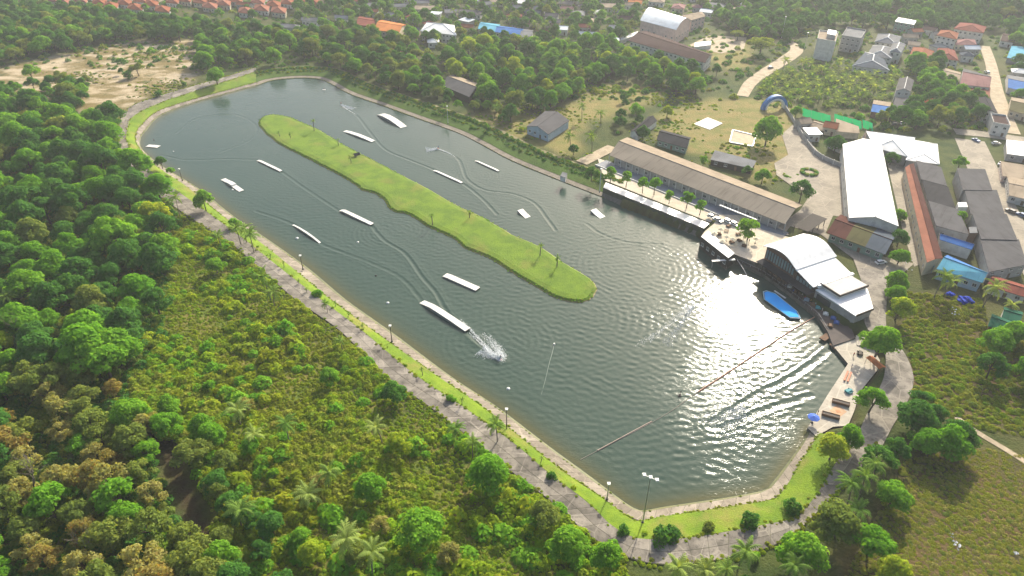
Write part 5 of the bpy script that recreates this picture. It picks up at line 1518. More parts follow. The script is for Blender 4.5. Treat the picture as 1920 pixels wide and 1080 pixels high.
def plank_deck(px, label, z, n=8, m_=M_TEAK, name='wooden_platform'):
    c = [G(x, y, z) for x, y in px]
    t = thing(name, label, 'platform', tuple(c[0]))
    for i in range(n):
        f0, f1 = i/n+.01, (i+1)/n-.01
        g = MB(); g.slab([c[0].lerp(c[1], f0)-c[0], c[0].lerp(c[1], f1)-c[0], c[3].lerp(c[2], f1)-c[0], c[3].lerp(c[2], f0)-c[0]], .12); g.build('plank', m_, t)
    g = MB(); g.slab([(p-c[0])*.96+Vector((.05, .05, -.14)) for p in c], .3); g.build('frame', WALLS['dark'], t)
    return t
plank_deck([(1536,633),(1547,639),(1560,630),(1549,624)], 'small brown wooden platform at the lower end of the deck', WZ+1.0)
plank_deck([(1555,645),(1565,654),(1579,645),(1570,637)], 'second wooden platform beside the corner terrace', WZ+1.0)
q = G(1460, 551, WZ); r2_ = G(1473, 559, WZ); t = feature((1452,545), (1473,559), .7, [(0, .35), (.5, .4), (1, .35)], 'narrow white float between blue raft and deck', 'white_float', 'float')
q = [G(1378, 486, 1.2), G(1335, 489, 0.2)]
t = thing('boarding_plank', 'white gangway plank jutting from the boathouse corner', 'gangway', tuple(q[0]))
dv = q[1]-q[0]; g = MB(); sd = Vector((-dv.y, dv.x, 0)).normalized()*.5
g.slab([-sd, dv-sd, dv+sd, sd], .15); g.build('plank', M_WHITE, t)
g = MB(); g.tube([dv*.96, dv*.96+Vector((0, 0, -(q[1].z-WZ)))], .1, 5); g.build('prop', M_STEELP, t)
q = G(1402, 522, WZ); t = thing('start_arm', 'dark swinging arm over the water beside the deck', 'arm', tuple(G(1380, 492, -1.5)))
dv = q-Vector(t.location); g = MB(); g.tube([(0, 0, 1.5), dv*.6+Vector((0, 0, 1.2)), dv+Vector((0, 0, .4))], .14, 6); g.build('beam', M_STEELP, t); g = MB(); g.tube([(0, 0, 0), (0, 0, 1.7)], .2, 7); g.build('post', WALLS['dark'], t)

# -- furniture
def cone_roof(t, r_, h0, h1, m_, k=8):
    for i in range(k):
        a0, a1 = 2*math.pi*i/k, 2*math.pi*(i+1)/k
        g = MB(); g.slab([(r_*math.cos(a0), r_*math.sin(a0), h0), (r_*math.cos(a1), r_*math.sin(a1), h0), (0, 0, h1)], .04); g.build('canopy_panel', m_, t)
def parasol(px, py, z, r_, m_, label, group=None):
    q = G(px, py, z+2.2)
    t = thing('parasol', label, 'parasol', (q.x, q.y, z), random.random(), group)
    g = MB(); g.tube([(0, 0, 0), (0, 0, 2.75)], .05, 6); g.build('pole', M_STEELP, t)
    cone_roof(t, r_, 2.1, 2.7, m_)
    g = MB(); g.prism([(.4*math.cos(a), .4*math.sin(a)) for a in np.linspace(0, 5.5, 8)], 0, .1); g.build('base', M_BLACK, t)
M_CANV = mat('cream_canvas', (.62, .55, .40), rough=.9)
parasol(1526, 782, -1.9, 1.7, mat('blue_canvas', (.06, .14, .52), rough=.9), 'blue parasol at the water edge of the corner terrace')
for i, (x, y) in enumerate([(1340,437),(1352,429),(1363,443),(1355,452),(1374,447),(1418,447)]):
    parasol(x, y, .7, 1.35, M_CANV, ['cream cafe parasol nearest the boathouse', 'cream cafe parasol nearest the parked cars', 'cream cafe parasol in the middle of the tables', 'cream cafe parasol at the lake edge', 'cream cafe parasol beside the lake-side tables', 'cream cafe parasol under the big clipped tree'][i], 'cafe parasols')
def table(px, py, z, label, rz=0.3, m_=M_TEAK, L=1.8, group='cafe tables'):
    q = G(px, py, z)
    t = thing('picnic_table', label, 'table', (q.x, q.y, z), rz, group)
    g = MB(); g.box(-L/2, L/2, -.4, .4, .70, .76); g.build('table_top', m_, t)
    for sg in (-1, 1):
        g = MB(); g.box(-L/2, L/2, sg*.75-.15, sg*.75+.15, .42, .47); g.build('bench', m_, t)
        g = MB(); g.box(sg*L*.35-.05, sg*L*.35+.05, -.85, .85, 0, .7); g.build('leg_frame', m_, t)
for i, (x, y) in enumerate([(1348,440),(1362,434),(1372,455),(1384,440),(1366,425),(1395,462),(1386,452)]):
    table(x, y, .7, ['brown', 'small', 'shaded', 'sunlit', 'outer', 'inner', 'middle'][i]+' cafe table on the cream terrace, '+['first', 'second', 'third', 'fourth', 'fifth', 'sixth', 'seventh'][i]+' from the boathouse', random.uniform(0, 3))
for i, (x, y, m_, l_) in enumerate([(1460,524,M_TEAK,'brown table on the far part of the deck'),(1480,538,M_WHITE,'white table on the deck beside the blue raft'),(1493,548,M_TEAK,'brown table on the deck above the raft'),(1512,563,WALLS['blue'],'pale blue table on the deck'),(1524,572,M_TEAK,'brown table in the middle of the deck'),(1534,578,CL['teal'],'teal table near the deck people'),(1548,590,M_WHITE,'white table near the deck end'),(1562,598,CL['blue'],'blue table in front of the clubhouse wing'),(1568,606,CL['blue'],'second blue table in front of the clubhouse wing'),(1556,612,M_TEAK,'brown table at the deck corner')]):
    table(x, y, -1.5, l_, 1.1, m_, 1.6, None)
M_BENCH = mat('orange_brown_bench', (.44, .17, .09), rough=.7)
for (x, y), l_ in (((1586,706), 'long orange-brown bench nearer the water on the corner terrace'), ((1592,708), 'long orange-brown bench further from the water on the corner terrace')):
    q = G(x, y, -1.9); t = thing('bench', l_, 'bench', (q.x, q.y, -1.9), .98, 'orange-brown benches')
    g = MB(); g.box(-2.6, 2.6, -.28, .28, .40, .48); g.build('seat', M_BENCH, t)
    for s_ in (-2.2, 0, 2.2):
        g = MB(); g.box(s_-.06, s_+.06, -.22, .22, 0, .40); g.build('leg', M_BENCH, t)
for (x, y), l_ in (((1576,757), 'dark timber planter beyond the orange mat'), ((1557,781), 'dark timber planter at the near side of the orange mat')):
    q = G(x, y, -1.9); t = thing('planter_box', l_, 'planter', (q.x, q.y, -1.9), -.42, 'timber planters')
    for k, bx in enumerate(((-2.4, 2.4, -.7, -.6), (-2.4, 2.4, .6, .7), (-2.4, -2.3, -.6, .6), (2.3, 2.4, -.6, .6))):
        g = MB(); g.box(*bx, 0, .9); g.build('side_board', M_TEAK, t)
    g = MB(); g.box(-2.3, 2.3, -.6, .6, .05, .75); g.build('soil', WALLS['dark'], t)
c = [G(x, y, -1.88) for x, y in [(1555,770),(1572,784),(1588,772),(1570,758)]]
t = thing('orange_mat', 'pale orange mat between two timber planters', 'mat', tuple(c[0])); g = MB(); g.slab([p-c[0] for p in c], .015); g.build('sheet', mat('pale_orange_mat', (.52, .33, .20)), t)
g = MB(); g.slab([(c[0].lerp(c[2], .5)-c[0])+Vector((dx, dy, .03)) for dx, dy in ((-.6, -.6), (.6, -.6), (.6, .6), (-.6, .6))], .02); g.build('cushion', mat('orange_cushion', (.5, .24, .12)), t)
table(1591, 735, -1.9, 'teal table with benches on the corner terrace', .5, mat('teal_paint', (.10, .30, .32)), 2.2, None)
table(1612, 664, -1.9, 'dark table near the terrace steps', 1.2, WALLS['dark'], 2.0, None)
q = G(1638, 690, -1.9); t = thing('canopy_tent', 'orange canopy beside the trees at the back of the corner terrace', 'canopy', (q.x, q.y, -1.9), 1.9)
for sx in (-2.6, 2.6):
    for sy in (-1.1, 1.1):
        g = MB(); g.tube([(sx, sy, 0), (sx, sy, 2.3)], .05, 5); g.build('pole', M_STEELP, t)
g = MB(); g.slab([(-2.9, -1.3, 2.3), (2.9, -1.3, 2.3), (2.9, 0, 2.8), (-2.9, 0, 2.8)], .04); g.slab([(-2.9, 0, 2.8), (2.9, 0, 2.8), (2.9, 1.3, 2.3), (-2.9, 1.3, 2.3)], .04); g.build('sheet', mat('orange_canvas', (.55, .17, .06)), t)
# broad steps down to the corner terrace
q = G(1606, 648, -1.9); t = thing('steps', 'broad pale steps down to the corner terrace', 'steps', (q.x, q.y, -1.9), -.35)
for k in range(8):
    g = MB(); g.box(0+k*.75, 6.5, 0, 5.5, k*.23, (k+1)*.23-.004); g.build('step', M_PALE, t)

# -- lamp posts
def lamp_post(px, base_py, top_py, z, label, heads=2, m_=M_STEELP):
    q = G(px, base_py, z)
    h = 3.0
    while h < 30 and proj(q.x, q.y, z+h)[1] > top_py: h += .1
    t = thing('lamp_post', label, 'lamp post', (q.x, q.y, z), 0, 'lamp posts on the banks')
    g = MB(); g.tube([(0, 0, -.3), (0, 0, h)], .17, 7, r1=.09); g.build('pole', m_, t)
    g = MB(); g.prism([(-.3, -.3), (.3, -.3), (.3, .3), (-.3, .3)], -.1, .35); g.build('base', M_QUAY, t)
    if heads:
        w_ = .75*(heads-1)
        g = MB(); g.tube([(-w_*.9, w_*.5, h), (w_*.9, -w_*.5, h)], .06, 5); g.build('crossarm', m_, t)
        for k in range(heads):
            f = 0 if heads == 1 else -1+2*k/(heads-1)
            x_, y_ = f*w_*.9, -f*w_*.5
            g = MB(); g.prism([(x_-.34, y_-.5), (x_+.34, y_-.5), (x_+.42, y_+.3), (x_-.42, y_+.3)], h+.05, h+.42); g.build('lamp_head', M_WHITE, t)
lamp_post(1205, 980, 896, -1.6, 'tall lamp post with three white heads at the dam corner', 3)
lamp_post(735, 640, 612, -1.7, 'lamp post in the middle of the long bank', 1, WALLS['dark'])
lamp_post(950, 806, 768, -1.7, 'lamp post on the long bank nearer the dam', 1, WALLS['dark'])
lamp_post(1138, 936, 908, -1.7, 'short lamp post just before the dam corner', 1)
lamp_post(568, 505, 480, -1.7, 'lamp post on the long bank beside the young palms', 1, WALLS['dark'])
lamp_post(342, 338, 318, -1.7, 'lamp post on the long bank near the round tree', 1, WALLS['dark'])
lamp_post(1465, 72, 32, 0, 'tall white lamp post beside the side street', 1, M_WHITE)
lamp_post(1508, 92, 62, 0, 'second white lamp post near the tall white block', 1, M_WHITE)
lamp_post(840, 232, 200, 0, 'white lamp post on the far bank track', 1, M_WHITE)
lamp_post(1124, 360, 318, -1, 'white lamp post at the start of the quay', 1, M_WHITE)

# -- cars
M_TYRE, M_CGLASS = M_BLACK, mat('car_glass', (.02, .025, .03), rough=.08, spec=.7)
CARP = {n_: mat('car_paint_'+n_, c_, tuple(x*.95 for x in c_), rough=.3, spec=.6, grain=.02) for n_, c_ in (('white', (.72, .72, .70)), ('silver', (.42, .43, .45)), ('blue', (.08, .16, .34)), ('dark', (.04, .04, .05)), ('red', (.35, .05, .04)))}
def car_meshes(pick=False):
    b = MB()
    pr = [(-2.15, .35), (2.15, .35), (2.2, .62), (2.05, .80), (1.15, .92), (-2.1, .95), (-2.2, .6)]
    for s_ in (1,):
        n_ = len(pr); i0 = len(b.v)
        b.v += [(p[0], -.85, p[1]) for p in pr]+[(p[0], .85, p[1]) for p in pr]
        b.f.append(tuple(i0+i for i in range(n_))); b.m.append(0)
        b.f.append(tuple(i0+2*n_-1-i for i in range(n_))); b.m.append(0)
        for i in range(n_):
            j = (i+1) % n_; b.f.append((i0+i, i0+n_+i, i0+n_+j, i0+j)); b.m.append(0)
    x0, x1, x2, x3 = (-.4, -.3, .45, 1.15) if pick else (-2.0, -1.65, .35, 1.15)
    c = MB()
    lo = [(x0, -.80, .93), (x3, -.80, .90), (x3, .80, .90), (x0, .80, .93)]
    hi = [(x1, -.66, 1.44), (x2, -.66, 1.44), (x2, .66, 1.44), (x1, .66, 1.44)]
    for i in range(4):
        j = (i+1) % 4; c.face([lo[i], lo[j], hi[j], hi[i]])
    r = MB(); r.slab([(p[0], p[1], 1.50) for p in hi], .07)
    w = MB(); w.tube([(0, -.11, 0), (0, .11, 0)], .32, 10)
    hub = MB(); hub.tube([(0, -.12, 0), (0, .12, 0)], .18, 8)
    hl = MB(); hl.box(-.03, .05, -.2, .2, -.08, .08)
    return b, c, r, w, hub, hl
CM = {}
def car(px, py, rz, colour, label, pick=False, z=.05):
    k = (colour, pick)
    if k not in CM:
        b, c, r, w, hub, hl = car_meshes(pick)
        CM[k] = (b.mesh('body', CARP[colour]), c.mesh('windows', M_CGLASS), r.mesh('roof', CARP[colour]), w.mesh('wheel', M_TYRE), hub.mesh('rim', M_STEELP), hl.mesh('headlight', M_WHITE))
    b, c, r, w, hub, hl = CM[k]
    q = G(px, py, z+.7)
    t = thing('parked_car' if not pick else 'pickup_truck', label, 'car' if not pick else 'pickup', (q.x, q.y, z), rz)
    ob('body', b, t); ob('windows', c, t); ob('roof', r, t)
    for x in (-1.35, 1.35):
        for y in (-.80, .80):
            o = ob('wheel', w, t, (x, y, .32)); ob('rim', hub, o)
    for y in (-.58, .58): ob('headlight', hl, t, (2.17, y, .66))
car(1652, 491, .25, 'white', 'white car parked in the open yard beside the shed')
car(1335, 406, -1.0, 'white', 'white car parked nearest the quay trees', z=.7)
car(1347, 412, -1.0, 'silver', 'silver car parked second from the quay trees', z=.7)
car(1366, 415, -1.0, 'white', 'white car with dark windows parked by the cafe tables', z=.7)
car(1378, 420, -1.0, 'white', 'white car parked under the big clipped tree', z=.7)
car(1230, 343, 2.7, 'silver', 'silver car between the planted trees and the hall', z=.2)
car(1876, 306, .8, 'silver', 'silver pickup on the shop street', True)
car(1680, 232, .1, 'dark', 'dark jeep beside the grey lean-to')
car(1868, 268, .05, 'white', 'white car on the cross street')
car(1898, 190, 1.5, 'dark', 'dark car beside the mustard-roofed house')
car(1830, 262, 1.9, 'blue', 'blue pickup at the lawn edge', True)
car(1851, 135, 1.6, 'white', 'white car on the village street')
car(1895, 395, 2.0, 'dark', 'dark car across the shop street')
car(1915, 402, 2.0, 'blue', 'blue car across the shop street')
car(1445, 126, .6, 'silver', 'silver car on the side street')
car(1693, 230, .6, 'white', 'white car beside the jeep')

# -- walls, screens, arch, courts
cwp = [G(x, y, 0) for x, y in [(1472,205),(1484,224),(1498,248),(1512,270),(1526,288),(1542,299),(1562,308),(1583,316)]]
t = thing('compound_wall', 'long pale wall between yard and garden ending at the warehouse', 'wall', tuple(cwp[0]))
for a, b_ in zip(cwp, cwp[1:]):
    d = (b_-a).normalized(); nr = Vector((-d.y, d.x, 0))*.15
    g = MB(); g.slab([a-cwp[0]-nr+Vector((0, 0, 2.2)), b_-cwp[0]-nr+Vector((0, 0, 2.2)), b_-cwp[0]+nr+Vector((0, 0, 2.2)), a-cwp[0]+nr+Vector((0, 0, 2.2))], 2.4); g.build('panel', WALLS['grey'], t)
    g = MB(); g.box(-.22, .22, -.22, .22, -.2, 2.5); g.build('pier', WALLS['white'], t, tuple(a-cwp[0]))
M_NET = leaf_mat('green_shade_net', ((.010, .30, .13), (.012, .34, .15), (.010, .27, .11)), .35)
for (x0, y0), (x1, y1), l_ in (((1505,218), (1558,232), 'long green net screen beside the blue arch'), ((1565,229), (1616,243), 'green net screen in the middle of the three'), ((1618,240), (1637,247), 'short green net screen next to the shack')):
    a, b_ = G(x0, y0), G(x1, y1)
    t = thing('net_screen', l_, 'screen', tuple(a), 0, 'green net screens')
    d = b_-a; n_ = 9
    sag = [.0+.12*math.sin(i*2.1) for i in range(n_+1)]
    g = MB()
    for i in range(n_):
        p0, p1 = d*(i/n_), d*((i+1)/n_)
        g.face([p0+Vector((0, 0, .1)), p1+Vector((0, 0, .1)), p1+Vector((.1, 3.4, 3.6+sag[i+1])), p0+Vector((.1, 3.4, 3.6+sag[i]))])
    g.build('net', M_NET, t)
    for i in range(0, n_+1, 3):
        g = MB(); g.tube([tuple(d*(i/n_)), tuple(d*(i/n_)+Vector((.1, 3.45, 3.7)))], .07, 5); g.build('pole', M_STEELP, t)
a, b_ = G(1428, 207), G(1478, 203)
t = thing('entrance_arch', 'big blue arch with a white inner band at the yard corner', 'arch', tuple((a+b_)/2), math.atan2((b_-a).y, (b_-a).x))
rad = (b_-a).length/2
def half_ring(r0_, r1_, y0, y1):
    g = MB()
    for i in range(16):
        a0, a1 = math.pi*i/16, math.pi*(i+1)/16
        pts_ = [(r_*math.cos(an), y, r_*math.sin(an)) for an in (a0, a1) for r_ in (r0_, r1_) for y in (y0, y1)]
        for f in ((0, 1, 5, 4), (2, 6, 7, 3), (0, 4, 6, 2), (1, 3, 7, 5)):
            g.face([pts_[k] for k in f])
    return g
half_ring(rad*.74, rad*.94, 0, 2.6).build('vault', mat('blue_arch_fabric', (.05, .19, .48), rough=.6), t)
half_ring(rad*.62, rad*.74, -.15, 2.3).build('inner_band', M_WHITE, t)
slab_thing('white_court', 'bright white square concrete court on the meadow', 'court', [(1301,232),(1331,243),(1355,231),(1327,220)], .14, .3, mat('white_court_paint', (.80, .79, .75), rough=.8), WALLS['grey'])
FOOT.append(W2([(1368,267),(1411,275),(1418,255),(1374,244)]))
cp = [G(x, y, .1) for x, y in [(1368,267),(1411,275),(1418,255),(1374,244)]]
t = thing('sand_court', 'sand play court inside a low white border', 'court', tuple(cp[0]))
g = MB(); g.slab([p-cp[0] for p in cp], .1); g.build('sand', mat('court_sand', (.42, .34, .23)), t)
for i in range(4):
    a, b_ = cp[i]-cp[0], cp[(i+1) % 4]-cp[0]; d = (b_-a).normalized(); nr = Vector((-d.y, d.x, 0))*.25
    g = MB(); g.slab([a-nr+Vector((0, 0, .4)), b_-nr+Vector((0, 0, .4)), b_+nr+Vector((0, 0, .4)), a+nr+Vector((0, 0, .4))], .45); g.build('border', M_WHITE, t)
FOOT.append(W2([(1470,300),(1492,262),(1488,232),(1504,226),(1524,272),(1545,296),(1586,312),(1592,408),(1700,440),(1712,492),(1690,515),(1664,528),(1618,530),(1605,490),(1560,460),(1470,430),(1500,380),(1530,362),(1505,330)]))
q = G(1517, 324, .05); t = thing('round_planter', 'ring-shaped hedge planter in the middle of the yard', 'planter', (q.x, q.y, .05))
for k in range(10):
    a0, a1 = 2*math.pi*k/10+.06, 2*math.pi*(k+1)/10-.06
    g = MB(); g.prism([(r_*math.cos(an), r_*math.sin(an)) for r_, an in ((2.6, a0), (4.2, a0), (4.3, (a0+a1)/2), (4.2, a1), (2.6, a1))], 0, .9); g.build('hedge', TONES['deep green'] if k % 2 else TONES['olive green'], t)
g = MB(); g.prism([(2.5*math.cos(a), 2.5*math.sin(a)) for a in np.linspace(0, 5.6, 9)], 0, .25); g.build('bed', M_TRACK, t)
bld('garden_hut', 'tan-roofed open hut beside the compound wall', [(1517,238),(1545,246),(1552,234),(1527,226)], 2.8, 'gx', 1.2, 'dark', 'tan', over=.4, cat='hut')
bld('sail_roof', 'cream sail roof in front of the green net screens', [(1566,246),(1612,250),(1610,238),(1567,223)], 3.4, 'shed', .3, 'cream', 'tan', over=.3, cat='canopy')
q = G(1619, 262); t = thing('small_spire', 'small pale spire beside the warehouse corner', 'spire', tuple(q)); g = MB(); g.prism([(-1, -1), (1, -1), (1, 1), (-1, 1)], -.2, 1.2); g.build('base', WALLS['cream'], t); g = MB(); g.tube([(0, 0, 1.2), (0, 0, 3), (0, 0, 5.4)], 1.0, 8, r1=.05); g.build('cone', WALLS['pink'], t)
# dark shelter on the island
q = G(669, 293, WZ+.95); t = thing('island_shelter', 'small dark tent shelter on the island', 'shelter', (q.x, q.y, WZ+.9), .6)
g = MB(); g.slab([(-1.6, -1.2, .9), (1.6, -1.2, .9), (1.6, 0, 1.9), (-1.6, 0, 1.9)], .06); g.slab([(-1.6, 0, 1.9), (1.6, 0, 1.9), (1.6, 1.2, .9), (-1.6, 1.2, .9)], .06); g.build('canvas', ROOFS['dark'], t)
for sx in (-1.5, 1.5):
    for sy in (-1.1, 1.1):
        g = MB(); g.tube([(sx, sy, -.1), (sx, sy, .95)], .05, 5); g.build('pole', M_STEELP, t)
# blue tarpaulin heaps and litter
def heap(px, py, r_, h, m_, label, seed):
    rr = np.random.default_rng(seed); q = G(px, py)
    b = bmesh.new(); bmesh.ops.create_icosphere(b, subdivisions=3, radius=1)
    for v in b.verts:
        k = 1+.22*math.sin(v.co.x*5+seed)*math.cos(v.co.y*4)+.12*math.sin(v.co.z*9+v.co.x*7)
        v.co = Vector((v.co.x*r_*k, v.co.y*r_*.8*k, max(-.05, v.co.z*h*k)))
    me_ = bpy.data.meshes.new('tarpaulin'); b.to_mesh(me_); b.free(); me_.materials.append(m_)
    tag(ob('tarpaulin_heap', me_, None, (q.x, q.y, 0)), label, 'tarpaulin')
M_TARP = mat('blue_tarpaulin', (.015, .045, .36), (.012, .035, .28), rough=.8, spec=.1)
heap(1810, 564, 2.6, 1.5, M_TARP, 'bright blue tarpaulin heap on the waste ground', 1)
heap(1781, 553, 1.7, 1.0, M_TARP, 'smaller dull blue tarpaulin heap beside the palms', 4)
r = np.random.default_rng(9); V, F_ = [], []
for (px, py, n_) in ((1790,1015,5),(1798,1028,5),(1783,1006,3),(1905,1040,5),(1788,590,6),(1792,580,5),(1700,490,5),(1702,505,4)):
    for k in range(n_):
        q = G(px+r.normal(0, 4), py+r.normal(0, 3)); s_ = r.uniform(.15, .45); i0 = len(V)
        V += [(q.x-s_, q.y, .25), (q.x, q.y-s_*.7, .3), (q.x+s_, q.y, .25), (q.x, q.y+s_*.6, .5)]; F_ += [(i0, i0+1, i0+2, i0+3), (i0+3, i0+2, i0+1, i0)]
tag(ob('litter', mk_mesh('litter', V, F_, (M_WHITE,))), 'white litter scattered on the dry field and waste ground', 'litter', kind='stuff')
# bare trees in the mixed wood
bmsh = [bare_mesh(1), bare_mesh(2)]
for i, (x, y, s_, l_) in enumerate([(22,600,1.3,'bare grey tree at the edge of the wood'), (45,880,1.5,'bare leaning tree in the mixed wood'), (150,1010,1.0,'small bare tree among the rust-tinged crowns')]):
    q = G(x, y, 7*s_); t = thing('bare_tree', l_, 'tree', (q.x, q.y, 0), i*2.0); t.scale = (s_,)*3; ob('branches', bmsh[i % 2], t)

# ------------------------------------------------------------------ haze
hz = MB(); hz.box(-1500, 1500, -120, 1500, -12, 175)
hm = bpy.data.materials.new('haze'); hm.use_nodes = True
hn = hm.node_tree.nodes; hn.remove(hn['Principled BSDF'])
pv = hn.new('ShaderNodeVolumePrincipled')
pv.inputs['Color'].default_value = (0.90, 0.95, 1.0, 1)
pv.inputs['Density'].default_value = 0.00015
pv.inputs['Anisotropy'].default_value = 0.30
hm.node_tree.links.new(pv.outputs[0], hn['Material Output'].inputs['Volume'])
tag(hz.build('haze', hm), kind='stuff')
# ------------------------------------------------------------------ woods, scrub and single trees (after the buildings, which they keep clear of)
scatter([(-60,185),(60,205),(120,232),(215,236),(250,310),(320,392),(345,440),(330,480),(312,545),(292,640),(235,705),(150,715),(-80,715)], 7.4, 'in the wood beside the long bank',
        GR(4, 4, 2, 1)+[(1.2, 'spreading_tree', 'bright green'), (0.8, 'rounded_tree', 'yellow-green'), (0.6, 'rounded_tree', 'olive green')], (0.7, 1.85), 1)
scatter([(-90,715),(150,715),(235,745),(285,830),(335,930),(375,1030),(420,1130),(-110,1130)], 5.6, 'in the mixed wood behind the ditch',
        [(4, 'dry_season_tree', 'rust-tinged'), (4, 'dry_season_tree', 'straw-coloured'), (3, 'dry_season_tree', 'olive green'), (2.5, 'spreading_tree', 'olive green'), (1.5, 'spreading_tree', 'bright green'), (1, 'rounded_tree', 'bright green')], (0.75, 1.3), 2)
scatter([(300,640),(420,700),(520,800),(620,880),(820,990),(960,1040),(1090,1075),(1150,1130),(440,1130),(395,1000),(340,890),(290,790)], 11.5, 'in the scrub below the road',
        [(2, 'rounded_tree', 'bright green'), (2, 'spreading_tree', 'bright green'), (1.6, 'coconut_palm', 'green'), (1.4, 'coconut_palm', 'pale'), (1, 'spreading_tree', 'olive green'), (3, 'shrub', 'yellow-green'), (2, 'shrub', 'bright green'), (1, 'dry_season_tree', 'straw-coloured')], (0.55, 0.95), 3, clear=True)
scatter([(300,760),(380,790),(440,900),(520,960),(560,1130),(440,1130),(395,1000),(345,900)], 6.2, 'on the scrub side of the ditch', GR(4, 3, 3, 1), (0.65, 1.05), 4)
scatter([(-40,22),(60,20),(200,38),(345,55),(352,80),(240,77),(120,100),(0,122),(-60,130)], 6.8, 'in the wood behind the sandy clearing', GR(2, 5, 4, 2)+[(1, 'dry_season_tree', 'olive green')], (1.0, 1.6), 5)
scatter([(-60,178),(60,170),(120,160),(165,165),(172,195),(120,228),(60,205),(-60,190)], 6.5, 'between clearing and wood', GR(2, 3, 3, 2)+[(2, 'shrub', 'olive green')], (0.7, 1.15), 6)
scatter([(345,50),(470,62),(560,72),(680,72),(760,95),(820,145),(825,190),(760,178),(700,160),(648,132),(600,112),(520,108),(440,126),(385,135),(372,95)], 6.6, 'round the far end of the lake', GR(4, 3, 3, 2)+[(1.2, 'rounded_tree', 'olive green'), (.8, 'coconut_palm', 'green')], (0.6, 1.55), 7)
scatter([(800,75),(900,85),(1010,90),(1150,95),(1230,118),(1325,150),(1300,185),(1238,165),(1150,148),(1085,176),(1015,218),(950,232),(905,190),(850,150)], 6.6, 'in the grove before the school', GR(5, 3, 2, 1)+[(2, 'rounded_tree', 'yellow-green'), (1.2, 'coconut_palm', 'green'), (1, 'spreading_tree', 'bright green')], (0.6, 1.6), 8)
scatter([(560,-30),(760,-30),(1000,-30),(1200,-25),(1195,50),(1160,84),(1010,86),(860,78),(760,88),(600,66),(545,40)], 9.5, 'among the far village houses', GR(4, 3, 2, 1)+[(3.2, 'coconut_palm', 'green')], (0.8, 1.35), 9)
scatter([(-60,-30),(540,-30),(560,30),(350,48),(200,30),(-60,10)], 18, 'among the terracotta-roofed houses', GR(2, 3, 3, 2), (0.6, 1.0), 10)
scatter([(1408,176),(1416,140),(1500,128),(1600,128),(1690,142),(1700,172),(1622,198),(1560,205),(1490,196)], 4.6, 'in the palm plantation', [(6, 'young_palm', 'green'), (1.2, 'coconut_palm', 'pale')], (0.9, 1.2), 11)
scatter([(1700,118),(1755,125),(1765,160),(1850,196),(1835,232),(1700,245),(1640,236),(1690,205),(1725,170)], 7.0, 'behind the white tent roofs', GR(3, 3, 2, 1), (0.9, 1.4), 12)
scatter([(1300,10),(1500,25),(1560,40),(1700,44),(1780,36),(1960,60),(1990,140),(1890,130),(1880,60),(1700,60),(1640,52),(1500,60),(1470,85),(1395,70),(1340,40)], 7.2, 'at the foot of the wooded hill', GR(1, 5, 4, .4), (0.9, 1.5), 13)
scatter([(190, 640), (330, 600), (640, 590), (760, 760), (640, 900), (250, 900), (150, 720)], 8.2, 'on the wooded hillside', GR(1, 5, 4, .4), (1.0, 1.6), 14, world=True)
scatter([(1640,735),(1700,710),(1790,770),(1830,830),(1760,855),(1690,850),(1625,905),(1560,990),(1590,1040),(1560,1090),(1440,1120),(1180,1120),(1165,1062),(1290,1070),(1440,1040),(1545,975),(1620,900),(1650,830)], 6.6, 'outside the curving road', GR(2.5, 2, 3, 1)+[(1.6, 'coconut_palm', 'green'), (2, 'shrub', 'bright green')], (0.6, 1.05), 15, clear=True)
scatter([(1840,650),(1960,620),(1990,760),(1900,760),(1840,720)], 6.4, 'near the green-roofed sheds', GR(1, 5, 3, 0), (0.9, 1.3), 16)
scatter([(870,160),(960,235),(1010,245),(990,285),(1090,275),(1120,285),(1060,310),(960,270),(860,222),(820,200)], 7.5, 'on the meadow above the far bank', GR(3, 2, 2, 1)+[(2, 'shrub', 'yellow-green'), (1, 'coconut_palm', 'green')], (0.55, 0.95), 17)
scatter([(1225,192),(1165,180),(1160,205),(1210,230),(1180,258),(1245,262),(1300,290),(1380,320),(1440,340),(1420,350),(1330,305),(1180,268),(1120,250)], 7.5, 'behind the long grey-roofed hall', GR(4, 1, 2, 1)+[(2, 'shrub', 'bright green')], (0.5, 0.85), 18)
scatter([(1690,500),(1720,520),(1690,600),(1720,690),(1670,640),(1660,560)], 7.5, 'beside the access road', GR(3, 2, 2, 1)+[(2, 'shrub', 'bright green')], (0.6, 0.95), 19)
scatter([(1900,130),(1990,140),(1990,250),(1920,240),(1895,180)], 8, 'across the village street', GR(1, 4, 3, 1), (0.7, 1.2), 20)
scatter([(230,60),(372,60),(420,130),(330,165),(262,186),(228,214),(165,208),(0,172),(0,130)], 40, 'on the sandy clearing', [(2, 'shrub', 'olive green'), (2, 'shrub', 'deep green'), (1, 'spreading_tree', 'olive green')], (0.5, 0.8), 21)

scatter([(1935,-30),(2300,-60),(2700,500),(2500,1200),(2050,1130),(1990,860),(1960,640),(1975,300)], 13, 'beyond the village', GR(3, 4, 3, 1), (0.7, 1.3), 22)
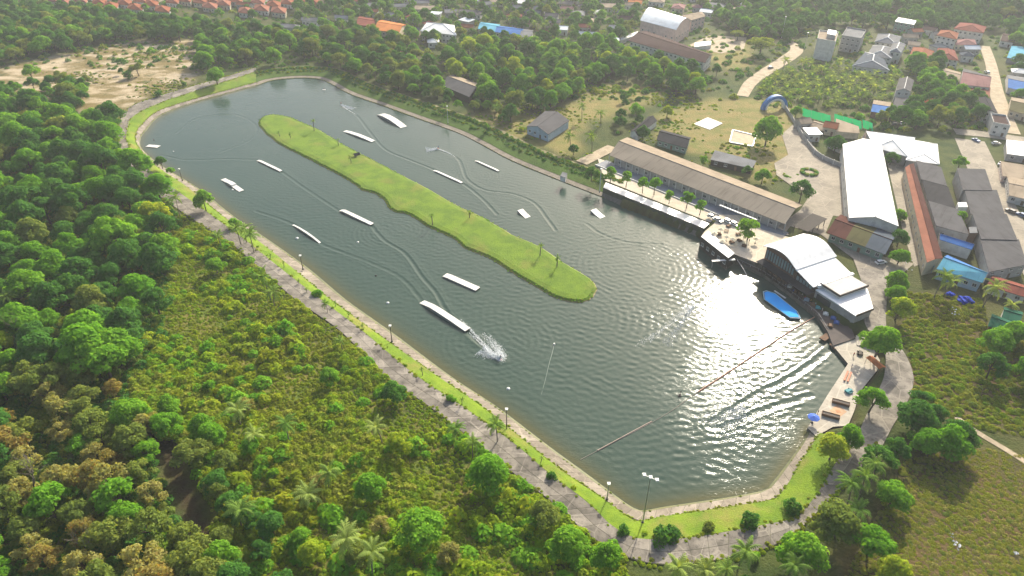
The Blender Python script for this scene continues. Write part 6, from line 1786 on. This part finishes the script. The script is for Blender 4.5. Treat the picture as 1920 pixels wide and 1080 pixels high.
# single trees: crown centre in the survey photograph, kind, tone, scale, label
SINGLES = [
 (380,372,'rounded_tree','bright green',1.0,'round tree standing alone between bank road and lakeside path'),
 (403,138,'rounded_tree','bright green',1.15,'dense round tree on the far bank, its reflection in the water below'),
 (512,100,'rounded_tree','bright green',1.25,'big bright round tree behind the far end of the lake'),
 (232,475,'rounded_tree','deep green',1.5,'huge domed tree at the edge of the wood by the scrub'),
 (250,530,'rounded_tree','bright green',1.35,'bright domed tree second from the scrub at the wood edge'),
 (197,400,'rounded_tree','deep green',1.5,'dark domed tree deep inside the wood'),
 (285,400,'spreading_tree','yellow-green',1.4,'feathery yellow-green tree beside the bank road'),
 (55,130,'spreading_tree','bright green',1.2,'leafy tree at the edge of the sandy clearing'),
 (120,165,'spreading_tree','olive green',1.5,'broad olive tree between sandy clearing and wood'),
 (255,125,'spreading_tree','olive green',1.0,'loose tree in the middle of the sandy clearing'),
 (240,140,'shrub','deep green',2.4,'dark shrub on the sandy clearing'),
 (617,702,'rounded_tree','bright green',0.62,'small bright tree with a long shadow in the scrub'),
 (402,492,'rounded_tree','bright green',0.75,'small bright tree in the scrub beside the bank road'),
 (735,730,'rounded_tree','deep green',0.8,'dark upright tree at the lake side of the scrub'),
 (915,882,'rounded_tree','bright green',1.15,'large bushy tree close to the bank road'),
 (785,985,'spreading_tree','bright green',1.25,'large ragged tree in the lower scrub with palms beside it'),
 (690,905,'rounded_tree','bright green',0.85,'fresh green tree in the middle of the lower scrub'),
 (580,1030,'rounded_tree','yellow-green',0.7,'small glowing yellow-green tree in the lower scrub'),
 (750,825,'spreading_tree','yellow-green',0.8,'pale tree in the scrub under the bank road'),
 (1655,632,'rounded_tree','bright green',1.25,'double-domed tree over the bend of the access road'),
 (1690,570,'spreading_tree','yellow-green',1.1,'feathery tree beside the access road'),
 (1685,520,'rounded_tree','bright green',0.9,'dense tree opposite the parked white car'),
 (1640,745,'spreading_tree','bright green',1.0,'loose tree overhanging the terrace tables'),
 (1565,835,'rounded_tree','yellow-green',0.85,'bright round tree between lakeside path and curving road'),
 (1595,815,'rounded_tree','bright green',0.8,'round tree next to the terrace end'),
 (1680,920,'rounded_tree','bright green',0.95,'green tree standing alone on the edge of the dry field'),
 (1725,770,'rounded_tree','deep green',1.2,'dark tree beside the bend of the curving road'),
 (1790,820,'rounded_tree','bright green',1.2,'leafy tree at the top of the dry field'),
 (1580,970,'spreading_tree','olive green',1.15,'big olive tree hiding the curving road'),
 (1510,1030,'rounded_tree','bright green',1.25,'big green tree outside the road bend at the bottom'),
 (1640,1010,'spreading_tree','bright green',1.0,'green tree at the corner of the dry field'),
 (1680,1070,'rounded_tree','yellow-green',0.9,'yellow-green tree at the bottom of the dry field'),
 (1060,1010,'rounded_tree','bright green',1.0,'round tree leaning over the road corner'),
 (1020,960,'spreading_tree','olive green',0.9,'loose tree beside the road before the corner'),
 (1135,1035,'spreading_tree','bright green',0.9,'tree at the road corner below the lamp post'),
 (1407,420,'planted_tree','bright green',2.3,'big clipped tree beside the terrace'),
 (1505,355,'spreading_tree','deep green',1.15,'spreading tree in the yard by the round planter'),
 (1442,240,'rounded_tree','bright green',1.6,'dense tree beside the sand court'),
 (1270,158,'rounded_tree','deep green',1.3,'dark tree at the corner of the school'),
 (1195,205,'spreading_tree','bright green',1.05,'bushy tree on the meadow behind the grey-roofed hall'),
 (1252,205,'rounded_tree','yellow-green',0.8,'yellow-green tree on the meadow by the dusty patch'),
 (1320,300,'planted_tree','bright green',1.1,'round tree behind the grey-roofed hall'),
 (1570,262,'rounded_tree','deep green',1.15,'tree beside the gable of the white warehouse'),
 (1674,292,'spreading_tree','deep green',0.8,'tree between white warehouse and tent roofs'),
 (1690,440,'rounded_tree','deep green',0.9,'dark tree between the patched roof shed and the shop row'),
 (1690,475,'rounded_tree','bright green',0.8,'tree at the end of the lane beside the shop row'),
 (1688,405,'shrub','bright green',2.2,'bush along the side of the white warehouse'),
 (1803,405,'planted_tree','bright green',1.5,'round tree growing between the grey roofs'),
 (1803,300,'spreading_tree','bright green',0.8,'tree on the lawn behind the shop row'),
 (1430,78,'umbrella_tree','olive green',1.35,'wide flat-crowned tree beside the school field'),
 (1385,62,'umbrella_tree','olive green',0.75,'flat-crowned tree behind the school field'),
 (1345,130,'rounded_tree','deep green',0.8,'dark tree at the end of the school'),
 (1748,195,'flowering_tree','rust-tinged',1.1,'dusky pink flowering tree behind the white tent roofs'),
 (1722,187,'flowering_tree','rust-tinged',0.8,'small pink flowering tree beside the grey gabled house'),
 (1800,215,'rounded_tree','deep green',1.2,'big dark tree beside the street house'),
 (1722,225,'spreading_tree','deep green',0.9,'dark tree beside the parked jeep'),
 (1110,320,'spreading_tree','deep green',0.85,'tall tree at the start of the planted row on the bank'),
 (912,235,'planted_tree','bright green',0.75,'small slender tree on the far bank track'),
 (1660,255,'spreading_tree','olive green',0.6,'low tree in front of the green screens'),
 (1495,205,'rounded_tree','bright green',0.75,'tree between the blue arch and the green screens'),
 (1240,1000,'shrub','deep green',1.9,'dark bush on the bank grass near the lamp post'),
 (1260,995,'shrub','deep green',1.6,'second dark bush on the bank grass near the lamp post'),
 (1407,970,'shrub','deep green',1.7,'broad dark bush on the bank grass at the bottom bend'),
 (1330,985,'shrub','olive green',1.1,'thin bush on the bank grass between two dark bushes'),
 (1168,990,'shrub','deep green',1.1,'round bush at the grass corner beside the lamp post'),
 (1488,945,'shrub','deep green',1.6,'dark bush on the inside of the road bend'),
 (1034,890,'shrub','deep green',1.0,'small bush on the bank grass beside a little palm'),
 (845,745,'shrub','bright green',1.1,'small bush on the bank grass with a dark shadow'),
 (594,547,'shrub','bright green',1.3,'bush on the bank grass near the palms'),
 (300,300,'rounded_tree','deep green',0.7,'dark low tree between the bank road and lakeside path'),
 (318,318,'shrub','bright green',1.4,'small bush beside the lakeside path under the wood'),
 (440,418,'shrub','bright green',1.9,'bush beside the palms on the bank road'),
 (345,158,'shrub','deep green',1.3,'small round bush on the far bank road'),
 (298,175,'shrub','deep green',1.8,'bush at the far corner of the bank road'),
]
ZC = {'rounded_tree': 6.0, 'spreading_tree': 6.0, 'dry_season_tree': 5.5, 'shrub': 1.1, 'planted_tree': 3.4, 'umbrella_tree': 7.0, 'flowering_tree': 4.5, 'coconut_palm': 7.5, 'small_palm': 3.6}
for px, py, k, tone, s, lab in SINGLES:
    q = G(px, py, ZC[k]*s)
    # clear scattered neighbours under its crown
    PLANTS[:] = [p for p in PLANTS if p['label'] is None or p.get('fix') or (p['x']-q.x)**2+(p['y']-q.y)**2 > (3.4*s)**2 or k == 'shrub']
    z = -0.6 if k == 'shrub' and 480 < py else None
    plant(k, tone, q.x, q.y, s, lab, z=z if z is not None else 0.0)
    PLANTS[-1]['fix'] = True
# clipped trees in a row behind the quay
ROW = [(1145,330),(1175,337),(1206,348),(1228,351),(1256,368),(1289,376),(1314,389)]
for i, (px, py) in enumerate(ROW):
    q = G(px, py, 4.2)
    plant('planted_tree', 'bright green', q.x, q.y, random.uniform(1.25, 1.65), ['first', 'second', 'third', 'fourth', 'fifth', 'sixth', 'last'][i]+' clipped tree of the quay row counted from the far bank', 'clipped trees along the quay', z=1.0)
    PLANTS[-1]['fix'] = True
# palms on the island
for px, py, s, lab in ((587,232,1.15,'tallest island palm, near the far tip'), (523,247,.8,'first little palm at the far tip of the island'), (543,250,.8,'second little palm at the far tip of the island'), (633,262,.9,'island palm beside the dark shelter'),
                       (657,294,.9,'island palm next to the bent shadow'), (810,407,1.0,'island palm on the edge facing the long bank'), (880,395,1.0,'island palm opposite the two rails'), (1013,463,1.1,'island palm second from the near tip'), (1045,483,1.15,'island palm nearest to the near tip')):
    q = G(px, py, WZ+0.9+3.6*s)
    plant('small_palm', 'green', q.x, q.y, s, lab, 'palms on the island', z=WZ+0.85)
    PLANTS[-1]['fix'] = True
# palms along the bank road and in the scrub
for i, (px, py, s, tone) in enumerate([(455,425,1.0,'green'),(468,440,1.1,'green'),(445,432,.9,'green'),(500,532,1.0,'green'),(508,545,.9,'green'),(440,760,1.0,'pale'),(470,810,.9,'pale'),(535,800,.9,'green'),(571,912,1.0,'pale'),(610,885,.9,'green'),(655,1000,1.15,'pale'),(692,1042,1.0,'pale'),(440,950,1.0,'green'),
                           (612,570,.5,'green'),(640,640,.6,'green'),(712,800,.9,'pale'),(850,800,.7,'green'),(932,800,.8,'green'),(885,835,.7,'green'),(1262,1062,.9,'pale'),(1325,1055,.9,'pale'),(1395,1030,1.0,'green'),(1645,880,.9,'green'),(1622,905,.9,'green'),(1612,945,.9,'green'),(1365,1065,.8,'green'),
                           (410,445,.8,'green'),(330,380,.9,'green'),(312,372,.8,'green'),(1785,520,1.1,'pale'),(1765,525,1.0,'green'),(1860,540,1.15,'pale'),(1905,560,.9,'pale'),(1045,180,.9,'green'),(1128,215,.9,'green'),(1092,205,.9,'green'),(835,195,.8,'green'),(60,555,.9,'green'),(20,560,.9,'green')]):
    q = G(px, py, 7.2*s)
    where = 'by the bank road' if px < 1000 and py < 700 else ('in the scrub' if px < 1000 else ('beside the curving road' if py > 840 else 'near the buildings'))
    nxt = ['with upright fronds', 'with drooping fronds', 'with a wide crown', 'with a ragged crown'][i % 4]
    plant('coconut_palm', tone, q.x, q.y, s, f"{'pale' if tone == 'pale' else 'dark green'} coconut palm {nxt} {where}", f"{tone} coconut palms {nxt} {where}", var=i % 4, z=0)
    PLANTS[-1]['fix'] = True
for i, (px, py) in enumerate([(507,482),(532,497),(560,528),(575,545),(628,568),(652,590),(681,613),(792,698),(866,755),(928,800),(1014,862)]):
    q = G(px, py, -0.9+1.6)
    plant('small_palm', 'green', q.x, q.y, .62, 'knee-high young palm on the bright bank grass', None, z=-0.9)
    PLANTS[-1]['fix'] = True

# ---- place: at most 300 of a kind as things (largest in view first), the rest as one woodland
def shows(p):
    x, y = proj(p['x'], p['y'], p['z']+5*p['s'])
    x2, y2 = proj(p['x'], p['y'], p['z']+8*p['s'])
    return -6 < x < 1926 and y2 < 1080 and y > -2
byk = {}
for p in PLANTS:
    p['d'] = math.hypot(p['x'], p['y'], CAM_H-p['z'])/p['s']
    byk.setdefault(p['kind'], []).append(p)
REST, seen_label = [], {}
for k, L in byk.items():
    L.sort(key=lambda p: (not p.get('fix'), p['d']))
    n = 0
    for p in L:
        if n < 300 and shows(p):
            n += 1
            if not p.get('fix') or p['label'] in seen_label:
                nm_ = p.get('short') or ('pale' if p['tone'] == 'pale' else 'dark green')+' '+KIND_WORD[p['kind']]
                for zz in (6, 5, 7, 4, 8, 3):
                    p['label'] = f"{nm_}, {place_words(p['x'], p['y'], p['z']+zz*p['s'])}"
                    if p['label'] not in seen_label: break
                else:
                    p['group'] = seen_label[p['label']]
            seen_label[p['label']] = p['group']
            tm, cm, hh, R = PROTO[(p['kind'], p['tone'])][p['v']]
            t = thing(p['kind'], p['label'], CAT.get(k, 'tree'), (p['x'], p['y'], p['z']), p['rz'], p['group'])
            t.scale = (p['s']*random.uniform(.92, 1.08), p['s']*random.uniform(.92, 1.08), p['s']*random.uniform(.9, 1.1))
            ob('trunk', tm, t); ob('crown', cm, t)
        else:
            REST.append(p)

def gn_instances(name, pts, scales, coll, seed=0, rots=None):
    """one object that scatters a collection's members over points"""
    me_ = bpy.data.meshes.new(name)
    me_.from_pydata([tuple(p) for p in pts], [], [])
    a = me_.attributes.new('size', 'FLOAT', 'POINT'); a.data.foreach_set('value', np.asarray(scales, np.float32))
    o = ob(name, me_)
    ng = bpy.data.node_groups.new(name, 'GeometryNodeTree')
    ng.interface.new_socket('Geometry', in_out='INPUT', socket_type='NodeSocketGeometry')
    ng.interface.new_socket('Geometry', in_out='OUTPUT', socket_type='NodeSocketGeometry')
    n, l = ng.nodes, ng.links
    gi, go = n.new('NodeGroupInput'), n.new('NodeGroupOutput')
    ip, ci = n.new('GeometryNodeInstanceOnPoints'), n.new('GeometryNodeCollectionInfo')
    ci.inputs['Collection'].default_value = coll
    ci.inputs['Separate Children'].default_value = True
    ci.inputs['Reset Children'].default_value = True
    ip.inputs['Pick Instance'].default_value = True
    rv = n.new('FunctionNodeRandomValue'); rv.data_type = 'FLOAT_VECTOR'
    rv.inputs['Max'].default_value = (0.0, 0.0, 6.283)
    rv.inputs['Seed'].default_value = seed
    at = n.new('GeometryNodeInputNamedAttribute'); at.data_type = 'FLOAT'; at.inputs['Name'].default_value = 'size'
    l.new(gi.outputs[0], ip.inputs['Points'])
    l.new(ci.outputs[0], ip.inputs['Instance'])
    l.new(rv.outputs[0], ip.inputs['Rotation'])
    l.new(at.outputs[0], ip.inputs['Scale'])
    l.new(ip.outputs[0], go.inputs[0])
    md = o.modifiers.new('scatter', 'NODES'); md.node_group = ng
    return o
def coll_of(name, meshes):
    c = bpy.data.collections.new(name)
    for m_ in meshes:
        c.objects.link(bpy.data.objects.new(name, m_))
    return c
RG = {}
for p in REST: RG.setdefault('palm' if 'palm' in p['kind'] else 'tree', []).append(p)
if RG.get('tree'):
    L = RG['tree']
    meshes = [v[1] for (k, t), vs in PROTO.items() if k in ('rounded_tree', 'spreading_tree') and t in ('deep green', 'bright green') for v in (vs if t == 'deep green' else vs[:1])]
    o = gn_instances('woodland', [(p['x'], p['y'], p['z']) for p in L], [p['s'] for p in L], coll_of('woodland_crowns', meshes), 5)
    tag(o, 'distant wood of mixed green crowns behind the nearer trees', 'woodland', kind='stuff')
# ---- ground cover of the scrub
def clump(seed, m, R=1.0, n=130, size=0.22, h=0.8):
    r = np.random.default_rng(seed)
    a, q = r.uniform(0, 6.283, n), R*np.sqrt(r.random(n))
    C = np.stack([q*np.cos(a), q*np.sin(a), h*(1-(q/R)**2)*r.uniform(.35, 1.0, n)+.08], 1)
    N = np.stack([C[:, 0], C[:, 1], np.full(n, R*1.1)], 1); N /= np.linalg.norm(N, axis=1)[:, None]
    V, Q_ = leaves(r, C, N, size, 0.55)
    return np_mesh('clump', V, Q_, (m,))
def cover(name, poly, n, mats_, sc, seed, label, h=0.8, cat='undergrowth', world=False, patch=None, vary=(1.0, 0.0)):
    r = np.random.default_rng(seed)
    poly = poly if world else W2(poly)
    A = np.array(poly); lo, hi = A.min(0), A.max(0)
    C = lo+r.random((n*4, 2))*(hi-lo)
    C = C[in_poly(C, poly)]
    ok = ~in_any(C, KEEPOUT) & clear_of_foot(C)
    for ln, w in KEEPLINES: ok &= d_line(C, ln) > w*0.85
    if patch:
        ok &= (np.sin(C[:, 0]*patch[0]+1.3*np.sin(C[:, 1]*patch[0]*.7))*np.sin(C[:, 1]*patch[0]*1.2+np.sin(C[:, 0]*patch[0]*.6))+r.normal(0, .25, len(C))) > patch[1]
    C = C[ok][:n]
    meshes = [clump(seed*10+k, mats_[k % len(mats_)], h=h*(0.7+0.15*k)) for k in range(6)]
    fld = sstep(-.25, .45, np.sin(C[:, 0]*.085+1.7*np.sin(C[:, 1]*.047))*np.sin(C[:, 1]*.071+1.3*np.sin(C[:, 0]*.039))+.35*np.sin(C[:, 0]*.31)*np.sin(C[:, 1]*.27))
    o = gn_instances(name, [(c[0], c[1], float(hill(c[0], c[1]))-.15) for c in C], r.uniform(sc[0], sc[1], len(C))*(0.7+0.6*r.random(len(C))**3)*(vary[0]+vary[1]*fld), coll_of(name+'_clumps', meshes), seed)
    return tag(o, label, cat, kind='stuff')
cover('undergrowth', [(335,400),(432,460),(492,510),(555,565),(642,627),(717,705),(804,765),(907,845),(962,890),(1042,950),(1102,1005),(1167,1045),(1180,1130),(420,1130),(380,960),(300,830),(240,720),(310,560)], 17000, [M_CLOVER[0], M_CLOVER[0], M_CLOVER[1], M_CLOVER[1], M_CLOVER[2], M_CLOVER[0]], (0.75, 1.35), 41, 'low yellow-green creepers and scrub covering the land below the bank road', vary=(0.5, 0.85))
cover('wood_undergrowth', [(-100,160),(230,225),(340,420),(300,650),(240,720),(330,930),(420,1130),(-120,1130)], 9000, [M_CLOVER[1], TONES['deep green'], TONES['deep green'], M_CLOVER[1], TONES['olive green'], TONES['deep green']], (1.0, 1.9), 42, 'dark undergrowth between the trunks of the woods', h=0.9)
cover('tall_scrub', [(335,400),(432,460),(555,565),(717,705),(907,845),(1102,1005),(1167,1045),(1180,1130),(420,1130),(380,960),(300,830),(240,720),(310,560)], 1500, [M_CLOVER[0], TONES['bright green'], M_CLOVER[1], TONES['yellow-green'], TONES['bright green'], M_CLOVER[0]], (1.5, 2.7), 48, 'taller bushes standing in patches in the scrub', h=1.0, patch=(0.11, 0.1))
cover('rough_grass', [(1560,1130),(1650,960),(1700,860),(1830,840),(2150,880),(2250,1130)], 6000, [M_CLOVER[2], M_CLOVER[2], TONES['straw-coloured'], TONES['olive green'], M_CLOVER[2], TONES['straw-coloured']], (0.4, 0.7), 43, 'dry brownish grass tussocks of the field', h=0.28, cat='grass')
cover('field_weeds', [(1690,545),(1840,560),(1860,640),(2200,640),(2250,860),(1800,800),(1700,740),(1690,650)], 3600, [M_CLOVER[2], M_CLOVER[1], TONES['olive green'], M_CLOVER[1]], (0.6, 1.2), 44, 'tall weeds on the waste ground beside the access road', h=0.6, cat='weeds')
cover('meadow_weeds', [(820,190),(960,150),(1240,165),(1500,190),(1500,330),(1430,350),(1100,250),(1120,285),(1060,310),(960,270)], 1500, [M_CLOVER[1], M_CLOVER[0], TONES['bright green'], M_CLOVER[1]], (0.6, 1.3), 45, 'green weeds in patches on the meadow behind the far bank', h=0.6, cat='weeds', patch=(0.07, 0.35))
cover('clearing_weeds', [(-60,175),(0,128),(130,98),(372,76),(420,120),(330,168),(228,216),(120,190)], 900, [TONES['olive green'], M_CLOVER[1], TONES['deep green'], M_CLOVER[2]], (0.6, 1.3), 46, 'patchy weeds on the sandy clearing', h=0.6, cat='weeds', patch=(0.06, 0.45))
cover('village_greenery', [(-60,-40),(1960,-60),(1990,260),(1700,260),(1400,190),(820,180),(380,130),(-60,130)], 7000, [M_CLOVER[1], TONES['deep green'], TONES['bright green'], TONES['deep green']], (1.2, 2.6), 47, 'hedges and undergrowth between the village gardens', h=0.9)

def line_cover(name, lines, n, spread, mats_, sc, seed, label, h=0.7, cat='weeds', zoff=0.0, gaps=-.5):
    """tufts along edges, so that no border runs clean"""
    r = np.random.default_rng(seed); pts = []
    for L_ in lines:
        q = resample(L_, max(2, n//len(lines)))
        keep_ = (np.sin(np.arange(len(q))*.05)+np.sin(np.arange(len(q))*.013+1)+r.normal(0, .8, len(q))) > gaps
        q = q[keep_]
        q[:, :2] += r.normal(0, spread, (len(q), 2)); q[:, 2] += zoff
        pts.append(q)
    pts = np.concatenate(pts)
    meshes = [clump(seed*10+k, mats_[k % len(mats_)], h=h*(0.7+0.15*k)) for k in range(5)]
    return tag(gn_instances(name, [tuple(p) for p in pts], r.uniform(sc[0], sc[1], len(pts)), coll_of(name+'_tufts', meshes), seed), label, cat, kind='stuff')
line_cover('road_weeds', [ro, ro, ri], 1700, .5, [M_CLOVER[0], M_CLOVER[1], M_CLOVER[2]], (.25, .7), 51, 'ragged weeds along both edges of the bank road', zoff=-.1)
line_cover('path_weeds', [po, po], 1300, .28, [M_CLOVER[0], M_CLOVER[1]], (.2, .5), 52, 'grass tufts creeping over the lakeside path', zoff=-.02)
line_cover('far_bank_bushes', [fg, fg, 0.95*fg+0.05*fp, 0.6*fg+0.4*fp], 1500, .8, [TONES['deep green'], TONES['deep green'], M_CLOVER[1], TONES['olive green']], (.55, 1.35), 53, 'dark hedge and weeds on the far bank slope', zoff=-.2, gaps=-9)
line_cover('shore_weeds', [inner, fi], 700, .22, [TONES['olive green'], M_CLOVER[1]], (.2, .45), 54, 'sparse weeds at the waterline', zoff=-.1)
line_cover('island_tufts', [np.r_[r1, r1[:1]], np.r_[r2, r2[:1]]], 1500, .35, [TONES['bright green'], M_CLOVER[1], TONES['olive green']], (.15, .42), 55, 'long grass fringe round the island', zoff=-.05)
